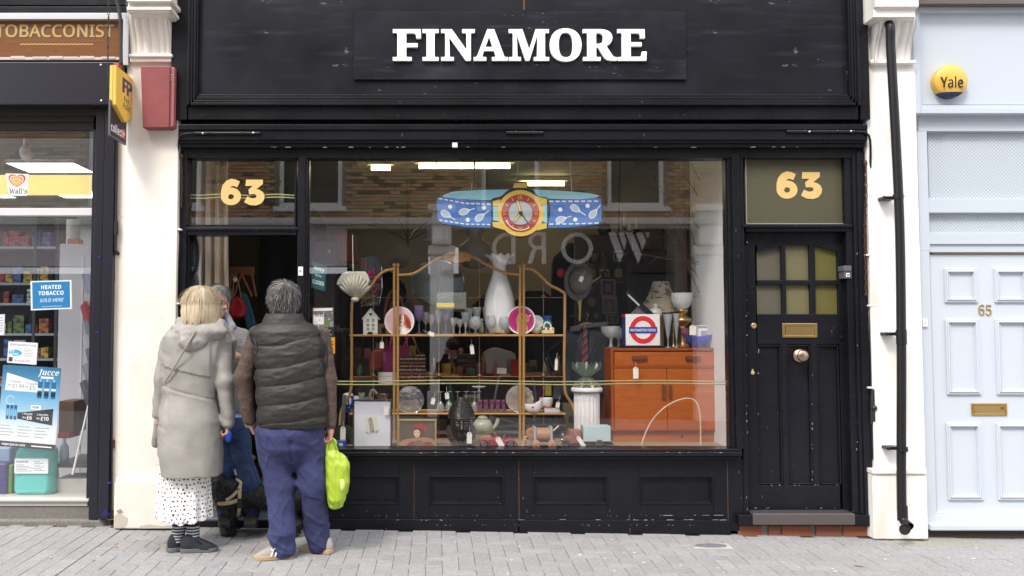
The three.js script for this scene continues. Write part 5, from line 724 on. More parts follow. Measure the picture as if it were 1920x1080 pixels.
{ // flowers, mirror, boxed car
const m = thing('mirror', 'cut edged shield shaped mirror standing behind the flowers', 'mirror', P(695, 565, -.95)); mk(m, 'glass', prismQ([[676, 481], [708, 479], [716, 500], [717, 540], [712, 572], [676, 575]], -.96, -.95, .003), mat([.62, .68, .7], .04, { metalness: 1 })); mk(m, 'red_label', B(678, 489, 684, 500, -.95, -.948, 0), mat([.5, .03, .06], .5));
const f = thing('flower_stem', 'pink artificial flowers on a thin metal stem beside the mirror', 'flowers', P(700, 600, -.6)); mk(f, 'stem', bar(P(700, 515, -.6), P(700, 628, -.6), .0025, .0025, 5), M.brassOld);
const pk = mat([.62, .05, .26], .55), pd = mat([.34, .03, .16], .55); for (const [x, y, n, r, mm] of [[697, 514, 22, .055, pk], [701, 541, 16, .036, pd]]) { const c = P(x, y, -.58), g = []; for (let i = 0; i < n; i++) { const a = i * 2.4, e = rnd(-.6, 1.2), l = r * rnd(.7, 1.1); const d = [Math.cos(a) * Math.cos(e), Math.sin(a) * Math.cos(e), Math.sin(e)]; const s = new THREE.SphereGeometry(1, 7, 5).scale(l * .5, l * .13, l * .05).translate(l * .5, 0, 0); s.applyQuaternion(new THREE.Quaternion().setFromUnitVectors(new V3(1, 0, 0), new V3(...d).normalize())); g.push(s.translate(c.x, c.y, c.z)); } mk(f, 'petals', g, mm); }
const b = thing('model_car_box', 'clear display box with a green model car and yellow label above the glasses', 'model car', P(847, 580, RZ)); const q = rect(819, 548, 874, 577, RZ + .01); mk(b, 'clear_case', box(q.x0, q.y0, RZ - .09, q.x1, q.y1, RZ + .01), M.clear); mk(b, 'yellow_label', B(819, 568, 852, 576, RZ + .011, RZ + .013, 0), mat([.75, .55, .03], .5)); mk(b, 'car', [prismQ([[822, 566], [824, 560], [834, 558], [840, 554], [854, 554], [860, 559], [868, 561], [870, 566]], RZ - .07, RZ - .02, .006), ...[829, 862].map(x => turned(new THREE.CylinderGeometry(.011, .011, .055, 14), ...P(x, 566, RZ - .045).toArray(), PI / 2))], mat([.02, .12, .08], .25)); mk(b, 'shelf', B(817, 577, 876, 579.5, RZ - .1, RZ + .015, .001), tinted(.8, .85, .85)); mk(b, 'hanger', [bar(P(822, 579, RZ), P(822, 627, RZ), .002), bar(P(872, 579, RZ), P(872, 627, RZ), .002)], M.steel);
}
const bedAt = (px, z) => P(px, 842, z).x;
{ // framed print with a leaning tower
const z = -.14, t = thing('framed_picture', 'dark framed white picture with a small photo of a leaning tower in its middle', 'picture', [P(697, 842, z).x, BED, z]);
mk(t, 'frame', frameQ(661, 749, 735, 845, .012, z - .02, z, .002), mat([.03, .03, .045], .4)); mk(t, 'mount', B(664, 753, 732, 842, z - .012, z - .006, 0), mat([.66, .67, .72], .6));
const tp = canvasTex(128, 180, (x, W, H) => { x.fillStyle = '#d4d0bd'; x.fillRect(0, 0, W, H); x.fillStyle = '#77766c'; x.save(); x.translate(66, 160); x.rotate(-.06); x.fillRect(-22, -130, 44, 130); x.fillRect(-15, -146, 30, 18); x.fillStyle = '#cfcbb8'; for (let i = 0; i < 7; i++) { x.fillRect(-22, -126 + i * 18, 44, 3); for (let k = -18; k < 20; k += 8) x.fillRect(k, -120 + i * 18, 3, 9); } x.restore(); x.fillStyle = '#55544c'; for (let i = 0; i < 40; i++) x.fillRect(rnd(128), 150 + rnd(20), 6, 6); });
const g = UP0(prep(B(685, 781, 708, 813, z - .006, z - .004, 0))); const c = P(697, 797, z); g.translate(-c.x, -c.y, 0).rotateZ(.1).translate(c.x, c.y, 0); mk(t, 'photograph', g, print(tp, .5), { uv: true });
}
priceTag(724, 768, -.12, 0, 'cream price tag hung on the dark framed white picture', .036, .075);
{ // child portrait
const z = -.2, t = thing('framed_picture', 'gilt framed painting of a child in a red beret in the window bottom', 'picture', [P(782, 842, z).x, BED, z]); mk(t, 'frame', frameQ(745, 786, 819, 844, .016, z - .03, z, .004), mat([.42, .30, .10], .5, { metalness: .4 }));
const tp = canvasTex(256, 200, (x, W, H) => { x.fillStyle = '#5a4a38'; x.fillRect(0, 0, W, H); blob(x, '#a07e5c', [[0, 130], [256, 110], [256, 200], [0, 200]]); blob(x, '#8e2f36', [[30, 200], [60, 160], [110, 140], [150, 180], [150, 200]]); blob(x, '#8e2f36', [[150, 200], [170, 150], [240, 150], [250, 200]]); blob(x, '#76604a', [[100, 145], [170, 135], [190, 200], [110, 200]]); blob(x, '#5b3a24', [[92, 60], [130, 30], [180, 40], [186, 110], [160, 120], [100, 100]]); blob(x, '#d8b398', [[100, 70], [130, 58], [150, 72], [150, 105], [128, 124], [106, 108]]); blob(x, '#a3282f', [[84, 48], [120, 16], [180, 20], [204, 60], [196, 84], [168, 50], [110, 46]]); x.fillStyle = '#2a1c16'; x.fillRect(110, 82, 8, 4); x.fillRect(134, 80, 8, 4); x.fillStyle = '#a4554a'; x.fillRect(118, 106, 12, 3); });
const g = UP0(prep(B(749, 790, 815, 841, z - .015, z - .01, 0))); mk(t, 'painting', g, print(tp, .5), { uv: true });
}
const cap = (a, b, ra, rb = ra) => { const bx = b[0] - a[0], by = b[1] - a[1], bz = b[2] - a[2], l = bx * bx + by * by + bz * bz || 1e-9; return (x, y, z) => { const px = x - a[0], py = y - a[1], pz = z - a[2]; let t = (px * bx + py * by + pz * bz) / l; t = t < 0 ? 0 : t > 1 ? 1 : t; const dx = px - bx * t, dy = py - by * t, dz = pz - bz * t; return Math.sqrt(dx * dx + dy * dy + dz * dz) - ra - (rb - ra) * t; }; };
const ell = (c, r) => (x, y, z) => { const a = (x - c[0]) / r[0], b = (y - c[1]) / r[1], d = (z - c[2]) / r[2], k = Math.sqrt(a * a + b * b + d * d), q = Math.sqrt(a * a / r[0] / r[0] + b * b / r[1] / r[1] + d * d / r[2] / r[2]); return q < 1e-9 ? -Math.min(...r) : k * (k - 1) / q; };
const smin = (k, ...fs) => (x, y, z) => { let d = fs[0](x, y, z); for (let i = 1; i < fs.length; i++) { const e = fs[i](x, y, z), h = Math.max(k - Math.abs(d - e), 0) / k; d = Math.min(d, e) - h * h * k / 4; } return d; };
const sub = (f, g, k = .004) => (x, y, z) => { const a = f(x, y, z), b = -g(x, y, z), h = Math.max(k - Math.abs(a - b), 0) / k; return Math.max(a, b) + h * h * k / 4; };
const cut = (f, ...planes) => (x, y, z) => { let d = f(x, y, z); for (const p of planes) d = Math.max(d, p(x, y, z)); return d; };
function prof(rows, pw = 2) { rows = rows.slice().sort((a, b) => a[0] - b[0]); const n = rows.length, y0 = rows[0][0], y1 = rows[n - 1][0]; return (x, y, z) => { const yy = Math.min(Math.max(y, y0), y1); let i = 0; while (i < n - 2 && yy > rows[i + 1][0]) i++; const a = rows[i], b = rows[i + 1]; let t = (yy - a[0]) / (b[0] - a[0]); const s = t * t * (3 - 2 * t) * .5 + t * .5; const cx = a[1] + (b[1] - a[1]) * s, cz = a[2] + (b[2] - a[2]) * s, rx = a[3] + (b[3] - a[3]) * s, rz = a[4] + (b[4] - a[4]) * s; const u = Math.abs(x - cx) / rx, w = Math.abs(z - cz) / rz, k = pw === 2 ? Math.sqrt(u * u + w * w) : Math.pow(Math.pow(u, pw) + Math.pow(w, pw), 1 / pw); const d = (k - 1) * Math.min(rx, rz) * (k > 1 ? 1 : 1); const e = y > y1 ? y - y1 : y < y0 ? y0 - y : 0; return e > 0 ? (d > 0 ? Math.hypot(d, e) : e) : Math.max(d, Math.max(y - y1, y0 - y)); }; }
function nets(f, lo, hi, h) {
const nx = Math.ceil((hi[0] - lo[0]) / h) + 1, ny = Math.ceil((hi[1] - lo[1]) / h) + 1, nz = Math.ceil((hi[2] - lo[2]) / h) + 1, v = new Float32Array(nx * ny * nz), I = (i, j, k) => i + nx * (j + ny * k);
for (let k = 0; k < nz; k++) for (let j = 0; j < ny; j++) for (let i = 0; i < nx; i++) v[I(i, j, k)] = f(lo[0] + i * h, lo[1] + j * h, lo[2] + k * h);
const id = new Int32Array(nx * ny * nz).fill(-1), pos = [], idx = [];
for (let k = 0; k < nz - 1; k++) for (let j = 0; j < ny - 1; j++) for (let i = 0; i < nx - 1; i++) {
let m = 0; for (let c = 0; c < 8; c++) if (v[I(i + (c & 1), j + (c >> 1 & 1), k + (c >> 2))] < 0) m |= 1 << c; if (m === 0 || m === 255) continue;
let sx = 0, sy = 0, sz = 0, n = 0;
for (let c = 0; c < 8; c++) for (let b = 1; b < 8; b <<= 1) { if (c & b) continue; const d = c | b; if (((m >> c) & 1) === ((m >> d) & 1)) continue; const a0 = v[I(i + (c & 1), j + (c >> 1 & 1), k + (c >> 2))], a1 = v[I(i + (d & 1), j + (d >> 1 & 1), k + (d >> 2))], t = a0 / (a0 - a1); sx += (c & 1) + (b === 1 ? t : 0); sy += (c >> 1 & 1) + (b === 2 ? t : 0); sz += (c >> 2) + (b === 4 ? t : 0); n++; }
id[I(i, j, k)] = pos.length / 3; pos.push(lo[0] + (i + sx / n) * h, lo[1] + (j + sy / n) * h, lo[2] + (k + sz / n) * h);
}
const quad = (a, b, c, d, fl) => { if (a < 0 || b < 0 || c < 0 || d < 0) return; fl ? idx.push(a, b, c, a, c, d) : idx.push(a, c, b, a, d, c); };
for (let k = 1; k < nz - 1; k++) for (let j = 1; j < ny - 1; j++) for (let i = 1; i < nx - 1; i++) {
const s = v[I(i, j, k)] < 0;
if (s !== v[I(i + 1, j, k)] < 0) quad(id[I(i, j - 1, k - 1)], id[I(i, j, k - 1)], id[I(i, j, k)], id[I(i, j - 1, k)], s);
if (s !== v[I(i, j + 1, k)] < 0) quad(id[I(i - 1, j, k - 1)], id[I(i - 1, j, k)], id[I(i, j, k)], id[I(i, j, k - 1)], s);
if (s !== v[I(i, j, k + 1)] < 0) quad(id[I(i - 1, j - 1, k)], id[I(i, j - 1, k)], id[I(i, j, k)], id[I(i - 1, j, k)], s);
}
const g = new THREE.BufferGeometry(); g.setAttribute('position', new THREE.Float32BufferAttribute(pos, 3)); g.setIndex(idx);
const nor = new Float32Array(pos.length), e = h * .6; for (let i = 0; i < pos.length; i += 3) { const x = pos[i], y = pos[i + 1], z = pos[i + 2]; let a = f(x + e, y, z) - f(x - e, y, z), b = f(x, y + e, z) - f(x, y - e, z), c = f(x, y, z + e) - f(x, y, z - e); const l = Math.hypot(a, b, c) || 1; nor[i] = a / l; nor[i + 1] = b / l; nor[i + 2] = c / l; }
g.setAttribute('normal', new THREE.BufferAttribute(nor, 3)); return g;
}
{ // carved dark wooden head
const z = -.2, c = P(865, 800, z), k = mpp(z), X = px => (px - 865) * k + c.x, Y = py => P(865, py, z).y; const t = thing('wood_sculpture', 'dark carved wooden head with a ridged cap and ringed neck in the window bottom', 'sculpture', [c.x, BED, z]);
const hy = Y(797), face = smin(.012, ell([c.x, hy, z], [.082, .115, .075]), ell([c.x, Y(815), z + .012], [.055, .055, .06])), nose = cap([c.x, Y(791), z + .07], [c.x, Y(803), z + .083], .007, .014), nw = smin(.006, ell([c.x - .013, Y(804), z + .075], [.011, .008, .012]), ell([c.x + .013, Y(804), z + .075], [.011, .008, .012])), lips = smin(.005, cap([c.x - .024, Y(814), z + .062], [c.x + .024, Y(814), z + .062], .006), cap([c.x - .018, Y(817.5), z + .062], [c.x + .018, Y(817.5), z + .062], .007));
const brow = smin(.006, cap([c.x - .058, Y(788), z + .05], [c.x - .012, Y(786), z + .07], .006), cap([c.x + .058, Y(788), z + .05], [c.x + .012, Y(786), z + .07], .006)), sock = (x, y, w) => Math.min(ell([c.x - .033, Y(792), z + .078], [.024, .014, .018])(x, y, w), ell([c.x + .033, Y(792), z + .078], [.024, .014, .018])(x, y, w)), eye = (x, y, w) => Math.min(ell([c.x - .033, Y(792), z + .055], [.02, .009, .014])(x, y, w), ell([c.x + .033, Y(792), z + .055], [.02, .009, .014])(x, y, w));
let f = sub(smin(.01, face, brow), sock, .006); f = smin(.008, f, nose, nw, lips); const f2 = (x, y, w) => Math.min(f(x, y, w), eye(x, y, w)); const dk = mat([.022, .017, .014], .3, { clearcoat: .3 });
mk(t, 'face', nets(f2, [c.x - .1, Y(834), z - .1], [c.x + .1, Y(765), z + .12], .004), dk);
const rows = []; for (let i = 0; i <= 60; i++) { const v = i / 60, rr = .094 * Math.cos(Math.pow(v, 1.3) * 1.45) + .006 * Math.abs(Math.sin(v * 34)); rows.push([rr, Y(785) + v * (Y(744) - Y(785))]); } mk(t, 'ridged_cap', lathe(rows, c.x, 0, z - .012, 32, 1, .9), dk);
const nk = []; for (let i = 0; i <= 80; i++) { const v = i / 80; nk.push([(.062 + .048 * Math.sin(Math.min(1, v * 1.5) * PI / 2) - .05 * Math.max(0, v - .75)) * (1 + .05 * Math.sin(v * 75)), BED + v * (Y(798) - BED)]); } mk(t, 'ringed_neck', lathe(nk, c.x, 0, z - .04, 32, 1, .7), mat([.10, .075, .055], .5));
}
priceTag(880, 821, -.05, 0, 'white price tag on the carved dark head', .036, .08); 
{ // red toy car
const z = -.13, t = thing('toy_car', 'red vintage toy racing car in the window bottom', 'toy car', [P(930, 842, z).x, BED, z]), rd = mat([.36, .035, .045], .35), zz = [-.19, -.09];
mk(t, 'body', [prismQ([[903, 836], [901, 829], [907, 824], [926, 821], [938, 820], [944, 824], [948, 826], [958, 822], [966, 830], [966, 836]], -.18, -.10, .006)], rd); mk(t, 'mudguard', [900, 947].map(x => ribbon(spline([P(x - 2, 836, z), P(x, 828, z), P(x + 9, 824, z), P(x + 20, 829, z), P(x + 23, 837, z)].map(p => [p.x, p.y]), 20), .006, -.20, -.085)), rd);
for (const x of [907, 957]) for (const w of [-.09, -.19]) { const c = P(x, 836, w); const wh = mk(t, 'wheel', turned(new THREE.TorusGeometry(.023, .006, 8, 24), c.x, BED + .029, w), M.black2); mk(wh, 'hub', [turned(new THREE.CylinderGeometry(.016, .016, .006, 16), c.x, BED + .029, w, PI / 2), turned(new THREE.TorusGeometry(.017, .002, 6, 20), c.x, BED + .029, w + .003)], M.tin); }
mk(t, 'vents', [917, 921, 925].map(x => prismQ([[x, 831], [x + 2, 831], [x + 1, 825], [x - 1, 825]], -.102, -.094, 0)), mat([.18, .02, .025], .5)); mk(t, 'exhaust', [bar(P(905, 837, -.09), P(945, 838, -.09), .003), bar(P(944, 820, -.13), P(947, 814, -.13), .003)], M.tin);
priceTag(937, 829, -.075, .55, 'white price tag lying on the red toy car', .038, .075);
}
{ // wooden elephant on wheels
const z = -.14, t = thing('toy_elephant', 'wooden pull-along elephant with barrel body and disc wheels', 'toy', [P(1015, 842, z).x, BED, z]), wd = mat([.45, .22, .11], .5, { map: tWood }), gr = mat([.32, .34, .37], .5); const q = rect(1003, 803, 1036, 830, z + .05);
mk(t, 'body', bar([q.x0, (q.y0 + q.y1) / 2, z], [q.x1, (q.y0 + q.y1) / 2, z], (q.y1 - q.y0) / 2, (q.y1 - q.y0) / 2, 32), wd); for (const x of [1001, 1032]) mk(t, 'end_plate', [B(x, 801, x + 4.5, 833, z - .055, z + .06, .002)], gr);
{ const c = P(993, 812, z); mk(t, 'head', [turned(new THREE.CylinderGeometry(.038, .038, .05, 28), c.x + .012, c.y, z, PI / 2)], wd); mk(t, 'eye', sph(P(995, 809, z).x, P(995, 809, z).y, z + .027, .005), M.dark); mk(t, 'trunk', [[986, 820], [984, 825], [982, 830], [981, 835], [982, 838]].map(([a, b]) => { const p = P(a, b, z); return turned(new THREE.SphereGeometry(.014, 12, 8).scale(1.2, .75, 1), p.x, p.y, z, 0, 0, .5); }), mat([.5, .3, .18], .5)); mk(t, 'tusk', bar(P(988, 824, z + .03), P(996, 840, z + .03), .004), gr); }
for (const x of [1005, 1035]) for (const w of [.06, -.06]) { const c = P(x, 834, z + w); const wl = mk(t, 'wheel', turned(lathe([[0, -.006], [.027, -.006], [.030, 0], [.027, .006], [0, .006]], 0, 0, 0, 28), c.x, BED + .030, z + w, PI / 2), mat([.47, .23, .13], .5)); mk(wl, 'axle_cap', sph(c.x, BED + .030, z + w + .007, .006, .006, .003), M.tin); }
mk(t, 'tail', bar(P(1037, 808, z), P(1048, 798, z), .006, .004), mat([.7, .62, .5], .6));
}
{ // toy lorry
const z = -.14, t = thing('toy_lorry', 'pale blue toy lorry with a boxy back right of the wooden elephant', 'toy lorry', [P(1100, 842, z).x, BED, z]);
mk(t, 'box_back', B(1094, 799, 1145, 828, z - .1, z + .03, .002), mat([.42, .52, .55], .5)); mk(t, 'chassis', B(1060, 831, 1150, 834, z - .08, z + .02, .002), M.black2); mk(t, 'cab', [B(1056, 818, 1088, 833, z - .09, z + .02, .006), B(1068, 806, 1090, 820, z - .09, z + .02, .006)], mat([.25, .1, .09], .35)); mk(t, 'headlamp', [sph(...P(1055, 815, z + .02).toArray(), .011), sph(...P(1054, 825, z + .03).toArray(), .012)], M.steel);
for (const x of [1061, 1124]) { const c = P(x, 836, z + .03); mk(t, 'wheel', [turned(new THREE.TorusGeometry(.02, .009, 8, 20), c.x, BED + .029, z + .03), turned(new THREE.CylinderGeometry(.02, .02, .008, 18), c.x, BED + .029, z + .03, PI / 2)], mat([.05, .045, .04], .6)); }
}
priceTag(1089, 828, -.09, .6, 'white price tag leaning before the toy lorry', .03, .085);
{ // white column with green glass bowls
const z = -.42, c = P(1101, 842, z), k = mpp(z), t = thing('column_pedestal', 'white fluted column pedestal holding green frilled glass bowls', 'pedestal', [c.x, BED, z]); const yt = P(1101, 733, z).y, pts = []; for (let i = 0; i < 96; i++) { const a = i / 96 * 2 * PI, f = 24 * k - .008 * Math.abs(Math.sin(a * 10)); pts.push([Math.cos(a) * f, Math.sin(a) * f]); }
const sh = prism(pts, 0, yt - BED).rotateX(-PI / 2).translate(c.x, BED, z); mk(t, 'shaft', sh, mat([.70, .69, .69], .55)); mk(t, 'capital', [lathe([[0, 0], [28 * k, 0], [29 * k, .008], [29 * k, .025], [27 * k, .032], [0, .032]], c.x, yt - .005, z, 40)], mat([.74, .73, .73], .5)); mk(t, 'dark_ring', lathe([[25.5 * k, -.008], [26 * k, 0], [25 * k, 0]], c.x, yt - .006, z, 40), mat([.35, .31, .25], .9));  // thin ring below the capital in a darker brownish tone
const gm = tinted(.42, .55, .44, .3), fr = (x, y, z2, r, h, down, label) => { const g = new THREE.LatheGeometry([[.25, 0], [.4, .05], [.72, .5], [1, 1]].map(p => new THREE.Vector2(p[0] * r, p[1] * h)), 80), p = g.attributes.position; for (let i = 0; i < p.count; i++) { const a = Math.atan2(p.getZ(i), p.getX(i)), v = p.getY(i) / h; p.setY(i, p.getY(i) + .3 * h * v * v * Math.cos(a * 9)); } if (down) g.rotateX(PI); g.computeVertexNormals(); solo('glass_bowl', g.translate(x, y, z2), gm, label, 'bowl'); };
fr(c.x, yt + .105, z, 26 * k, .08, true, 'upside-down green frilled glass bowl on the white column'); fr(c.x, yt + .11, z, 27 * k, .085, false, 'upright green frilled glass bowl on top of the other on the white column');
}
{ // oil lamp, flutes, blue dish and other things on the sideboard
const z = -.66, c = P(1279, 600, z), k = mpp(z); const t = thing('oil_lamp', 'brass oil lamp with a ribbed white glass shade on the sideboard', 'lamp', [c.x, SB, z]); const Y = y => P(1279, y, z).y;
const g = lathe([[8 * k, Y(580)], [15 * k, Y(573)], [18.5 * k, Y(562)], [19 * k, Y(550)], [18.5 * k, Y(549)], [17 * k, Y(562)], [12 * k, Y(575)]], c.x, 0, z, 80), p = g.attributes.position; for (let i = 0; i < p.count; i++) { const a = Math.atan2(p.getZ(i) - z, p.getX(i) - c.x), f = 1 + .03 * Math.cos(a * 20); p.setX(i, c.x + (p.getX(i) - c.x) * f); p.setZ(i, z + (p.getZ(i) - z) * f); } g.computeVertexNormals(); mk(t, 'shade', g, mat([.78, .79, .79], .25, { transmission: .3, thickness: 0 }));
mk(t, 'burner', lathe([[0, Y(592)], [7 * k, Y(592)], [6 * k, Y(588)], [11 * k, Y(584)], [11 * k, Y(580)], [0, Y(580)]], c.x, 0, z), M.brass); mk(t, 'font', lathe([[0, Y(612)], [8 * k, Y(610)], [17 * k, Y(603)], [17 * k, Y(598)], [9 * k, Y(592)], [0, Y(591)]], c.x, 0, z), M.brass); mk(t, 'foot', lathe([[0, SB], [14 * k, SB], [13 * k, SB + .012], [5 * k, SB + .04], [4 * k, Y(616)], [7 * k, Y(611)], [0, Y(610)]], c.x, 0, z), M.brass);
[[1252, 63, 18, M.clear, 'clear tall flute right of the lightbox sign'], [1268, 64, 13, M.clear, 'narrow tall clear flute left of the brass oil lamp'], [1284, 36, 15, tinted(.75, .35, .4), 'cranberry tinted wine glass before the oil lamp']].forEach(([x, h, w, m, l]) => glassware('champagne_flute', l, x, SB, -.5, 'flute', h, w, m));
solo('candlestick', lathe([[0, 0], [.018, 0], [.012, .01], [.006, .03], [.005, .08], [.012, .1], [.004, .12], [.004, .19], [0, .19]], P(1262, 600, -.54).x, SB, -.54, 16), M.brass, 'slim brass candlestick between the tall flutes', 'candlestick');
const b = P(1308, 600, -.5), bg = new THREE.LatheGeometry([[.02, 0], [.05, .01], [.10, .05], [.135, .085], [.13, .085], [.09, .05], [.0, .014]].map(q => new THREE.Vector2(...q)), 48).scale(1, 1, .45); const bp = bg.attributes.position; for (let i = 0; i < bp.count; i++) bp.setY(i, bp.getY(i) + bp.getX(i) ** 2 * 1.6); bg.computeVertexNormals(); solo('glass_dish', bg.translate(b.x, SB, -.5), tinted(.25, .36, .85), 'boat shaped blue glass dish at the right of the sideboard', 'dish');
const fr = thing('framed_photo', 'small silver photo frame standing behind the blue dish', 'frame', P(1322, 645, -.6)); mk(fr, 'frame', frameQ(1306, 610, 1338, 640, .014, -.61, -.59, .003), mat([.6, .6, .62], .3, { metalness: .6 })); mk(fr, 'mount', B(1309, 613, 1335, 637, -.61, -.6, 0), M.paper); mk(fr, 'photo', B(1315, 620, 1328, 633, -.6, -.597, 0), mat([.3, .33, .34], .4)); fr.rotation.y = -.25;
solo('white_jug', [lathe([[.03, 0], [.05, .02], [.055, .1], [.04, .16], [.05, .19], [.046, .19], [.036, .16], [0, .14]], P(1335, 600, -.7).x, SB, -.7), tube([[P(1345, 0, -.7).x, SB + .15, -.7], [P(1354, 0, -.7).x, SB + .13, -.7], [P(1352, 0, -.7).x, SB + .06, -.7], [P(1344, 0, -.7).x, SB + .04, -.7]], .006, 20, 6)], M.porcelain, 'white jug at the right end of the sideboard', 'jug');
priceTag(1299, 619, -.42, -.05, 'shield shaped cream tag by the blue dish', .05, .075);
[[1145, 40, 26], [1160, 36, 22]].forEach(([x, h, w], i) => glassware('cut_glass_bowl', ['large cut glass bowl on the left end of the sideboard', 'smaller cut glass bowl beside the lightbox sign'][i], x, SB, -.55 - .1 * i, 'bell', h, w + 12));
const l2 = thing('lampshade', 'cream fabric lampshade printed with blue and red flowers behind the sign', 'lampshade', P(1245, 600, -.95)), lc = P(1240, 600, -.95), tf = canvasTex(512, 256, (x, W, H) => { x.fillStyle = '#b8ad97'; x.fillRect(0, 0, W, H); for (let i = 0; i < 70; i++) { x.fillStyle = ['#5e6e7c', '#7d8a84', '#9b5148', '#6c7468'][i % 4]; x.beginPath(); x.ellipse(rnd(W), rnd(H), rnd(8, 26), rnd(5, 12), rnd(3), 0, 7); x.fill(); } });
const yv = y => P(1245, y, -.95).y, lg = prep(new THREE.LatheGeometry([[40, 584], [36, 574], [26, 558], [18, 540], [15, 528]].map(q => new THREE.Vector2(q[0] * mpp(-.95) , yv(q[1]))), 48, 0, 2 * PI)); const lp = lg.attributes.position; for (let i = 0; i < lp.count; i++) { const a = Math.atan2(lp.getZ(i), lp.getX(i)); if (lp.getY(i) < yv(575)) lp.setY(i, lp.getY(i) - .012 * Math.abs(Math.sin(a * 5))); } mk(l2, 'shade', lg.translate(lc.x, 0, -.95), new THREE.MeshStandardMaterial({ map: tf, roughness: .9 }), { uv: true }); mk(l2, 'stem', bar([lc.x, SB - .2, -.95], [lc.x, yv(560), -.95], .02), M.brassOld);
}
{ // black desk lamps, white teapot, brass chandelier arms
const d = thing('desk_lamp', 'black folding desk lamp with its head raised on a grey triangular base behind the sign', 'desk lamp', P(1200, 600, -.72)); mk(d, 'base', prismQ([[1184, 590], [1199, 574], [1216, 590]], -.78, -.7, .003), mat([.2, .2, .2], .5)); mk(d, 'arm', ribbon([P(1176, 549, -.69), P(1224, 592, -.69)].map(p => [p.x, p.y]), .035, -.72, -.68, .004), M.black2); mk(d, 'tube', ribbon([P(1177, 553, -.69), P(1198, 573, -.69)].map(p => [p.x, p.y]), .014, -.685, -.672, .002), M.white);
const l = thing('desk_lamp', 'long black desk lamp arm with a red switch reaching over the hanging jacket', 'desk lamp', P(1105, 620, -.7)); mk(l, 'head', prismQ([[1070, 612], [1082, 611], [1136, 603], [1141, 606], [1138, 611], [1090, 616], [1086, 621], [1070, 622]], -.74, -.68, .004), mat([.05, .052, .055], .4)); mk(l, 'switch', sph(...P(1079, 617, -.675).toArray(), .006), mat([.55, .03, .03], .4)); mk(l, 'arm', [bar(P(1074, 622, -.72), P(1018, 664, -.72), .010), bar(P(1018, 664, -.72), P(1040, 720, -.72), .010), bar(P(1026, 664, -.72), P(1048, 715, -.72), .008)], M.black2);
const w = P(1229, 583, -.8); solo('teapot', [sph(w.x, w.y - .02, -.8, .055, .05, .05), tube([[w.x - .04, w.y - .01, -.8], [w.x - .08, w.y + .02, -.8], [w.x - .1, w.y + .035, -.8]], .014, 16, 8), sph(w.x, w.y + .04, -.8, .02)], M.porcelain, 'white china teapot behind the lightbox sign', 'teapot');
const cm = thing('chandelier', 'curved brass lamp arms with black knobs rising beside the hat', 'chandelier', P(1088, 600, -.8)); mk(cm, 'arms', [tube([P(1088, 600, -.8), P(1091, 560, -.8), P(1104, 535, -.8), P(1128, 517, -.8)], .006, 30, 6), tube([P(1086, 600, -.8), P(1086, 575, -.8), P(1080, 558, -.8)], .006, 20, 6), bar(P(1087, 560, -.8), P(1087, 602, -.8), .007)], M.brass); mk(cm, 'knob', [[1133, 513, 13], [1105, 545, 13]].map(([a, b, r]) => sph(...P(a, b, -.79).toArray(), r * mpp(-.8) * .55)), M.black2);
}
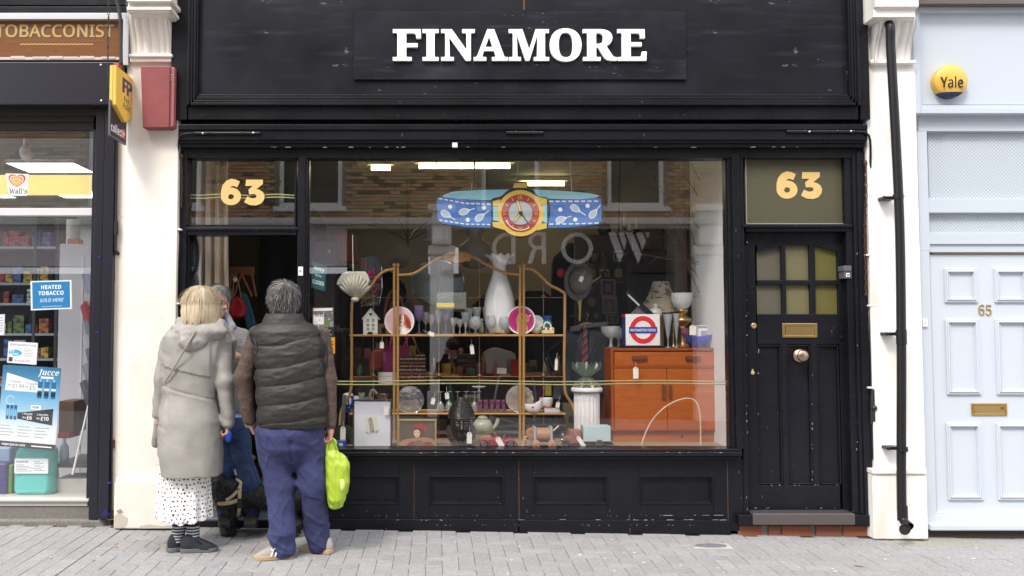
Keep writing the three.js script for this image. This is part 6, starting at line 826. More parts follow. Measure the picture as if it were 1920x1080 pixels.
{ // hat, jacket with tie
const z = -.68, hc = P(1084, 527, z), k = mpp(z); const h = thing('felt_hat', 'grey felt trilby with a black band hanging beside the rack', 'hat', P(1084, 562, z)); const T = g => g.rotateX(PI / 2 - .1).rotateY(.35).rotateZ(-.2).translate(hc.x, hc.y, z); const gm = mat([.105, .10, .09], .9, { sheen: .3 });
mk(h, 'crown', T(lathe([[27 * k, 0], [25 * k, .05], [20 * k, .10], [8 * k, .115], [0, .10]], 0, 0, 0, 36, .85, 1)), gm); mk(h, 'brim', T(lathe([[26 * k, .0], [36 * k, -.01], [37 * k, .0], [36 * k, .004], [26 * k, .008]], 0, 0, 0, 40, .8, 1)), gm); mk(h, 'band', T(lathe([[26.6 * k, .006], [26.2 * k, .03], [25.4 * k, .03]], 0, 0, 0, 36, .85, 1)), M.dark); priceTag(1090, 523, z + .13, -.4, 'white price tag pinned to the grey felt hat', .03, .045);
solo('red_ball', sph(...P(1052, 512, -.75).toArray(), .035), mat([.5, .02, .04], .7), 'fluffy red ball peeping out left of the grey hat', 'ball');
const jz = -.75, j = thing('jacket', 'dark navy blazer on a wooden hanger with a striped tie', 'jacket', P(1100, 735, jz)); const f = smin(.05, prof([[P(1100, 735, jz).y, P(1098, 0, jz).x, jz, 36 * k, .07], [P(1100, 690, jz).y, P(1098, 0, jz).x, jz, 34 * k, .075], [P(1100, 640, jz).y, P(1098, 0, jz).x, jz, 35 * k, .07], [P(1100, 618, jz).y, P(1099, 0, jz).x, jz, 22 * k, .045], [P(1100, 611, jz).y, P(1099, 0, jz).x, jz, 9 * k, .03]]), cap(P(1067, 630, jz).toArray(), P(1062, 735, jz + .02).toArray(), .045, .04), cap(P(1132, 630, jz).toArray(), P(1136, 735, jz + .02).toArray(), .045, .04));
const a = P(1045, 745, jz), b = P(1155, 600, jz); const fold = (x, y, w) => f(x, y, w) - .006 * N3.noise(x * 18, y * 7, w * 18); mk(j, 'cloth', nets(fold, [a.x, a.y, jz - .12], [b.x, b.y, jz + .12], .011), mat([.018, .021, .03], .85, { bumpMap: tFabric, bumpScale: .001 })); mk(j, 'lapel', [prismQ([[1091, 622], [1099, 690], [1081, 640]], jz + .07, jz + .078, .002), prismQ([[1106, 622], [1100, 690], [1116, 640]], jz + .07, jz + .078, .002)], mat([.024, .027, .038], .8));
const tt = canvasTex(64, 256, (x, W, H) => { x.fillStyle = '#141a35'; x.fillRect(0, 0, W, H); for (let i = -4; i < 16; i++) { x.save(); x.translate(0, i * 36); x.transform(1, -.5, 0, 1, 0, 0); x.fillStyle = '#6b1f2e'; x.fillRect(0, 0, 90, 17); x.fillStyle = '#b98a3a'; x.fillRect(0, 18, 90, 2.5); x.restore(); } }); mk(j, 'tie', UP0(prep(prismQ([[1094, 612], [1101, 612], [1103, 650], [1105, 705], [1098, 720], [1090, 700], [1092, 650]], jz + .082, jz + .092, .003))), print(tt, .6), { uv: true }); mk(j, 'hanger', [tube([P(1068, 624, jz), P(1085, 612, jz), P(1100, 606, jz), P(1116, 612, jz), P(1132, 624, jz)], .010, 30, 7), tube([P(1100, 606, jz), P(1100, 596, jz), P(1104, 590, jz), P(1098, 587, jz)], .003, 16, 5)], mat([.3, .16, .06], .5)); mk(j, 'label', B(1081, 679, 1096, 691, jz + .094, jz + .096, 0), M.tin);
}
const zl = RZ - .06;
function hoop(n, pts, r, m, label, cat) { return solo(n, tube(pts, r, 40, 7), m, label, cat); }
plate(769, 750, 26, zl + .02, 'large silver plate with chased landscape leaning at the left of the lower shelf', mat([.62, .6, .6], .18, { metalness: 1, bumpMap: tPlasterB, bumpScale: .02 }));
plate(974, 748, 26, zl + .02, 'round cut glass plate leaning behind the right hand posts of the rack', mat([.55, .5, .42], .16, { metalness: .7, bumpMap: tPlasterB, bumpScale: .03 }));
for (let i = 0; i < 5; i++) { const x = 826 + i * 16; const c = P(x, 770, zl - .05 - .03 * (i % 2)); solo('wine_glass', lathe([[.03, .155], [.028, .153], [.004, .148], [.004, .085], [.02, .07], [.034, .035], [.031, 0], [.029, .001], [.03, .034], [.016, .066], [0, .072]].map(q => [q[0] * .95, q[1]]), c.x, SH2, c.z, 20), M.clear, `clear wine glass standing rim down, ${['first', 'second', 'third', 'fourth', 'fifth'][i]} from the left on the lower shelf`, 'glass', 'upturned wine glasses on the lower shelf'); }
{ const c = P(718, 740, zl), t = thing('copper_jug', 'brown copper lustre jug behind the dark framed white picture', 'jug', [c.x, SH2, zl]); mk(t, 'body', lathe([[0, 0], [.05, 0], [.075, .04], [.07, .075], [.045, .10], [.055, .14], [.05, .14], [.04, .1], [0, .09]], c.x, SH2, zl), mat([.07, .03, .015], .25, { clearcoat: .6 })); mk(t, 'handle', tube([[c.x - .06, SH2 + .07, zl], [c.x - .1, SH2 + .12, zl], [c.x - .08, SH2 + .17, zl], [c.x - .045, SH2 + .14, zl]], .011, 24, 8), mat([.3, .2, .13], .5)); }
{ const c = P(653, 765, zl), t = thing('ginger_jar', 'blue and white china jar at the left end of the lower shelf', 'jar', [c.x, SH2, zl]); const tj = canvasTex(256, 128, (x, W, H) => { x.fillStyle = '#20407e'; x.fillRect(0, 0, W, H); x.fillStyle = '#dfe6ee'; for (let i = 0; i < 8; i++) blob(x, '#dfe6ee', [[i * 34 + 6, 40], [i * 34 + 18, 20], [i * 34 + 26, 50], [i * 34 + 14, 70]]); for (let i = 0; i < 26; i++) x.fillRect(rnd(W), 70 + rnd(50), 5, 5); }); mk(t, 'body', prep(new THREE.LatheGeometry([[.02, 0], [.042, .01], [.05, .06], [.048, .11], [.034, .13]].map(q => new THREE.Vector2(...q)), 32)).translate(c.x, SH2, zl), new THREE.MeshPhysicalMaterial({ map: tj, roughness: .15, clearcoat: .5 }), { uv: true }); mk(t, 'lid', lathe([[.038, .128], [.036, .142], [.01, .15], [0, .15]], c.x, SH2, zl), M.porcelain); }
{ const c = P(1000, 760, zl + .05), t = thing('gravy_boat', 'white china gravy boat with a pink flower on the lower shelf', 'gravy boat', [c.x, SH2, zl + .05]); const g = lathe([[0, 0], [.035, .002], [.06, .03], [.062, .07], [.058, .07], [.05, .03], [0, .012]], 0, 0, 0, 32, 1.15, .8), p = g.attributes.position; for (let i = 0; i < p.count; i++) p.setY(i, p.getY(i) + Math.max(0, p.getX(i)) ** 2 * 14 * p.getY(i) * 8); g.computeVertexNormals(); mk(t, 'bowl', g.translate(c.x, SH2, zl + .05), M.porcelain); mk(t, 'flower', sph(c.x - .01, SH2 + .045, zl + .1, .012, .008, .003, 8, 6), mat([.6, .1, .35], .4)); const d = P(1026, 760, zl); solo('cup', lathe([[0, 0], [.03, .002], [.05, .04], [.056, .085], [.052, .085], [.045, .04], [0, .01]], d.x, SH2 + .02, zl - .06), M.porcelain, 'white china cup right of the gravy boat', 'cup'); }
{ const b = thing('card_box', 'small white box holding a red oddment at the right of the lower shelf', 'box', P(1036, 775, zl + .05)); const q = rect(1021, 766, 1050, 775, zl + .06); mk(b, 'box', box(q.x0, SH2, zl - .02, q.x1, SH2 + .03, zl + .06, .003), mat([.55, .56, .58], .5)); mk(b, 'red_oddment', sph((q.x0 + q.x1) / 2 - .02, SH2 + .034, zl + .03, .03, .012, .015), mat([.4, .04, .03], .5)); priceTag(1046, 759, zl + .07, -.2, 'small white tag stuck in the white box', .03, .045); }
{ const c = P(920, 765, zl); for (let i = 0; i < 5; i++) { const x = P(898 + i * 11, 0, zl).x; const o = solo('sherry_glass', lathe([[0, 0], [.018, 0], [.02, .09], [.019, .09], [.017, .004]], x, SH2 + .005, zl, 16), tinted(.7, .45, .6), `small plum tinted tumbler, ${['first', 'second', 'third', 'fourth', 'fifth'][i]} from the left on the lower shelf`, 'glass', 'plum tumblers on the lower shelf'); mk(o, 'plum_band', lathe([[.0185, .055], [.0205, .055], [.0205, .08]], 0, 0, 0, 16), mat([.16, .02, .09], .4)); } const d = P(898, 735, zl - .1); solo('saucer_stand', lathe([[0, 0], [.02, 0], [.008, .01], [.008, .03], [.055, .04], [.057, .046], [0, .04]], d.x, d.y, zl - .1), M.porcelain, 'white footed saucer standing behind the upturned wine glasses', 'saucer'); mk(scene.children.at(-1), 'glass_foot', bar([0, -(d.y - SH2), 0], [0, 0, 0], .012), M.clear); }
{ const z = -.3, t = thing('skillet', 'dark iron pan with upright handle at the left of the window bottom', 'pan', P(643, 842, z)); mk(t, 'handle', ribbon(spline([P(646, 740, z), P(644, 770, z), P(643, 800, z)].map(p => [p.x, p.y]), 12), .03, z - .012, z + .012, .005), mat([.09, .085, .08], .5)); const c = P(643, 820, z); mk(t, 'pan', [prism(circ(c.x, c.y, .092, 40), z - .03, z + .002, .004)], mat([.03, .034, .028], .55)); const b = thing('blue_tin', 'small blue tin with a yellow emblem under the iron pan', 'tin', P(640, 842, -.12)); mk(b, 'tin', B(631, 827, 648, 842, -.2, -.12, .003), mat([.03, .08, .36], .35)); mk(b, 'emblem', B(636, 831, 643, 840, -.12, -.118, .002), mat([.55, .48, .38], .5)); priceTag(643, 812, -.24, 0, 'cream tag tied to the iron pan', .04, .095); }
{ const c = P(905, 815, -.5), t = thing('teapot', 'pale green teapot lettered tea behind the red toy car', 'teapot', [c.x, BED, -.5]); mk(t, 'body', lathe([[0, .05], [.05, .05], [.075, .09], [.075, .13], [.05, .165], [0, .17]], c.x, BED, -.5), mat([.36, .36, .27], .3)); mk(t, 'spout', tube([[c.x + .06, BED + .08, -.5], [c.x + .10, BED + .12, -.5], [c.x + .12, BED + .17, -.5]], .014, 18, 8), mat([.36, .36, .27], .3)); mk(t, 'lid', sph(c.x, BED + .175, -.5, .04, .02, .04), mat([.3, .3, .22], .3)); mk(t, 'box_under', box(c.x - .06, BED, -.54, c.x + .06, BED + .05, -.44, .003), mat([.42, .28, .14], .7)); }
function bag(name, label, pts, z, d, m, cat = 'handbag') { const t = thing(name, label, cat, P(pts.reduce((s, p) => s + p[0], 0) / pts.length, Math.max(...pts.map(p => p[1])), z)); const q = Q(pts, z), sm = spline(q, 60, true).map(p => [p.x, p.y]); const g = prism(sm, z - d, z, .018), p = g.attributes.position; for (let i = 0; i < p.count; i++) p.setZ(i, p.getZ(i) + .012 * N3.noise(p.getX(i) * 22, p.getY(i) * 16, z)); g.computeVertexNormals(); mk(t, 'body', g, m); return t; }
const strap = (t, pts, z, r, m) => mk(t, 'strap', tube(pts.map(p => P(p[0], p[1], z)), r, 30, 6), m);
{ const z = RZ - .45; const m = mat([.42, .075, .03], .55), o = bag('handbag', 'orange red handbag hanging behind the left bay of the rack', [[696, 660], [719, 656], [720, 680], [718, 692], [708, 695], [694, 690], [692, 676]], z, .1, m); strap(o, [[710, 656], [716, 640], [722, 656]], z - .03, .008, m);
const pk = mat([.42, .03, .20], .6), p = bag('handbag', 'bright pink handbag with long straps behind the double rack post', [[722, 652], [744, 648], [764, 652], [764, 676], [752, 692], [738, 698], [720, 696], [718, 676]], z + .05, .12, pk); strap(p, [[728, 660], [734, 636], [740, 610], [744, 600]], z + .05, .01, pk); strap(p, [[764, 660], [762, 636], [752, 606], [746, 600]], z + .05, .01, pk); mk(p, 'tassel', B(718, 660, 723, 678, z + .05, z + .06, .003), mat([.5, .16, .26], .6)); }
{ const z = RZ - .38, tw = canvasTex(128, 128, (x, W, H) => { const c = ['#7b5a34', '#b08a52', '#39334a', '#7a2a35', '#d9d3c8', '#2b2a33', '#8a3b4b', '#c7bfb2', '#43485e']; for (let i = 0; i < 26; i++) { x.fillStyle = c[(i * 5) % 9]; x.fillRect(0, i * 5, W, 5); } for (let i = 0; i < 160; i++) { x.fillStyle = c[i % 9]; x.fillRect(rnd(W), Math.floor(rnd(26)) * 5, 4, 4); } }); tw.wrapS = tw.wrapT = THREE.RepeatWrapping; tw.repeat.set(4, 4);
const s = bag('handbag', 'woven striped tapestry shoulder bag behind the rack', [[746, 674], [770, 668], [795, 664], [798, 690], [800, 716], [772, 722], [746, 724]], z, .08, new THREE.MeshStandardMaterial({ map: tw, roughness: .9 })); strap(s, [[748, 674], [756, 650], [770, 628], [786, 660], [794, 668]], z - .02, .007, mat([.3, .1, .08], .8));
solo('enamel_pot', lathe([[0, 0], [.07, 0], [.075, .02], [.075, .10], [.078, .105], [0, .1]], P(728, 0, z + .1).x, P(728, 722, z + .1).y, z + .1), M.porcelain, 'white enamel pot with dark lettering left of the woven bag', 'pot');
const wz = -1.5; solo('wooden_crate', [0, 1, 2].map(i => B(858, 664 + i * 9, 892, 671 + i * 9, wz - .2, wz, .003)), mat([.10, .05, .025], .7, { map: tWood }), 'slatted brown wooden crate seen behind the middle of the rack', 'crate');
const cl = bag('cloth_bundle', 'heap of white cloth and paper behind the rack', [[906, 664], [925, 652], [948, 656], [966, 664], [964, 690], [940, 700], [908, 698]], -1.3, .12, mat([.42, .38, .31], .9), 'cloth'); 
solo('red_bottle', [box(P(954, 0, -.9).x, P(960, 706, -.9).y, -.95, P(975, 0, -.9).x, P(960, 674, -.9).y, -.88, .006)], mat([.25, .02, .015], .2), 'square red glass bottle behind the rack', 'bottle'); solo('white_box', B(932, 690, 950, 701, -.95, -.88, .003), M.paper, 'small cream box standing left of the red bottle', 'box');
const ch = thing('folding_chair', 'grey tubular chair frame standing behind the rack', 'chair', P(970, 842, -1.0)); mk(ch, 'frame', [tube([P(920, 790, -.9), P(932, 725, -.9), P(938, 705, -.9), P(960, 703, -.9)], .012, 30, 7), tube([P(1002, 790, -1.0), P(1004, 740, -1.0), P(998, 706, -1.0)], .012, 20, 7), bar(P(920, 780, -.9), P(1000, 802, -.9), .010), bar(P(915, 800, -.9), P(1060, 798, -1.0), .012), bar(P(920, 800, -.9), P(918, 775, -.9), .012)], M.tin); mk(ch, 'wooden_arm', B(930, 698, 1045, 706, -1.0, -.95, .008), mat([.34, .18, .08], .5, { map: tWood })); 
const dt = canvasTex(128, 128, (x, W, H) => { x.fillStyle = '#6b1f52'; x.fillRect(0, 0, W, H); x.fillStyle = '#c9a9bc'; for (let i = 0; i < 6; i++) for (let j = 0; j < 6; j++) { x.beginPath(); x.arc(i * 22 + (j % 2) * 11 + 6, j * 22 + 8, 3, 0, 7); x.fill(); } }); bag('spotted_cloth', 'plum cloth with pale spots hanging over the chair behind the rack', [[990, 712], [1000, 690], [1010, 700], [1020, 712], [1020, 740], [1008, 752], [994, 745]], -1.05, .04, new THREE.MeshStandardMaterial({ map: dt, roughness: .9 }), 'cloth');
solo('yellow_package', B(1022, 720, 1034, 742, -.95, -.9, .004), mat([.5, .42, .03], .5), 'yellow package right of the plum spotted cloth', 'package'); solo('picture_card', B(1038, 722, 1052, 748, -.93, -.9, .002), mat([.09, .10, .13], .5), 'dark picture card right of the yellow package', 'card'); }
priceTag(1043, 683, -.5, -.05, 'long pale tag hanging below the upper shelf at the right', .022, .09); priceTag(885, 655, -.6, .1, 'pale tag hanging behind the middle of the rack', .03, .075);
{ const z = -.95, bc = [[.12, .02, .02], [.03, .05, .09], [.16, .12, .06], [.04, .07, .04], [.2, .17, .12]]; bc.forEach((c, i) => solo('book', B(868 + i % 3 * 2, 765 - i * 6, 898 - i % 2 * 3, 770 - i * 6, z - .15, z, .002), mat(c, .6), `${['dark red', 'navy', 'tan', 'green', 'cream'][i]} old book in the pile behind the lower shelf glasses`, 'book'));
solo('green_bottle', lathe([[0, 0], [.045, 0], [.045, .15], [.016, .2], [.016, .26], [0, .26]], P(843, 0, -1).x, P(843, 776, -1).y, -1, 20), mat([.008, .05, .025], .12), 'dark green bottle behind the upturned wine glasses', 'bottle');
const v = P(668, 770, zl - .1); solo('milk_jug', [lathe([[0, 0], [.035, 0], [.045, .05], [.03, .09], [.036, .115], [.03, .112], [.02, .09], [0, .08]], v.x, SH2, zl - .12), tube([[v.x + .03, SH2 + .09, zl - .12], [v.x + .07, SH2 + .08, zl - .12], [v.x + .06, SH2 + .04, zl - .12], [v.x + .04, SH2 + .03, zl - .12]], .005, 16, 6)], M.porcelain, 'small white milk jug beside the blue and white ginger jar', 'jug');
[[679, 34, 12], [690, 26, 14]].forEach(([x, h, w], i) => glassware('tumbler', ['tall clear tumbler right of the white milk jug', 'short clear tumbler left of the copper lustre jug'][i], x, SH2, zl - .1, 'tumbler', h, w));
[[798, 40, 14], [808, 36, 15], [822, 44, 13], [956, 30, 14], [966, 34, 13]].forEach(([x, h, w], i) => glassware('wine_glass', `clear stemmed glass at the back of the upper shelf, ${['first', 'second', 'third', 'fourth', 'fifth'][i]} from the left`, x, SH1, zg - .12, 'goblet', h, w));
[[714, 22, 20], [724, 16, 18]].forEach(([x, h, w], i) => solo('trinket_box', B(x - w / 2, 629 - h, x + w / 2, 629, RZ - .2, RZ - .1, .004), mat([[.30, .16, .07], [.36, .26, .12]][i], .4), ['brown wooden trinket box right of the white house lantern', 'small gilt trinket box left of the pink hound plate'][i], 'box'));
for (const [x, y, r, l] of [[812, 752, -.2, 'white tag on the stem of the first upturned glass'], [838, 742, .1, 'white tag leaning beside the upturned wine glasses'], [716, 647, 0, 'cream tag on the orange red handbag'], [808, 626, 1.2, 'white tag lying on the upper shelf by the purple goblet'], [848, 778, .5, 'white tag hanging below the lower shelf beside the dark head']]) priceTag(x, y, RZ + .03, r, l, .03, .05);
solo('rolling_pin', bar(P(800, 700, -.9), P(860, 706, -.9), .016), mat([.3, .16, .07], .5), 'brown wooden rolling pin lying behind the rack posts', 'rolling pin');
const st = P(1012, 760, -.95), ws = [bar(P(1000, 842, -1), P(1004, 806, -1), .012), bar(P(1048, 842, -1), P(1044, 806, -1), .012), B(995, 800, 1052, 806, -1.2, -.95, .004)]; solo('stool', ws, mat([.1, .05, .025], .5), 'small dark wooden stool behind the wooden elephant', 'stool'); }
{ // a table of bric-a-brac behind the rack, and more of it on the cupboards
const z = -1.12, ty = P(860, 707, z).y, x0 = P(664, 700, z).x, x1 = P(1056, 700, z).x, t = thing('stock_table', 'narrow dark table crowded with bric-a-brac behind the rack', 'table', [(x0 + x1) / 2, BED, z]); mk(t, 'top', box(x0, ty - .02, z - .16, x1, ty, z + .12, .003), mat([.12, .06, .03], .5, { map: tWood })); for (const x of [x0 + .03, x1 - .03]) mk(t, 'leg', box(x - .015, BED, z - .1, x + .015, ty - .02, z - .07, .002), M.dark);
const cols = [['white', [.6, .6, .56]], ['brown', [.2, .09, .04]], ['blue', [.04, .08, .25]], ['green', [.05, .15, .08]], ['red', [.34, .03, .03]], ['copper', [.36, .15, .07]], ['grey', [.25, .25, .26]], ['ochre', [.42, .28, .06]], ['pink', [.5, .2, .25]]], kinds = ['vase', 'box', 'mug', 'bottle'];
const pieces = []; for (let i = 0; i < 17; i++) pieces.push([x0 + .05 + i * (x1 - x0 - .1) / 16, ty, z + rnd(-.06, .08), 'on the table behind the rack']); for (let i = 0; i < 9; i++) pieces.push([-.85 + i * .08, 1.152, -1.7 + rnd(-.08, .08), 'on the low cupboard at the left']); for (let i = 0; i < 10; i++) pieces.push([.15 + i * .085, 1.002, -2.05 + rnd(-.08, .08), 'on the low cupboard in the middle']);
pieces.forEach(([x, y, w, where], i) => { const [cn, c] = cols[(i * 7 + 3) % 9], kd = kinds[(i * 3 + (i >> 2)) % 4], h = rnd(.09, .2), r = rnd(.026, .042), n = i < 17 ? i : i < 26 ? i - 17 : i - 26, m = mat(c, rnd(.15, .5), { specularIntensity: .9 }); const g = kd === 'box' ? box(x - r, y, w - r, x + r, y + h * .7, w + r, .004) : kd === 'mug' ? [lathe([[0, 0], [r * .8, 0], [r, h * .6], [r * .92, h * .6], [r * .7, .01]], x, y, w, 20), tube([[x + r * .9, y + h * .5, w], [x + r * 1.6, y + h * .42, w], [x + r * 1.5, y + h * .2, w], [x + r * .85, y + h * .12, w]], .005, 16, 6)] : kd === 'vase' ? lathe([[0, 0], [r * .6, 0], [r, h * .35], [r * .8, h * .65], [r * .4, h * .85], [r * .6, h], [r * .5, h], [r * .3, h * .85]], x, y, w, 24) : lathe([[0, 0], [r * .8, 0], [r * .8, h * .6], [r * .3, h * .8], [r * .3, h * 1.1], [0, h * 1.1]], x, y, w, 20);
solo(kd, g, m, `${cn} ${kd}, ${['first', 'second', 'third', 'fourth', 'fifth', 'sixth', 'seventh', 'eighth', 'ninth', 'tenth', 'eleventh', 'twelfth', 'thirteenth', 'fourteenth', 'fifteenth', 'sixteenth', 'last'][n]} from the left ${where}`, kd); }); }
{ const z = -1.4, c = P(640, 470, z), t = thing('table_lamp', 'burnt orange drum lampshade on a dark lamp at the left of the window', 'lamp', [c.x, BED - .2, z]); const k = mpp(z); mk(t, 'shade', lathe([[33 * k, P(0, 492, z).y], [27 * k, P(0, 440, z).y], [26 * k, P(0, 440, z).y], [32 * k, P(0, 492, z).y]], c.x, 0, z, 36), mat([.30, .085, .02], .8)); mk(t, 'stem', lathe([[.08, BED - .2], [.03, BED - .1], [.05, P(0, 560, z).y], [.02, P(0, 500, z).y], [.015, P(0, 470, z).y]], c.x, 0, z), M.dark); }
plate(748, 482, 23, -1.2, 'dark pewter plate with a scalloped edge hung high behind the rack', mat([.16, .14, .12], .35, { metalness: .6 }));
{ const z = -1.7, t = thing('umbrella', 'black skeleton of an umbrella hanging upside down behind the window', 'umbrella frame', P(765, 460, z)); const hub = P(765, 452, z); mk(t, 'shaft', bar(P(765, 340, z), P(765, 460, z), .010), mat([.12, .05, .03], .5)); mk(t, 'ribs', Array.from({ length: 8 }, (_, i) => { const a = i / 8 * 2 * PI + .2; return tube([[hub.x, hub.y, z], [hub.x + Math.cos(a) * .2, hub.y + .10, z + Math.sin(a) * .2], [hub.x + Math.cos(a) * .38, hub.y + .16, z + Math.sin(a) * .38]], .004, 14, 5); }), M.iron, { kind: 'stuff' }); }
{ const z = -1.25, c = P(818, 430, z), k = mpp(z), t = thing('pendant_lamp', 'frosted white glass bell pendant hanging left of the watch sign', 'pendant lamp', [c.x, P(0, 450, z).y, z]); const Y = y => P(818, y, z).y; mk(t, 'shade', lathe([[22 * k, Y(450)], [21 * k, Y(425)], [12 * k, Y(410)], [10 * k, Y(398)], [9 * k, Y(398)], [19 * k, Y(424)], [20 * k, Y(449)]], c.x, 0, z, 36), mat([.6, .6, .57], .35, { transmission: .4, thickness: 0 })); mk(t, 'fitting', lathe([[0, Y(384)], [9 * k, Y(386)], [10 * k, Y(398)], [0, Y(399)]], c.x, 0, z), M.brassOld); mk(t, 'chain', bar([c.x, Y(384), z], [c.x, 3.19, z], .004), M.rust); }
{ const z = -2.0, c = P(890, 470, z), k = mpp(z), t = thing('pendant_lamp', 'large white ceramic globe pendant behind the rack arch', 'pendant lamp', [c.x, P(0, 505, z).y, z]); const Y = y => P(890, y, z).y; mk(t, 'globe', lathe([[0, Y(505)], [20 * k, Y(500)], [34 * k, Y(480)], [32 * k, Y(462)], [16 * k, Y(450)], [13 * k, Y(440)], [18 * k, Y(430)], [14 * k, Y(426)], [0, Y(425)]], c.x, 0, z, 36), mat([.5, .48, .42], .4)); mk(t, 'rod', bar([c.x, Y(426), z], [c.x, 3.19, z], .008), M.iron); }
solo('wall_mirror', prism(circ(P(820, 530, -1.5).x, P(820, 530, -1.5).y, .24, 48, .2), -1.53, -1.5, .006), mat([.24, .27, .26], .12, { metalness: .9 }), 'large oval mirror hanging behind the rack and the boxed model car', 'mirror');
{ const z = -1.6, t = thing('iron_candelabra', 'black iron candelabra with cream candles hanging right of the watch sign', 'candelabra', P(1160, 445, z)); const cs = [[1129, 417, 19], [1171, 425, 25], [1180, 434, 14], [1193, 430, 21]]; cs.forEach(([x, y, h]) => { mk(t, 'candle', bar(P(x, y, z), P(x, y - h, z), .013, .013, 14), mat([.66, .60, .42], .6)); }); mk(t, 'ring', [tube([P(1120, 420, z), P(1140, 440, z), P(1170, 442, z), P(1205, 432, z)], .010, 30, 7), ...cs.map(([x, y]) => lathe([[0, 0], [.012, -.03], [.028, -.008], [.03, 0]], P(x, y, z).x, P(x, y, z).y, z, 14)), sph(...P(1133, 430, z).toArray(), .06), bar(P(1160, 440, z), [P(1160, 0, z).x, 3.19, z], .007)], M.iron); }
for (const [x, c, l] of [[1108, [.20, .17, .03], 'yellow bottle leftmost of the three on the back shelf'], [1134, [.12, .06, .03], 'brown bottle in the middle of the three on the back shelf'], [1162, [.03, .06, .02], 'dark green bottle right of the three on the back shelf']]) { const p = P(x, 527, -2.2); const b = solo('bottle', lathe([[0, 0], [.05, 0], [.05, .15], [.018, .22], [.018, .27], [0, .27]], p.x, p.y, -2.2, 20), mat(c, .15), l, 'bottle'); mk(b, 'label', lathe([[.0505, .04], [.0512, .045], [.0512, .11]], 0, 0, 0, 20), mat([.42, .38, .24], .7)); }
{ const z = -2.35, t = thing('picture_shelf', 'tall pale panelled shelf unit behind the bottles and pictures at the right', 'shelf', P(1120, 640, z)); mk(t, 'back', B(1078, 440, 1186, 660, z - .05, z, 0), mat([.15, .12, .095], .8)); mk(t, 'shelf', [527, 590].map(y => B(1078, y, 1186, y + 4, z - .05, z + .22, .002)), mat([.12, .09, .07], .6)); }
[[1092, 533, 1122, 552, '#3a2f30'], [1127, 523, 1154, 556, '#4a2b2b'], [1092, 553, 1128, 580, '#20322c'], [1130, 557, 1157, 588, '#6a5a3c'], [1106, 582, 1130, 602, '#2a2a33'], [1137, 590, 1160, 606, '#59202c'], [1104, 470, 1124, 494, '#4d4a42'], [1150, 470, 1172, 490, '#3f3b35']].forEach(([a, b, c, d, col], i) => { const z = -2.1, t = thing('framed_picture', ['dark framed small picture left of the red one on the back shelf', 'thin framed reddish picture on the back shelf under the brown bottle', 'green toned framed picture on the back shelf', 'framed picture of a yellow shape on the back shelf', 'small black framed picture low at the back', 'small crimson framed picture low at the back right', 'small framed card above the yellow bottle', 'small framed card above the dark green bottle'][i], 'picture', P((a + c) / 2, d, z)); mk(t, 'frame', frameQ(a, b, c, d, .014, z - .02, z, .002), i % 2 ? mat([.34, .33, .34], .5) : M.black2); mk(t, 'print', B(a + 1, b + 1, c - 1, d - 1, z - .015, z - .01, 0), mat(col, .5)); const m = (a + c) / 2; mk(t, 'motif', prism(circ(P(m, (b + d) / 2, z).x, P(m, (b + d) / 2, z).y, (c - a) * .22 * mpp(z), 10, (d - b) * .28 * mpp(z)), z - .0105, z - .008), mat([.22 + .05 * (i % 3), .17, .08 + .03 * (i % 4)], .5)); });
{ const dk = mat([.03, .018, .012], .5, { map: tWood }), z = -1.9, t = thing('wardrobe', 'dark wooden wardrobe behind the floral lampshade', 'wardrobe', P(1212, 840, z)); mk(t, 'carcass', B(1180, 478, 1262, 860, z - .5, z, .01), dk); mk(t, 'door', [B(1188, 500, 1218, 840, z, z + .02, .006), B(1222, 500, 1255, 840, z, z + .02, .006)], dk); mk(t, 'cornice', B(1176, 470, 1266, 480, z - .5, z + .05, .008), dk);
const c2 = thing('hat_box', 'round brown box on top of the dark wardrobe', 'box', P(1215, 470, -2)); mk(c2, 'drum', lathe([[0, 0], [.17, 0], [.17, .16], [.18, .165], [.18, .21], [0, .21]], P(1215, 0, -2.1).x, P(1215, 470, -2.1).y, -2.1), mat([.20, .10, .035], .6)); }
{ const z = -1.1; const t = thing('leaning_boards', 'tall framed boards leaning at the right behind the twigs', 'boards', P(1288, 650, z)); mk(t, 'board', B(1266, 395, 1285, 655, z - .05, z - .02, .003), mat([.20, .19, .17], .6)); mk(t, 'edge', B(1285, 395, 1289, 655, z - .05, z, .003), mat([.26, .12, .05], .6)); mk(t, 'dark_panel', B(1290, 410, 1310, 655, z - .06, z - .01, .003), mat([.07, .06, .025], .7)); }
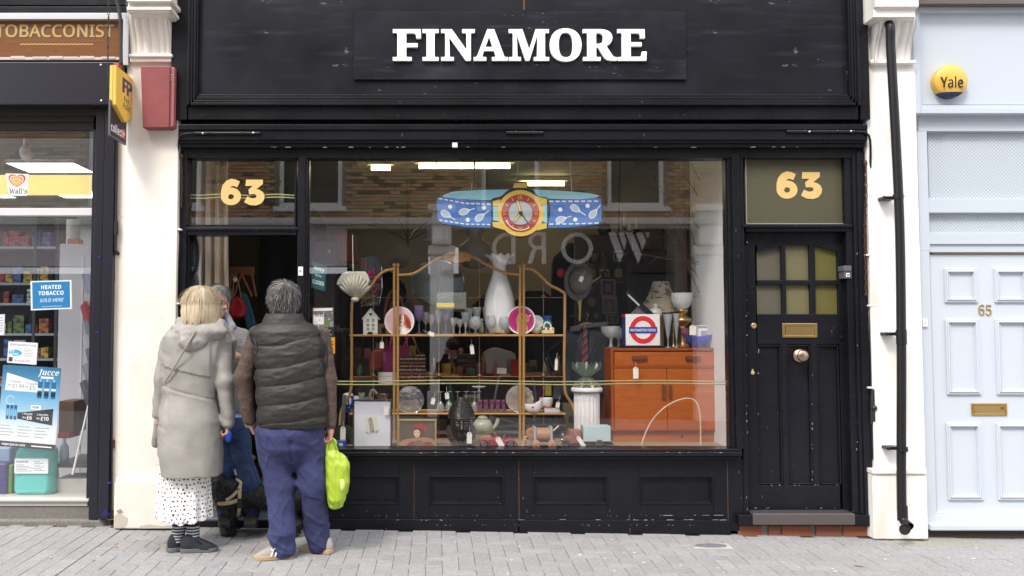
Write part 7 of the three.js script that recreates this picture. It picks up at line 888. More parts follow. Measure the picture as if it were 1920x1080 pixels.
{ // dried twigs and a bark log
const z = -.75, t = thing('dried_twigs', 'spray of bare dried twigs leaning in the right corner of the window', 'twigs', P(1345, 650, z)); const g = []; const tw = (a, b, n, r, dz) => { const p0 = P(...a, z), p1 = P(...b, z + dz), pts = []; for (let i = 0; i <= n; i++) { const v = i / n; pts.push([p0.x + (p1.x - p0.x) * v + rnd(-.02, .02) * (i > 0), p0.y + (p1.y - p0.y) * v + rnd(-.02, .02) * (i > 0), z + dz * v + rnd(-.015, .015)]); } g.push(tube(pts, r, 16, 5)); for (let i = 2; i < n; i++) { const q = pts[i], l = rnd(.05, .17), an = Math.atan2(p1.y - p0.y, p1.x - p0.x) + (rnd() < .5 ? -1 : 1) * rnd(.3, .8); g.push(bar(q, [q[0] + Math.cos(an) * l, q[1] + Math.sin(an) * l, q[2] + rnd(-.05, .05)], r * .55, r * .2, 5)); } };
[[1350, 640, 1212, 298, .006], [1345, 520, 1232, 430, .004], [1350, 470, 1215, 320, .005], [1350, 500, 1188, 480, .004], [1352, 560, 1210, 545, .004], [1348, 445, 1270, 300, .004], [1340, 552, 1305, 545, .004], [1352, 430, 1300, 310, .003], [1350, 610, 1255, 420, .003], [1356, 480, 1330, 330, .003], [1345, 500, 1240, 380, .003]].forEach(([a, b, c, d, r], i) => tw([a, b], [c, d], 8, r, -.12 + .05 * (i % 4))); mk(t, 'twigs', g, mat([.16, .085, .05], .8), { kind: 'stuff' });
const l = P(1340, 500, -.6), lg = new THREE.CylinderGeometry(.045, .055, .36, 18, 12), p = lg.attributes.position; for (let i = 0; i < p.count; i++) { const n = N3.noise(p.getX(i) * 30, p.getY(i) * 8, p.getZ(i) * 30) * .018; p.setX(i, p.getX(i) * (1 + n * 12)); p.setZ(i, p.getZ(i) * (1 + n * 12)); } lg.computeVertexNormals(); solo('bark_log', lg.translate(l.x, l.y + .05, -.6), mat([.16, .075, .03], .85, { bumpMap: tPlasterB, bumpScale: .012 }), 'piece of brown bark hanging in the right corner of the window', 'log');
solo('bead_string', tube([P(1351, 520, -.4), P(1345, 545, -.4), P(1352, 590, -.4), P(1356, 610, -.4)], .003, 30, 5), M.string, 'thin string hanging below the bark at the right of the window', 'string'); }
function coat(x, yTop_, z, w, h, col, label, yaw = 0) { const g = new THREE.BoxGeometry(w, h, .1, 14, 18, 3), p = g.attributes.position, s = rnd(50); for (let i = 0; i < p.count; i++) { const v = .5 - p.getY(i) / h, u = p.getX(i) / w; const sh = v < .12 ? .35 + v * 5.4 : 1 + .15 * v; p.setX(i, p.getX(i) * Math.min(sh, 1.15)); p.setZ(i, p.getZ(i) * (v < .1 ? .5 : 1) + .03 * Math.sin(u * 14 + s + v * 2) * v + .03 * N3.noise(u * 5, v * 4, s)); } g.computeVertexNormals(); return solo('hanging_garment', g.rotateY(yaw).translate(x, yTop_ - h / 2, z), mat(col, .9), label, 'garment'); }
[[-1.2, 2.5, -1.2, .55, 1.5, [.012, .012, .014], 'large black coat hanging at the right inside the open doorway'], [-.95, 2.05, -1.9, .5, 1.2, [.018, .018, .022], 'black coat hanging at the back just inside the open doorway'], [-1.3, 2.0, -2.4, .5, 1.1, [.05, .03, .02], 'brown coat hanging deep inside the open doorway'], [-.55, 2.0, -2.6, .5, 1.2, [.02, .025, .03], 'charcoal coat hanging behind the orange lampshade'], [.55, 1.75, -2.4, .45, 1.1, [.03, .02, .018], 'dark brown coat hanging behind the middle of the rack'], [1.0, 1.8, -2.6, .5, 1.2, [.015, .015, .018], 'black coat hanging behind the pearly vase'], [.15, 1.6, -2.9, .5, 1.1, [.05, .012, .02], 'dark red coat hanging behind the woven bag'], [1.45, 2.3, -2.8, .5, 1.3, [.022, .02, .018], 'dark coat hanging behind the iron candelabra'], [-.2, 1.5, -2.3, .4, .9, [.02, .03, .02], 'dark green coat hanging behind the pink handbag']].forEach(a => coat(...a));
{ const dk = mat([.035, .02, .012], .55, { map: tWood }); const cup = (x0, y1, z, w, h, label) => { const t = thing('cupboard', label, 'cupboard', [x0 + w / 2, FLOOR, z]); mk(t, 'carcass', box(x0, FLOOR, z - .4, x0 + w, y1, z, .006), dk); mk(t, 'door', [box(x0 + .03, FLOOR + .1, z, x0 + w / 2 - .01, y1 - .06, z + .018, .006), box(x0 + w / 2 + .01, FLOOR + .1, z, x0 + w - .03, y1 - .06, z + .018, .006)], dk); };
cup(-.9, 1.15, -1.55, .75, 1, 'low dark cupboard behind the left bay of the rack'); cup(.1, 1.0, -1.9, .9, 1, 'low dark cupboard behind the middle bay of the rack'); cup(.95, 1.3, -2.9, .55, 1.1, 'dark cupboard behind the hanging jacket'); cup(-1.8, 1.9, -4.2, 1.2, 1.8, 'tall dark cupboard at the far end of the shop through the doorway');
const c = thing('chair', 'bentwood chair back showing behind the pink hound plate', 'chair', P(737, 640, -1.2)); mk(c, 'back', [tube([P(722, 620, -1.2), P(724, 570, -1.2), P(736, 545, -1.2), P(752, 562, -1.2), P(756, 620, -1.2)], .013, 40, 8), tube([P(730, 620, -1.2), P(731, 580, -1.2), P(738, 563, -1.2), P(746, 580, -1.2), P(748, 620, -1.2)], .009, 40, 8)], mat([.28, .10, .04], .4));
const sp = thing('speaker_cabinet', 'black cabinet with chrome corner beside the orange lampshade', 'cabinet', P(605, 640, -1.0)); mk(sp, 'cabinet', B(588, 452, 628, 700, -1.4, -1.0, .01), mat([.03, .027, .03], .5)); mk(sp, 'catch', B(614, 468, 620, 474, -1.0, -.99, .002), M.steel);
const bk = thing('black_bag', 'black leather bag with long handle hanging right of the pink hound plate', 'handbag', P(765, 590, -.9)); mk(bk, 'body', prismQ([[756, 580], [760, 566], [770, 562], [778, 578], [776, 590], [758, 592]], -.95, -.88, .01), mat([.02, .018, .02], .4)); mk(bk, 'strap', tube([P(758, 570, -.9), P(752, 548, -.9), P(748, 540, -.9), P(760, 555, -.9), P(772, 566, -.9)], .004, 24, 5), mat([.02, .018, .02], .4)); }
{ const z = -.3, x0 = P(370, 500, z).x, x1 = P(430, 500, z).x, t = thing('curtain', 'long beige curtain hanging in folds just inside the open doorway', 'curtain', [(x0 + x1) / 2, FLOOR, z]); const g = new THREE.PlaneGeometry(1, 1, 70, 24), p = g.attributes.position; for (let i = 0; i < p.count; i++) { const u = p.getX(i) + .5, v = p.getY(i) + .5; p.setXYZ(i, x0 + u * (x1 - x0) + .01 * Math.sin(v * 5), FLOOR + .03 + v * 2.65, z + .045 * Math.sin(u * 21 + .8 * Math.sin(v * 3)) + .015 * Math.sin(u * 47)); } g.computeVertexNormals(); mk(t, 'drape', g, mat([.70, .60, .47], .9, { bumpMap: tFabric, bumpScale: .001 })); mk(t, 'hem_tape', box(x0 - .02, FLOOR + 2.66, z - .06, x1 + .02, FLOOR + 2.70, z + .06, .004), M.dark);
for (const [y, c, l] of [[480, [.012, .013, .016], 'black oval frame hanging on the grey board inside the doorway, upper one'], [545, [.07, .08, .095], 'grey oval frame hanging on the grey board inside the doorway, lower one']]) { const o = P(361, y, -.1), f = thing('oval_mirror', l, 'frame', [o.x, o.y - .17, -.1]); mk(f, 'frame', [ring(0, 0, .105, .155, -.02, .02, .006, 40).scale(.32, 1.12, 1).translate(o.x, o.y, -.085)], mat(c, .4)); mk(f, 'mirror', prism(circ(o.x, o.y, .034, 32, .118), -.1, -.088), mat([.35, .36, .38], .12, { metalness: .8 })); }
const rdm = mat([.42, .012, .02], .5), r = bag('handbag', 'red suede handbag on a chain hanging inside the doorway', [[432, 562], [443, 556], [453, 562], [459, 582], [456, 592], [440, 597], [427, 592], [428, 578]], -.55, .09, rdm); mk(r, 'chain', [tube([P(436, 558, -.58), P(438, 530, -.58), P(441, 515, -.58), P(448, 535, -.58), P(452, 560, -.58)], .004, 30, 5)], M.brassOld); priceTag(441, 524, -.52, .6, 'white tag on the chain of the red handbag', .03, .035);
const te = bag('scarf', 'dark teal scarf hanging right of the red handbag', [[450, 550], [460, 551], [472, 580], [482, 630], [478, 640], [466, 640], [458, 600]], -.6, .04, mat([.012, .07, .10], .8), 'scarf');
const wd = mat([.26, .09, .03], .5, { map: tWood }), c = thing('wooden_hangers', 'orange brown wooden hangers and frame on a rail inside the doorway', 'hangers', P(455, 600, -.8)); mk(c, 'frame', [B(430, 500, 476, 516, -.84, -.8, .004), bar(P(432, 516, -.82), P(428, 560, -.82), .014), bar(P(452, 512, -.8), P(438, 556, -.8), .012), bar(P(452, 512, -.8), P(472, 556, -.8), .012), bar(P(472, 516, -.82), P(480, 556, -.82), .012)], wd);
const cv = thing('carved_table_leg', 'carved brown and gold stand seen between the people in the doorway', 'stand', P(472, 905, -.35)); const pr = []; for (let i = 0; i <= 40; i++) pr.push([.035 + .02 * Math.abs(Math.sin(i * .55)) * (1 + .3 * Math.sin(i * 1.7)), FLOOR + i * .011]); mk(cv, 'stem', lathe(pr, P(474, 0, -.35).x, 0, -.35, 12), mat([.24, .16, .07], .6, { bumpMap: tPlasterB, bumpScale: .01 })); }
poster('closed_sign', [[585, 489], [583, 539], [609, 546], [612, 498]], -.02, 192, 320, (x, W, H) => { x.fillStyle = '#12505e'; x.fillRect(0, 0, W, H); x.fillStyle = '#e8e3cf'; x.textAlign = 'center'; x.font = 'italic bold 62px serif'; x.fillText('Sorry', W / 2, 92, 140); x.font = '34px sans-serif'; x.fillText("WE'RE", W / 2, 168, 90); x.font = 'bold 66px sans-serif'; x.fillText('CLOSED', W / 2, 262, 160); x.strokeStyle = '#0b3a46'; x.lineWidth = 8; x.strokeRect(0, 0, W, H); }, 'teal sign lettered Sorry we are closed at the left of the window', 'sign');
poster('leaflet', [[586, 577], [586, 632], [625, 632], [625, 576]], -.016, 256, 360, (x, W, H) => { x.fillStyle = '#6b6668'; x.fillRect(0, 0, W, H); x.fillStyle = '#e7e5e6'; x.fillRect(10, 10, 236, 30); x.fillRect(10, 84, 130, 120); x.fillStyle = '#2e2b30'; x.font = 'bold 60px sans-serif'; x.fillText('MILL', 30, 110); x.fillStyle = '#b9b3b6'; for (let i = 0; i < 30; i++) x.fillRect(rnd(W), 40 + rnd(200), rnd(6, 30), rnd(4, 30)); x.fillStyle = '#5e7a3a'; x.fillRect(150, 150, 70, 80); x.fillStyle = '#17161a'; x.fillRect(0, 240, W, 120); x.fillStyle = '#c9c6c8'; for (let i = 0; i < 5; i++) x.fillRect(150, 256 + i * 18, 40 + (i * 37) % 50, 6); }, 'black and white event leaflet on the window behind the man in the gilet', 'leaflet');
poster('leaflet', [[613, 633], [613, 663], [628, 663], [628, 632]], -.018, 64, 128, (x, W, H) => { x.fillStyle = '#d99a1c'; x.fillRect(0, 0, W, H); x.fillStyle = '#4a3410'; x.fillRect(8, 30, 40, 8); x.fillRect(8, 50, 48, 8); x.fillRect(8, 70, 30, 8); }, 'yellow leaflet below the black and white one', 'leaflet');
{ const lm = mat([.36, .35, .16], .5, { metalness: .3 }); for (const [x0, x1, y0, n, l] of [[576, 1374, 714, 'window_cord', 'pair of yellowish cords stretched across the big window'], [349, 555, 365, 'window_cord', 'pair of yellowish cords across the small pane above the doorway']]) { const z = -.02, t = thing(n, l, 'cord', P((x0 + x1) / 2, y0, z)); for (const d of [0, 6]) { const pts = []; for (let i = 0; i <= 30; i++) { const p = P(x0 + (x1 - x0) * i / 30, y0 + d + 1.2 * Math.sin(i * .45 + d) + (d ? 0 : i * .03), z); pts.push(p); } mk(t, 'cord', tube(pts, .0052, 90, 6), lm); } for (const x of [x0, x1]) mk(t, 'clip', B(x - 3, y0 - 5, x + 3, y0 + 11, -.03, -.008, .002), mat([.6, .62, .55], .4)); } }
hoop('reflection_hoop', [P(1201, 842, -.25), P(1208, 818, -.25), P(1225, 785, -.25), P(1255, 758, -.25), P(1288, 747, -.25), P(1303, 751, -.25), P(1311, 768, -.25), P(1314, 842, -.25)], .005, mat([.6, .5, .38], .4), 'thin pale hoop standing in for a curved reflection in the glass before the sideboard', 'hoop');  // pale tube added in place of a bright curved reflection in the glass
{ const o = thing('doorbell', 'small white bell push on the post between doorway and window', 'doorbell', P(564, 517, .072)); mk(o, 'plate', B(559, 500, 568, 517, .06, .08, .003), M.white); { const c = P(563, 508, .08); mk(o, 'button', ring(c.x, c.y, .004, .008, .08, .083, 0, 16), mat([.3, .3, .3], .4)); } }
const skin = mat([.50, .28, .20], .5), skinP = mat([.56, .27, .21], .5);
function ribbons3(paths, w, cols) {
const pos = [], nor = [], col = [];
for (const { pts, nrm, c, w: w2 } of paths) for (let i = 0; i < pts.length - 1; i++) {
const a = pts[i], b = pts[i + 1], n = nrm[i], d = b.clone().sub(a).normalize(), s = d.clone().cross(n).normalize(), wa = w2 * (1 - i / pts.length * .75), wb = w2 * (1 - (i + 1) / pts.length * .75);
const q = [a.clone().addScaledVector(s, -wa), a.clone().addScaledVector(s, wa), b.clone().addScaledVector(s, wb), b.clone().addScaledVector(s, -wb)];
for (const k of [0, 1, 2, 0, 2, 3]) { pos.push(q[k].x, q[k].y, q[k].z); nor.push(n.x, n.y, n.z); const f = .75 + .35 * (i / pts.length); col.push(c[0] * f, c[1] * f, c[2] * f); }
}
const g = new THREE.BufferGeometry(); g.setAttribute('position', new THREE.Float32BufferAttribute(pos, 3)); g.setAttribute('normal', new THREE.Float32BufferAttribute(nor, 3)); g.setAttribute('color', new THREE.Float32BufferAttribute(col, 3)); g.setAttribute('uv', new THREE.Float32BufferAttribute(new Float32Array(pos.length / 3 * 2), 2)); return g;
}
function hair(c, r, n, o) {
const paths = [], C = vec(c), crown = vec(o.crown).normalize();
for (let t = 0; t < n * 6 && paths.length < n; t++) {
const z = rnd(-1, 1), a = rnd(6.2832), s = Math.sqrt(1 - z * z), u = new V3(s * Math.cos(a), z, s * Math.sin(a)); if (!o.mask(u)) continue;
const nn = new V3(u.x / r[0], u.y / r[1], u.z / r[2]).normalize(); let p = new V3(C.x + u.x * r[0], C.y + u.y * r[1], C.z + u.z * r[2]);
let d = u.clone().sub(crown); if (o.flow) d.add(vec(o.flow)); d.addScaledVector(nn, -d.dot(nn)); d.normalize(); const sw = N3.noise(u.x * 3 + 9, u.y * 3, u.z * 3) * (o.swirl || .4) + rnd(-.2, .2); d.addScaledVector(d.clone().cross(nn), sw).addScaledVector(nn, o.lift || .1).normalize();
const L = rnd(...o.len), m = o.seg || 5, pts = [p.clone()], nrm = [nn.clone()], cut_ = o.bottom ?? -1e9;
for (let i = 0; i < m; i++) { d.y -= (o.grav || .2) * (i + 1) / m; d.normalize(); p = p.clone().addScaledVector(d, L / m); const e = Math.hypot((p.x - C.x) / r[0], (p.y - C.y) / r[1], (p.z - C.z) / r[2]); const kk = 1 + (o.off || .03) * ((pts.length % 3) * .3 + .7); if (e < kk && p.y > C.y - r[1] * .35) p = new V3(C.x + (p.x - C.x) / e * kk, C.y + (p.y - C.y) / e * kk, C.z + (p.z - C.z) / e * kk); if (o.keep && p.y < C.y) { const f = Math.hypot((p.x - C.x) / r[0], (p.z - C.z) / r[2]), lim = o.keep; if (f > lim) { p.x = C.x + (p.x - C.x) / f * lim; p.z = C.z + (p.z - C.z) / f * lim; } else if (f < .86) { const q = .9 / (f || .1); p.x = C.x + (p.x - C.x) * q; p.z = C.z + (p.z - C.z) * q; } } if (p.y < cut_ + (o.ragged || .02) * N3.noise(p.x * 40, 0, p.z * 40)) break; pts.push(p); nrm.push(new V3((p.x - C.x) / r[0], (p.y - C.y) / r[1] * .5, (p.z - C.z) / r[2]).normalize()); }
if (pts.length > 1) paths.push({ pts, nrm, c: (f => o.cols[Math.floor(rnd(o.cols.length))].map(v => v * f))(rnd(.75, 1.2)), w: rnd(...o.w) });
}
return ribbons3(paths);
}
const hairMat = new THREE.MeshStandardMaterial({ color: 0xffffff, roughness: .55, vertexColors: true });
function headGeo(c, yaw, pitch = 0, roll = 0, s = 1) {
const sock = (x, y, z) => Math.min(ell([-.031, .0, .092], [.019, .012, .016])(x, y, z), ell([.031, 0, .092], [.019, .012, .016])(x, y, z)), eye = (x, y, z) => Math.min(ell([-.031, .0, .076], [.0125, .0115, .0125])(x, y, z), ell([.031, 0, .076], [.0125, .0115, .0125])(x, y, z));
let f = smin(.03, ell([0, .035, -.012], [.076, .092, .096]), ell([0, -.035, .025], [.06, .075, .064]), ell([0, -.082, .048], [.03, .024, .03]), cap([0, -.05, -.03], [0, -.17, -.04], .056, .062)); f = smin(.012, f, cap([-.045, .018, .078], [-.012, .016, .089], .008), cap([.045, .018, .078], [.012, .016, .089], .008), ell([-.045, -.028, .06], [.024, .02, .022]), ell([.045, -.028, .06], [.024, .02, .022])); f = sub(f, sock, .008);
f = smin(.008, f, cap([0, .008, .088], [0, -.028, .108], .007, .011), ell([-.011, -.033, .098], [.008, .007, .009]), ell([.011, -.033, .098], [.008, .007, .009])); f = smin(.005, f, cap([-.02, -.0555, .081], [.02, -.0555, .081], .0055), cap([-.016, -.063, .081], [.016, -.063, .081], .0065)); const f1 = f;
const ear = (x, y, z) => { const a = Math.abs(x); return Math.max(ell([.080, -.008, -.012], [.010, .033, .02])(a, y, z), -ell([.088, -.006, -.006], [.006, .02, .011])(a, y, z)); }; const all = smin(.006, (x, y, z) => Math.min(f1(x, y, z), eye(x, y, z)), ear);
return nets(all, [-.11, -.175, -.125], [.11, .14, .135], .0046).scale(s, s, s).rotateX(pitch).rotateZ(roll).rotateY(yaw).translate(...(c.toArray ? c.toArray() : c));
}
function fist(w, e1, e2, e3, s = 1, open = 0) {
const A = (a, b, c) => [w[0] + s * (e1[0] * a + e2[0] * b + e3[0] * c), w[1] + s * (e1[1] * a + e2[1] * b + e3[1] * c), w[2] + s * (e1[2] * a + e2[2] * b + e3[2] * c)]; const fs = [cap(A(-.03, 0, 0), A(.015, 0, 0), .026 * s, .028 * s), cap(A(.03, -.02, 0), A(.082, -.027, .0), .017 * s, .014 * s), cap(A(.03, 0, 0), A(.085, -.008, 0), .019 * s, .0145 * s), cap(A(.03, .014, 0), A(.083, .011, 0), .017 * s, .0135 * s), cap(A(.03, .026, 0), A(.078, .029, 0), .015 * s, .012 * s)];
const palm = smin(.016 * s, ...fs), fin = [[-.028, .043, .089, .0095], [-.009, .048, .091, .0098], [.010, .045, .088, .0093], [.028, .036, .082, .0082]].map(([o, l, b, r]) => { const t = open; const p0 = A(b, o, .004), p1 = A(b + l * (.35 + .6 * t), o * .96, .004 + l * (.9 - .6 * t)), p2 = A(b + l * (-.15 + 1.2 * t), o * .92, .006 + l * (1.25 - .6 * t)), p3 = A(b + l * (-.55 + 1.9 * t), o * .9, .006 + l * (1.0 - .2 * t)); return smin(.003, cap(p0, p1, r * s, r * .95 * s), cap(p1, p2, r * .95 * s, r * .88 * s), cap(p2, p3, r * .88 * s, r * .78 * s)); });
const th = smin(.006, cap(A(.02, -.024, .01), A(.045, -.045, .024), .015 * s, .0115 * s), cap(A(.045, -.045, .024), A(.07, -.04, .04), .0112 * s, .0098 * s), cap(A(.07, -.04, .04), A(.084, -.022, .05), .0098 * s, .0085 * s)); const f = smin(.006, palm, th, (x, y, z) => Math.min(...fin.map(q => q(x, y, z)))); const R_ = .15 * s; return nets(f, [w[0] - R_, w[1] - R_, w[2] - R_], [w[0] + R_, w[1] + R_, w[2] + R_], .0034);
}
const rf = (x, y, z, s = 0) => { const q = Math.max(0, 1 - Math.abs(N3.noise(x + s, y - s, z + s)) * 3.2); return q * q; };
const bb = (f, a, b, h) => nets(f, [Math.min(a[0], b[0]), Math.min(a[1], b[1]), Math.min(a[2], b[2])], [Math.max(a[0], b[0]), Math.max(a[1], b[1]), Math.max(a[2], b[2])], h);
const wr = (f, amp, fx, fy, s = 0) => (x, y, z) => f(x, y, z) - amp * (N3.noise(x * fx + s, y * fy + s, z * fx) + .5 * N3.noise(x * fx * 2.3 + y * 9, y * fy * 2.1 + s, z * fx * 2.3));
function shoe(parent, p, yaw, L, up, sole, stripe, tongue) {
const T = g => g.rotateY(yaw).translate(p[0], p[1], p[2]), foot = [[-.26, -.42], [-.31, 0], [-.26, .42], [0, .44], [.3, .54], [.5, .54], [.64, .38], [.69, .05], [.66, -.28], [.52, -.5], [.2, -.46]].map(([a, b]) => [a * L, b * L * .36]); const sp = spline(foot, 40, true).map(q => [q.x, q.y]);
const up_ = cut(smin(.03, ell([-.14 * L, .045, 0], [.17 * L, .06, .12 * L]), ell([.14 * L, .035, 0], [.32 * L, .062, .15 * L]), ell([.42 * L, .024, .01 * L], [.265 * L, .052, .175 * L]), cap([-.08 * L, .05, 0], [-.07 * L, .085, 0], .115 * L, .11 * L)), (x, y) => .012 - y, (x, y) => y - .105 + Math.max(0, x) * .5);
const u = mk(parent, 'shoe', T(nets(up_, [-.4 * L, 0, -.25 * L], [.8 * L, .14, .25 * L], .006)), up); mk(u, 'sole', T(prism(sp, 0, .026, .004).rotateX(-PI / 2)), sole);
if (stripe) { const q = [0, 1, 2].map(i => bar([(.06 + i * .1) * L, .024, .205 * L], [(.0 + i * .1) * L, .066, .165 * L], .0055, .005, 6)).concat([0, 1, 2].map(i => bar([(.06 + i * .1) * L, .024, -.205 * L], [(.0 + i * .1) * L, .066, -.165 * L], .0055, .005, 6))); q.forEach(g => mk(u, 'stripe', T(g), stripe)); }
mk(u, 'laces', [0, 1, 2].map(i => T(tube([[(.1 + i * .07) * L, .075 - i * .008, -.05], [(.11 + i * .07) * L, .087 - i * .008, 0], [(.1 + i * .07) * L, .075 - i * .008, .05]], .003, 10, 5))), tongue || M.string, { kind: 'stuff' }); return u;
}
{ // ---------------------------------------------------------------- the man in the padded gilet, seen from behind
const z0 = .74, k = mpp(z0), pp = (a, b, d = 0) => P(a, b, z0 + d).toArray(), Y = b => P(540, b, z0).y, X = a => P(a, 700, z0).x; const fl = gnd(515, 1048), fr = gnd(592, 1038);
const t = thing('person', 'man seen from behind in dark padded gilet and navy trousers, holding a lime bag', 'person', [X(548), gy(X(548), z0), z0]);
const hc = P(533, 566, z0 - .02); const right = pp(619, 803, .0), hand = fist([right[0], right[1], right[2]], [.05, -1, .05], [.1, 0, .99], [-.95, -.05, .1], .86), lh = pp(471, 792, -.07);
const bodyF = smin(.05, prof([[Y(606), X(535), z0, 30 * k, .07], [Y(640), X(540), z0, 55 * k, .10], [Y(720), X(547), z0, 50 * k, .12], [Y(800), X(547), z0, 52 * k, .12], [Y(840), X(546), z0, 50 * k, .11]]), cap(pp(482, 632), pp(455, 712, -.02), .04, .035), cap(pp(455, 712, -.02), lh, .035, .025), cap(pp(603, 630), pp(615, 710), .04, .035), cap(pp(615, 710), pp(619, 803), .035, .026), cap(pp(516, 835), pp(527, 920), .06, .045), cap(pp(527, 920), [fl.x + .05, fl.y + .07, fl.z - .03], .045, .03), cap(pp(580, 835), pp(588, 920), .06, .045), cap(pp(588, 920), [fr.x + .02, fr.y + .07, fr.z - .03], .045, .03), cap([hc.x, hc.y - .08, hc.z], pp(535, 612), .055, .065));
mk(t, 'body', [headGeo(hc, PI - .55, 0, 0, .98), hand, fist(lh, [.25, -.9, -.35], [0, -.3, .9], [.95, .2, 0], .86), bb(bodyF, [X(425), Y(1052), z0 - .32], [X(640), Y(585), z0 + .32], .014)], skinP);
const shell = cut(ell([hc.x, hc.y + .028, hc.z + .012], [.088, .105, .108]), (x, y, z) => (hc.y - .075 - (z - hc.z) * .25) - y, (x, y, z) => -.03 - (z - hc.z) - (y - hc.y) * .9); const hr = mk(t, 'hair', bb(wr(shell, .004, 40, 40), [hc.x - .12, hc.y - .14, hc.z - .14], [hc.x + .12, hc.y + .16, hc.z + .15], .006), mat([.07, .065, .06], .7));
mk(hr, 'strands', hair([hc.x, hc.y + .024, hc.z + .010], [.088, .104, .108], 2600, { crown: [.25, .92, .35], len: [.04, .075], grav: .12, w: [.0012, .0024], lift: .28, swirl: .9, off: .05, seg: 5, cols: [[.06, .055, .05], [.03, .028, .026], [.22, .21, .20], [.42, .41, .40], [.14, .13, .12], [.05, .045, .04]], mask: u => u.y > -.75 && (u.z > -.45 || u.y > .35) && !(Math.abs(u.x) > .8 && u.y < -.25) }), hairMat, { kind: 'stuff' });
const brown = mat([.155, .105, .078], .95, { bumpMap: tFleece, bumpScale: .0015, map: tMelange }); const sl = smin(.03, cap(pp(484, 628), pp(456, 708, -.01), .062, .058), cap(pp(456, 708, -.01), pp(467, 785, -.05), .056, .043)), sr = smin(.03, cap(pp(602, 630), pp(615, 712), .06, .054), cap(pp(615, 712), pp(619, 794), .053, .04));
mk(t, 'sleeve', bb(wr(sl, .006, 14, 22, 3), [X(425), Y(808), z0 - .2], [X(510), Y(600), z0 + .14], .009), brown); mk(t, 'sleeve', bb(wr(sr, .006, 14, 22, 8), [X(570), Y(808), z0 - .14], [X(640), Y(600), z0 + .14], .009), brown);
const seams = [598, 641, 683, 717, 753, 788, 830].map(Y), tor = smin(.02, prof([[Y(602), X(532), z0 - .01, 36 * k, .10], [Y(610), X(534), z0, 53 * k, .12], [Y(622), X(537), z0, 67 * k, .14], [Y(645), X(543), z0, 70 * k, .155], [Y(694), X(547), z0, 66 * k, .17], [Y(740), X(549), z0, 66 * k, .18], [Y(770), X(551), z0, 66 * k, .185], [Y(790), X(551), z0, 66.5 * k, .18], [Y(798), X(551), z0, 64 * k, .17]], 2.3));
const quilt = (x, y, z) => { const yy = y - .14 * (x - X(548)) - .02 * N3.noise(x * 5, y * 2, 1); let i = 0; while (i < 5 && yy < seams[i + 1]) i++; const f = Math.max(0, Math.min(1, (seams[i] - yy) / (seams[i] - seams[i + 1]))); return tor(x, y, z) - .011 * Math.pow(Math.abs(Math.sin(PI * f)), .45) + .005 - .003 * N3.noise(x * 9 + y * 20, y * 26 - x * 6, z * 9) - .0015 * N3.noise(x * 30, y * 46, z * 22) - .0018 * rf(x * 7 + y * 5, y * 17 - x * 4, z * 6, 3); };
const gm = mat([.019, .0165, .013], .58, { map: tCloth, bumpMap: tPlasterB, bumpScale: .0012 }); mk(t, 'gilet', bb(quilt, [X(462), Y(806), z0 - .23], [X(632), Y(590), z0 + .24], .0075), gm);
const colr = cut(prof([[Y(588), X(531), z0 - .01, 34 * k, .105], [Y(600), X(531), z0 - .01, 39 * k, .118], [Y(616), X(533), z0, 46 * k, .122]]), (x, y, z) => -(Math.hypot((x - X(531)) / (31 * k), (z - z0 + .01) / .09) - 1) * .09); mk(t, 'collar', bb(wr(colr, .003, 20, 20), [X(480), Y(618), z0 - .16], [X(585), Y(580), z0 + .16], .007), mat([.022, .019, .016], .6)); const pip = mat([.012, .014, .022], .6);
mk(t, 'armhole_piping', [tube([pp(472, 622, .05), pp(478, 638, .10), pp(482, 660, .11), pp(481, 690, .08)], .007, 24, 6), tube([pp(604, 618, .05), pp(611, 638, .10), pp(614, 665, .10), pp(613, 690, .08)], .006, 24, 6)], pip);
const tr = smin(.035, prof([[Y(787), X(549), z0, 62 * k, .155], [Y(812), X(545), z0, 65 * k, .17], [Y(838), X(546), z0, 60 * k, .155], [Y(858), X(546), z0, 52 * k, .11], [Y(880), X(546), z0, 20 * k, .03]]), smin(.02, cap(pp(511, 836), pp(526, 912), .098, .089), cap(pp(526, 912), P(529, 1000, fl.z - .03).toArray(), .088, .078), cap(P(529, 1000, fl.z - .03).toArray(), P(532, 1033, fl.z - .03).toArray(), .078, .068)), smin(.02, cap(pp(581, 834), pp(587, 910), .094, .086), cap(pp(587, 910), P(594, 996, fr.z - .02).toArray(), .085, .075), cap(P(594, 996, fr.z - .02).toArray(), P(597, 1020, fr.z - .02).toArray(), .075, .064)));
const seat = (x, y, z) => { const cr = .014 * Math.exp(-(((x - X(553)) / .012) ** 2)) * (y < Y(820) && y > Y(862) ? 1 : 0) * (z > z0 ? 1 : 0); const low = Math.max(0, (Y(930) - y)) * 1.2, fo = .009 * Math.sin(y * 46 + x * 22 + 3 * N3.noise(x * 7, y * 6, z * 5)) * Math.min(1, low) ; return tr(x, y, z) + cr - fo - .011 * N3.noise(x * 8 + y * 5, y * 7 - x * 5, z * 8 + 2) - .003 * N3.noise(x * 26 + y * 12, y * 20, z * 24) - .006 * rf(x * 9 + y * 4, y * 5.5 - x * 5, z * 9, 5) - .005 * rf(x * 5, y * 14 + x * 7, z * 5, 9) * (y < Y(960) ? 1 : .35); };
mk(t, 'trousers', bb(seat, [X(460), Math.min(fl.y, fr.y) + .005, z0 - .3], [X(632), Y(784), z0 + .32], .009), mat([.038, .045, .135], .85, { bumpMap: tFabric, bumpScale: .0012, map: tCloth }));
mk(t, 'pocket_welt', [tube([pp(474, 802, .06), pp(480, 815, .10), pp(487, 830, .12)], .004, 16, 5)], mat([.02, .024, .075], .9));
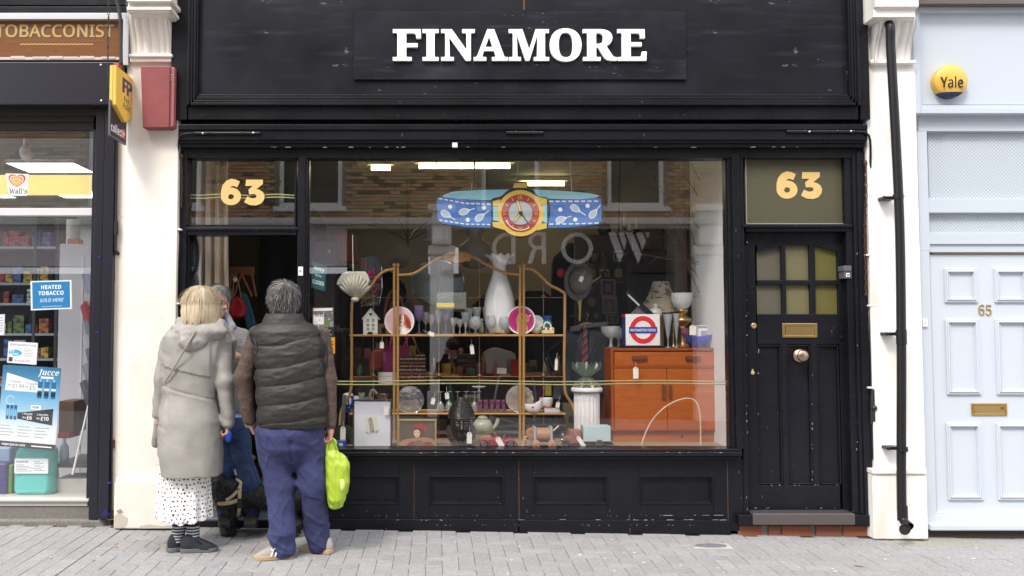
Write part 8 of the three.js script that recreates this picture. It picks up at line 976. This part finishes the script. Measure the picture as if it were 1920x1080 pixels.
const su = mat([.36, .31, .29], .9, { bumpMap: tFleece, bumpScale: .001 }), gs = mat([.42, .29, .18], .8); shoe(t, [fl.x + .035, fl.y, fl.z - .02], PI + .25, .24, su, gs, M.white, M.paper); shoe(t, [fr.x + .04, fr.y, fr.z - .03], PI - .5, .24, su, gs, M.white, M.paper);
const bz = .74, bp = (a, b, d = 0) => P(a, b, bz + d).toArray(), b = thing('carrier_bag', 'lime green plastic carrier bag held by the man in the gilet', 'bag', P(632, 953, bz)), BY = y => P(630, y, bz).y, BX = x => P(x, 880, bz).x;
const bf = prof([[BY(826), BX(620), bz, 4 * k, .02], [BY(842), BX(621), bz, 9 * k, .03], [BY(858), BX(629), bz, 20 * k, .05], [BY(872), BX(633), bz, 23 * k, .065], [BY(905), BX(633), bz, 22.5 * k, .075], [BY(935), BX(631), bz, 17 * k, .07], [BY(949), BX(630), bz, 13 * k, .05], [BY(953), BX(629), bz, 9 * k, .035]], 2.4), lim = new THREE.MeshPhysicalMaterial({ color: lin(.50, .68, .05), roughness: .32, transmission: .35, thickness: 0 });
const crk = (x, y, z) => bf(x, y, z) - (.007 * N3.noise(x * 55 + 3, y * 9, z * 40) + .005 * N3.noise(x * 24, y * 22 + x * 30, z * 24)) * Math.min(1, (BY(822) - y) * 14); mk(b, 'bag', bb(crk, [BX(600), BY(958), bz - .11], [BX(664), BY(824), bz + .11], .0055), lim); mk(b, 'handle', [tube([bp(620, 819, .01), bp(614, 832, .02), bp(613, 848, .03), bp(617, 862, .04)], .008, 24, 7), tube([bp(621, 820, .0), bp(628, 832), bp(634, 848, .0), bp(646, 860, .0)], .007, 24, 7), tube([bp(624, 822, .02), bp(629, 826, .03), bp(631, 832, .03), bp(627, 836, .02)], .005, 16, 6)], lim); mk(b, 'print_patch', [sph(BX(640), BY(905), bz + .062, .03, .045, .012, 14, 10)], new THREE.MeshPhysicalMaterial({ color: lin(.66, .72, .24), roughness: .35 })); mk(b, 'red_mark', sph(BX(655.5), BY(905), bz + .015, .004, .007, .01, 8, 6), redd);
}
{ // ---------------------------------------------------------------- the woman in the raincoat
const z0 = .63, k = mpp(z0), pp = (a, b, d = 0) => P(a, b, z0 + d).toArray(), Y = b => P(360, b, z0).y, X = a => P(a, 750, z0).x, g1 = gnd(336, 1030), g2 = gnd(362, 1034); const fz = gnd(352, 1033).z;
const t = thing('person', 'woman seen from behind with blonde bob, beige raincoat, spotted skirt, striped socks and dark trainers', 'person', [X(358), gy(X(358), z0), z0]); const hc = P(378, 573, z0 - .02);
const rw = pp(427, 793, .0), lw = pp(296, 774, -.02); const bf = smin(.05, prof([[Y(612), X(372), z0, 30 * k, .07], [Y(640), X(368), z0, 48 * k, .09], [Y(740), X(358), z0, 38 * k, .10], [Y(830), X(356), z0, 45 * k, .12], [Y(860), X(355), z0, 42 * k, .11]]), cap(pp(318, 648), pp(305, 715), .036, .032), cap(pp(305, 715), lw, .03, .023), cap(pp(421, 650), pp(425, 720, .03), .036, .032), cap(pp(425, 720, .03), rw, .03, .023), cap(pp(338, 850), pp(337, 940), .07, .05), cap(pp(337, 940), [g1.x, g1.y + .06, fz], .045, .032), cap(pp(372, 850), pp(364, 940), .07, .05), cap(pp(364, 940), [g2.x, g2.y + .06, fz], .045, .032), cap([hc.x, hc.y - .08, hc.z], pp(374, 622), .05, .06));
mk(t, 'body', [headGeo(hc, PI - .9, -.08, 0, .93), fist(rw, [.02, -1, .1], [.1, .1, .98], [-.98, 0, .1], .8), fist(lw, [.05, -1, -.1], [.1, -.1, .98], [.98, 0, .1], .8, .4), bb(bf, [X(280), g1.y - .02, z0 - .3], [X(450), Y(600), z0 + .3], .014)], skin);
const C = [hc.x, hc.y + .012, hc.z + .008], shell = cut(smin(.03, ell(C, [.088, .108, .108]), ell([C[0] - .010, C[1] - .055, C[2] + .012], [.114, .098, .112])), (x, y, z) => (C[1] - .105 - .12 * (x - C[0]) + .022 * N3.noise(x * 35, 2, z * 35) - .06 * (z - C[2])) - y, (x, y, z) => -.075 - (Math.sin(-.9) * 0 + (z - C[2]) * .78 - (x - C[0]) * .62)); const hr = mk(t, 'hair', bb(wr(shell, .006, 30, 7, 4), [C[0] - .14, C[1] - .16, C[2] - .14], [C[0] + .14, C[1] + .14, C[2] + .16], .006), mat([.50, .39, .24], .6));
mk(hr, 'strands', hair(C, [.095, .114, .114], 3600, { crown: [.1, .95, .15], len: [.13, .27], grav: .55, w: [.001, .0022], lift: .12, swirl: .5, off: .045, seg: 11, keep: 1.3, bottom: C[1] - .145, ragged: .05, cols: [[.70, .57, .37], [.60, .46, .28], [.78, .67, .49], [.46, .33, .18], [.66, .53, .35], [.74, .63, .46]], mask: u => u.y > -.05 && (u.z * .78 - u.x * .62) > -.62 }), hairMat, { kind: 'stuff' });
const cm = mat([.34, .322, .292], .6, { map: tCloth, bumpMap: tFabric, bumpScale: .0005 }); const ln = (a, b, c, d) => { const p = P(a, b, z0), q = P(c, d, z0), m = (q.y - p.y) / (q.x - p.x); return x => p.y + m * (x - p.x); }; const yoke = ln(302, 684, 399, 706), tie = ln(310, 722, 406, 748);
const coat = smin(.016, prof([[Y(602), X(373), z0, 33 * k, .09], [Y(614), X(371), z0, 48 * k, .11], [Y(632), X(368), z0, 60 * k, .125], [Y(655), X(366), z0, 60 * k, .13], [Y(700), X(359), z0, 50 * k, .14], [Y(738), X(356), z0, 48 * k, .145], [Y(790), X(357), z0, 57 * k, .185], [Y(850), X(359), z0, 59 * k, .20], [Y(889), X(362), z0, 55 * k, .205]], 2.25), smin(.03, cap(pp(317, 646), pp(304, 712), .056, .048), cap(pp(304, 712), pp(297, 776, -.01), .047, .039)), smin(.03, cap(pp(418, 648), pp(422, 716, .03), .060, .052), cap(pp(422, 716, .03), pp(428, 792, .01), .052, .042)), cap(pp(304, 790, -.08), pp(292, 832, -.12), .045, .03));
const cf = (x, y, z) => { let d = coat(x, y, z); const back = z > z0 ? 1 : 0; d -= .008 * (y > yoke(x) ? 1 : 0) * back * (x > X(312) && x < X(402) ? 1 : 0); d += .006 * Math.exp(-(((y - tie(x)) / .006) ** 2)) * (x > X(308) && x < X(408) ? 1 : 0); const bl = y < tie(x) ? Math.min(1, (tie(x) - y) * 3) : .5; d -= bl * (.008 * N3.noise(x * 9 + 2, y * 1.6, z * 8) + .002 * N3.noise(x * 22, y * 5 + x * 8, z * 20)); d -= .003 * N3.noise(x * 7 + y * 6, y * 9 - x * 5, z * 9) * (y > tie(x) ? 1 : .15); if (x < X(330) || x > X(412)) d -= .0035 * Math.sin(y * 38 + x * 40 + 5 * N3.noise(x * 7, y * 5, z * 6)) * (y > Y(800) ? .7 : 0); d -= .0012 * rf(x * 6 + y * 2, y * 4 - x * 5, z * 6, 2) * (y < tie(x) ? .4 : 1) + .002 * rf(x * 5 + y * 6, y * 9, z * 6, 7) * (x < X(325) || x > X(408) ? 1 : .4); const slit = .05 * Math.exp(-(((x - X(306)) / .006) ** 2)) * (y < Y(852) && z > z0 - .05 ? 1 : 0); return d + slit; };
mk(t, 'raincoat', bb(cut(cf, (x, y) => Y(890) - y, (x, y) => (x > X(405) ? Y(804) - y - Math.max(0, X(419) - x) * 99 : -1)), [X(274), Y(893), z0 - .25], [X(452), Y(594), z0 + .26], .0085), cm);
const hood = smin(.03, ell(pp(371, 622, .085), [.145, .06, .07]), ell(pp(362, 640, .12), [.095, .065, .05]), ell(pp(395, 622, .09), [.10, .045, .055]), cap(pp(338, 606, .02), pp(350, 640, .11), .04, .03), cap(pp(412, 606, .02), pp(412, 626, .08), .035, .03)); mk(t, 'hood', bb(wr(hood, .008, 16, 16, 2), [X(318), Y(668), z0 - .1], [X(442), Y(590), z0 + .24], .008), cm); mk(t, 'lapel', bb(wr(smin(.02, cap(pp(420, 614, -.02), pp(436, 640, -.05), .03, .024), cap(pp(436, 640, -.05), pp(438, 672, -.08), .024, .014)), .004, 25, 25), [X(405), Y(690), z0 - .15], [X(455), Y(600), z0 + .06], .008), cm); mk(t, 'bag_strap', tube([pp(366, 622, .165), pp(349, 650, .182), pp(333, 678, .165), pp(317, 704, .14), pp(308, 718, .10)], .006, 40, 6), mat([.29, .25, .205], .7));
mk(t, 'seam', [tube([[X(311), tie(X(311)), z0 + .13], [X(335), tie(X(335)), z0 + .158], [X(365), tie(X(365)), z0 + .162], [X(405), tie(X(405)), z0 + .12]], .0015, 40, 5)], mat([.27, .23, .19], .8));
const ts = canvasTex(512, 512, (x, W, H) => { x.fillStyle = '#efedea'; x.fillRect(0, 0, W, H); const r0 = seed_; for (let i = 0; i < 16; i++) for (let j = 0; j < 16; j++) { x.fillStyle = '#17161b'; x.beginPath(); x.ellipse(i * 32 + (j % 2) * 16 + rnd(-7, 7) + 8, j * 32 + rnd(-7, 7) + 12, rnd(5, 8.5), rnd(5, 7.5), rnd(3), 0, 7); x.fill(); } }); ts.wrapS = ts.wrapT = THREE.RepeatWrapping; ts.repeat.set(1 / .42, 1 / .42);
const sk = (x, y, z) => { const cx = X(348), a = Math.atan2(z - z0, x - cx), v = Math.max(0, Math.min(1, (Y(860) - y) / (Y(860) - Y(985)))); const r = Math.hypot(x - cx, (z - z0) * 1.15), R0 = (45 + 6 * v) * k + .010 * v * Math.cos(a * 13 + 1) + .007 * v * Math.cos(a * 7); const hem = Y(968) - .028 * Math.sin((x - X(300)) / (X(398) - X(300)) * 3.0) - .006 * Math.cos(a * 13); return Math.max(r - R0, hem - y, y - Y(858), -(r - R0 + .012) * (y < Y(900) ? 1 : 0) - .5 * (y >= Y(900) ? 1 : 0)); }; mk(t, 'skirt', bb(sk, [X(285), Y(990), z0 - .2], [X(410), Y(856), z0 + .2], .0075), new THREE.MeshStandardMaterial({ map: ts, roughness: .8 }));
const tS = canvasTex(8, 128, (x, W, H) => { x.fillStyle = '#20222b'; x.fillRect(0, 0, W, H); x.fillStyle = '#b9bcc2'; for (let i = 0; i < 5; i++) x.fillRect(0, i * 26, W, 11); }); tS.wrapS = tS.wrapT = THREE.RepeatWrapping; tS.repeat.set(1, 1 / .09); const so = new THREE.MeshStandardMaterial({ map: tS, roughness: .9 }); for (const [a, g] of [[336, g1], [361, g2]]) { mk(t, 'sock', bar([P(a, 985, fz).x, P(a, 985, fz).y, fz], [g.x, g.y + .05, fz], .044, .037, 20), so); mk(t, 'legging', bar([P(a, 940, fz).x, P(a, 940, fz).y, fz], [P(a, 986, fz).x, P(a, 986, fz).y, fz], .046, .0435, 18), mat([.012, .012, .014], .8)); }
const nv = mat([.014, .016, .028], .75, { bumpMap: tFabric, bumpScale: .001 }), gso = mat([.12, .12, .12], .8); shoe(t, [g1.x, g1.y, fz - .01], .75, .235, nv, gso, null, M.black2); shoe(t, [g2.x - .005, g2.y, fz + .02], .22, .235, nv, gso, null, M.black2);
const lz = z0 + .02, l = thing('dog_lead', 'blue retractable dog lead hanging from the hand of the woman in the raincoat', 'dog lead', P(437, 890, lz - .1)); mk(l, 'casing', bb(smin(.012, ell(P(428, 818, lz).toArray(), [.026, .042, .018]), cap(P(425, 800, lz).toArray(), P(431, 803, lz).toArray(), .012)), P(410, 840, lz - .05).toArray(), P(446, 788, lz + .05).toArray(), .005), mat([.015, .05, .32], .35)); mk(l, 'cord', tube([P(427, 832, lz), P(430, 850, lz - .05), P(436, 868, lz - .12), P(440, 880, lz - .2), P(445, 893, .42)], .004, 30, 6), M.black2); mk(l, 'clip', [bar(P(440, 880, lz - .2), P(443, 890, .43), .007)], M.steel);
}
{ // ---------------------------------------------------------------- the man standing in the doorway
const z0 = .20, k = mpp(z0), pp = (a, b, d = 0) => P(a, b, z0 + d).toArray(), Y = b => P(430, b, z0).y, X = a => P(a, 700, z0).x, fy = P(450, 968, .0).y;
const t = thing('person', 'man in grey fleece and jeans standing in the doorway, half hidden by the woman', 'person', [X(432), fy, z0]); const yw = .3, hc = P(406, 569, z0 + .03);
const hw = pp(446, 668, .17), el_ = pp(463, 706, .05), leg = [[[421, 785], [423, 880], [424, 962]], [[450, 785], [453, 870], [462, 962]]];
const bf = smin(.05, prof([[Y(612), X(412), z0, 22 * k, .06], [Y(640), X(424), z0, 40 * k, .09], [Y(730), X(430), z0, 36 * k, .11], [Y(800), X(434), z0, 36 * k, .11]]), cap(pp(456, 632), el_, .04, .035), cap(el_, hw, .033, .026), cap(pp(392, 634), pp(384, 705, .05), .04, .035), cap(pp(384, 705, .05), pp(392, 765, .12), .033, .026), cap([hc.x, hc.y - .08, hc.z - .02], pp(412, 616), .055, .062), ...leg.flatMap(([a, b, c]) => [cap(pp(...a), pp(...b), .06, .05), cap(pp(...b), pp(...c), .05, .035)]));
const hd = mk(t, 'body', [headGeo(hc, yw, 0, 0, 1.0), fist(hw, [-.75, .35, .55], [.2, -.6, .7], [-.4, -.7, -.4], .85, .5), bb(bf, [X(370), fy, z0 - .25], [X(490), Y(605), z0 + .32], .014)], skin);
const F_ = g => g.rotateY(yw).translate(hc.x, hc.y, hc.z); mk(hd, 'glasses', [F_(ring(-.031, .0, .018, .0205, .103, .107)), F_(ring(.031, 0, .018, .0205, .103, .107)), F_(bar([-.011, .003, .107], [.011, .003, .107], .002)), F_(bar([.052, .004, .1], [.08, .006, -.005], .002)), F_(bar([-.052, .004, .1], [-.08, .006, -.005], .002))], M.dark); mk(hd, 'eyes', [F_(sph(-.031, 0, .086, .006, .006, .004, 10, 8)), F_(sph(.031, 0, .086, .006, .006, .004, 10, 8))], M.dark); mk(hd, 'eyebrows', [F_(bar([-.045, .021, .086], [-.016, .022, .094], .004)), F_(bar([.045, .021, .086], [.016, .022, .094], .004))], mat([.14, .12, .11], .9)); mk(hd, 'lips', F_(bar([-.018, -.0595, .0865], [.018, -.0595, .0865], .003)), mat([.30, .1, .09], .6));
const hm = mk(t, 'hair', bb(wr(cut(ell([hc.x + .006, hc.y + .038, hc.z - .02], [.085, .094, .1]), (x, y, z) => { const lz = (x - hc.x) * Math.sin(yw) + (z - hc.z) * Math.cos(yw); return Math.max(-.02 - (y - hc.y) + Math.max(0, -lz) * 0, (lz - .045 - (y - hc.y - .06) * .9)); }), .004, 40, 40), [hc.x - .12, hc.y - .1, hc.z - .15], [hc.x + .12, hc.y + .16, hc.z + .13], .006), mat([.16, .15, .145], .7)); mk(hm, 'strands', hair([hc.x + .005, hc.y + .036, hc.z - .02], [.086, .095, .101], 900, { crown: [.1, .9, -.4], len: [.03, .06], grav: .1, w: [.001, .002], lift: .25, swirl: .6, seg: 4, cols: [[.2, .19, .18], [.34, .33, .32], [.12, .11, .1]], mask: u => u.y > .3 || (u.y > -.3 && u.z < -.1) }), hairMat, { kind: 'stuff' });
const gr = mat([.30, .29, .28], .95, { map: tMelange, bumpMap: tFleece, bumpScale: .002 }); const jk = smin(.04, prof([[Y(608), X(414), z0, 24 * k, .075], [Y(622), X(420), z0, 38 * k, .10], [Y(650), X(427), z0, 42 * k, .13], [Y(730), X(430), z0, 39 * k, .145], [Y(772), X(431), z0, 38 * k, .145]], 2.2), smin(.03, cap(pp(455, 632), el_, .056, .05), cap(el_, pp(453, 680, .13), .048, .04)), smin(.03, cap(pp(392, 634), pp(384, 705, .05), .056, .05), cap(pp(384, 705, .05), pp(391, 755, .11), .048, .04)));
const open = (x, y, z) => -(Math.hypot((x - X(410)) / .05, (z - z0 - .13) / .07) - 1) * .05 + (y < Y(700) ? 9 : 0) * -1; mk(t, 'jacket', bb(cut(wr(jk, .007, 14, 14, 5), open), [X(368), Y(775), z0 - .2], [X(484), Y(600), z0 + .24], .0095), gr); mk(t, 'collar', bb(wr(smin(.015, cap(pp(424, 592, .02), pp(436, 612, .06), .026, .022), cap(pp(436, 612, .06), pp(428, 640, .115), .022, .014)), .003, 25, 25), [X(408), Y(655), z0 - .06], [X(456), Y(578), z0 + .17], .007), mat([.20, .20, .21], .9)); mk(t, 'shirt', bb(wr(prof([[Y(598), X(409), z0 + .01, 17 * k, .075], [Y(625), X(412), z0 + .01, 30 * k, .10], [Y(700), X(418), z0 + .01, 34 * k, .13], [Y(782), X(431), z0, 36 * k, .138]]), .004, 16, 16), [X(375), Y(785), z0 - .18], [X(478), Y(594), z0 + .2], .01), mat([.26, .42, .66], .8));
const je = smin(.03, prof([[Y(770), X(433), z0, 33 * k, .125], [Y(800), X(434), z0, 35 * k, .135], [Y(820), X(434), z0, 30 * k, .11]]), cap(pp(420, 800), pp(424, 880, .03), .085, .075), cap(pp(424, 880, .03), pp(425, 965, .02), .072, .065), cap(pp(450, 800), pp(453, 862, .04), .07, .07), cap(pp(453, 862, .04), pp(468, 905, .08), .07, .07), cap(pp(468, 905, .08), pp(472, 962, .03), .065, .06)); mk(t, 'jeans', bb(wr(je, .010, 11, 12, 7), [X(385), fy + .02, z0 - .18], [X(500), Y(768), z0 + .22], .0095), mat([.02, .05, .14], .85, { map: tCloth, bumpMap: tFabric, bumpScale: .0012 })); mk(t, 'jeans_seam', tube([pp(464, 842, .12), pp(473, 872, .15), pp(484, 905, .15)], .0035, 24, 5), mat([.012, .026, .075], .9));
for (const a of [425, 472]) { const q = P(a, 968, z0); shoe(t, [q.x, fy, z0 + .02], -1.4, .25, mat([.03, .025, .02], .6), M.black2, null, M.black2); }
}
{ // ---------------------------------------------------------------- black spaniel in a beige harness
const g = gnd(436, 1003), z0 = g.z - .02, k = mpp(z0), pp = (a, b, d = 0) => P(a, b, z0 + d).toArray(), X = a => P(a, 930, z0).x, Y = b => P(470, b, z0).y, gg = d => gy(X(470), z0 + d);
const t = thing('dog', 'black curly spaniel in a beige harness standing between the woman and the man in gilet', 'dog', [X(480), gg(0), z0]); const fur = mat([.0075, .0068, .0065], .55), C = (a, b, d, r1, c, e, f, r2) => cap(pp(a, b, d), pp(c, e, f), r1, r2);
const paw = (a, d, dx = -4) => ell([X(a + dx), gg(d) + .025, z0 + d], [.05, .028, .038]), toG = (a, d) => [X(a), gg(d) + .035, z0 + d];
const f = smin(.045, ell(pp(438, 930, 0), [.125, .125, .10]), C(445, 925, 0, .115, 540, 926, 0, .10), ell(pp(535, 928), [.10, .105, .095]), C(432, 915, 0, .09, 412, 905, .02, .078)), head = smin(.025, ell(pp(408, 908, .03), [.075, .07, .07]), cap(pp(398, 918, .05), pp(384, 930, .07), .042, .03), cap(pp(412, 900, .09), pp(410, 935, .1), .026, .036), cap(pp(412, 900, -.04), pp(408, 935, -.04), .026, .036));
const legs = smin(.02, cap(pp(434, 945, .05), toG(435, .05), .046, .034), paw(435, .05), cap(pp(428, 945, -.06), toG(427, -.06), .045, .033), paw(427, -.06), cap(pp(545, 935, .05), pp(536, 962, .05), .075, .05), cap(pp(536, 962, .05), pp(556, 982, .05), .045, .032), cap(pp(556, 982, .05), toG(552, .05), .032, .03), paw(552, .05), cap(pp(545, 935, -.05), pp(536, 962, -.05), .075, .05), cap(pp(536, 962, -.05), pp(556, 982, -.05), .045, .032), cap(pp(556, 982, -.05), toG(552, -.05), .032, .03), paw(552, -.05), cap(pp(562, 912, 0), pp(570, 928, 0), .03, .02));
const all = smin(.03, f, head, legs), cur = (x, y, z) => all(x, y, z) - .007 * N3.noise(x * 42, y * 42, z * 42) - .004 * N3.noise(x * 85, y * 85, z * 85); const bg = bb(cur, [X(370), gg(.06) - .002, z0 - .2], [X(590), Y(880), z0 + .22], .0085); const b = mk(t, 'body', bg, fur);
{ const p = bg.attributes.position, n = bg.attributes.normal, paths = []; for (let i = 0; i < 5200; i++) { const j = Math.floor(rnd(p.count)), q = new V3(p.getX(j), p.getY(j), p.getZ(j)), nn = new V3(n.getX(j), n.getY(j), n.getZ(j)); let d = nn.clone().multiplyScalar(.55).add(new V3(rnd(-.5, .9), -.75 + rnd(-.3, .3), rnd(-.5, .5))).normalize(); const pts = [q.clone()], nr = [nn], L = rnd(.018, .04), cu = new V3(rnd(-1, 1), rnd(-1, 1), rnd(-1, 1)); let r = q; for (let s = 0; s < 4; s++) { d = d.clone().addScaledVector(cu, .28 * Math.sin(s * 2)).normalize(); r = r.clone().addScaledVector(d, L / 4); pts.push(r); nr.push(nn); } const v = rnd(.5, 1.8); paths.push({ pts, nrm: nr, c: [.0075 * v, .0070 * v, .0068 * v], w: rnd(.0012, .0026) }); } mk(b, 'fur', ribbons3(paths), hairMat, { kind: 'stuff' }); }
mk(b, 'nose', sph(...pp(381, 932, .07), .012), M.black2); mk(b, 'eye', sph(...pp(398, 908, .095), .008), mat([.03, .015, .01], .1));
const hb = mat([.50, .38, .25], .8, { bumpMap: tFabric, bumpScale: .001 }), band = (pts, w, th = .006) => { const c = new THREE.CatmullRomCurve3(pts.map(p => new V3(...p))), n = 26, pos = [], P0 = c.getPoints(n), ctr = new V3(...pp(440, 928, 0)); for (let i = 0; i < n; i++) { const q = [P0[i], P0[i + 1]].map(p => { const d = c.getTangent(P0.indexOf(p) / n), o = p.clone().sub(ctr); o.addScaledVector(d, -o.dot(d)).normalize(); const s = d.clone().cross(o).normalize().multiplyScalar(w / 2); return [p.clone().add(s), p.clone().sub(s), p.clone().add(s).addScaledVector(o, th), p.clone().sub(s).addScaledVector(o, th)].map(v => v.toArray()); }); const [A, B_] = q; for (const [a, b2, c2, d2] of [[A[2], A[3], B_[3], B_[2]], [A[0], B_[0], B_[1], A[1]], [A[0], A[2], B_[2], B_[0]], [A[1], B_[1], B_[3], A[3]]]) pos.push(...a, ...b2, ...c2, ...a, ...c2, ...d2); } const gm = new THREE.BufferGeometry(); gm.setAttribute('position', new THREE.Float32BufferAttribute(pos, 3)); gm.computeVertexNormals(); return gm; };
const h = thing('dog_harness', 'beige webbing harness with black buckle worn by the black spaniel', 'harness', pp(440, 960, .1)); mk(h, 'girth_strap', [band([pp(446, 892, .0), pp(453, 898, .06), pp(450, 915, .115), pp(449, 940, .125), pp(448, 958, .10), pp(446, 968, .05)], .022)], hb); mk(h, 'chest_strap', [band([pp(400, 940, .085), pp(412, 944, .125), pp(428, 943, .135), pp(446, 938, .128)], .024), band([pp(424, 938, .13), pp(436, 930, .13), pp(446, 920, .122)], .020)], hb); mk(h, 'buckle', [box(...pp(446, 952, .12), ...pp(454, 935, .14), .003), box(...pp(447, 948, .139), ...pp(453, 940, .146), .002)], M.black2); mk(h, 'loop', tube([pp(443, 893, .0), pp(446, 900, .09), pp(452, 906, .11), pp(448, 916, .13)], .010, 24, 7), hb);
}
{ // ---------------------------------------------------------------- the photographer, seen only in the glass
const z0 = 6.95, x0 = .26, g = gy(x0, z0), t = thing('person', 'crouching photographer in a black coat, seen reflected in the shop window', 'person', [x0, g, z0]), h = 1.17;
const hc = new V3(x0, h, z0); mk(t, 'body', [headGeo(hc, PI, 0, 0, .95), fist([x0 + .1, h - .09, z0 - .16], [0, .9, -.4], [-.9, 0, 0], [0, -.4, -.9], .85), fist([x0 - .1, h - .09, z0 - .16], [0, .9, -.4], [-.9, 0, 0], [0, -.4, -.9], .85), bb(smin(.05, prof([[h - .2, x0, z0, .1, .08], [h - .3, x0, z0, .16, .1], [g + .4, x0, z0, .17, .14]]), cap([x0, h - .08, z0], [x0, h - .25, z0], .05, .06)), [x0 - .25, g, z0 - .2], [x0 + .25, h, z0 + .2], .016)], skin);
const cf = smin(.05, prof([[h - .17, x0, z0, .10, .09], [h - .24, x0, z0, .2, .12], [h - .6, x0, z0, .2, .16], [g + .02, x0, z0 - .05, .26, .26]]), ...[-1, 1].flatMap(s => [cap([x0 + s * .2, h - .27, z0], [x0 + s * .25, h - .42, z0 - .12], .06, .05), cap([x0 + s * .25, h - .42, z0 - .12], [x0 + s * .11, h - .12, z0 - .16], .05, .04)])); mk(t, 'coat', bb(wr(cf, .008, 12, 12), [x0 - .36, g, z0 - .36], [x0 + .36, h - .1, z0 + .3], .014), mat([.012, .012, .014], .8)); const hr = mk(t, 'hair', bb(cut(ell([x0, h + .03, z0 + .012], [.098, .115, .115]), (x, y, z) => -.05 - (z - z0) - (y - h) * .8), [x0 - .14, h - .12, z0 - .14], [x0 + .14, h + .17, z0 + .16], .01), mat([.05, .03, .02], .8)); mk(hr, 'strands', hair([x0, h + .03, z0 + .01], [.1, .117, .117], 500, { crown: [0, 1, .2], len: [.05, .1], grav: .3, w: [.002, .003], lift: .2, swirl: .8, cols: [[.06, .035, .02], [.1, .06, .035]], mask: u => u.z > -.3 && u.y > -.6 }), hairMat, { kind: 'stuff' });
const c = thing('camera', 'black camera held up by the photographer, seen reflected', 'camera', [x0, h - .04, z0 - .17]); mk(c, 'body', box(x0 - .065, h - .04, z0 - .2, x0 + .065, h + .05, z0 - .15, .008), M.black2); mk(c, 'lens', bar([x0, h, z0 - .2], [x0, h, z0 - .28], .034, .032, 24), M.black2); mk(c, 'glass', turned(new THREE.CircleGeometry(.026, 24), x0, h, z0 - .2805, 0, PI), mat([.02, .02, .05], .05));
}
renderer.render(scene, camera);
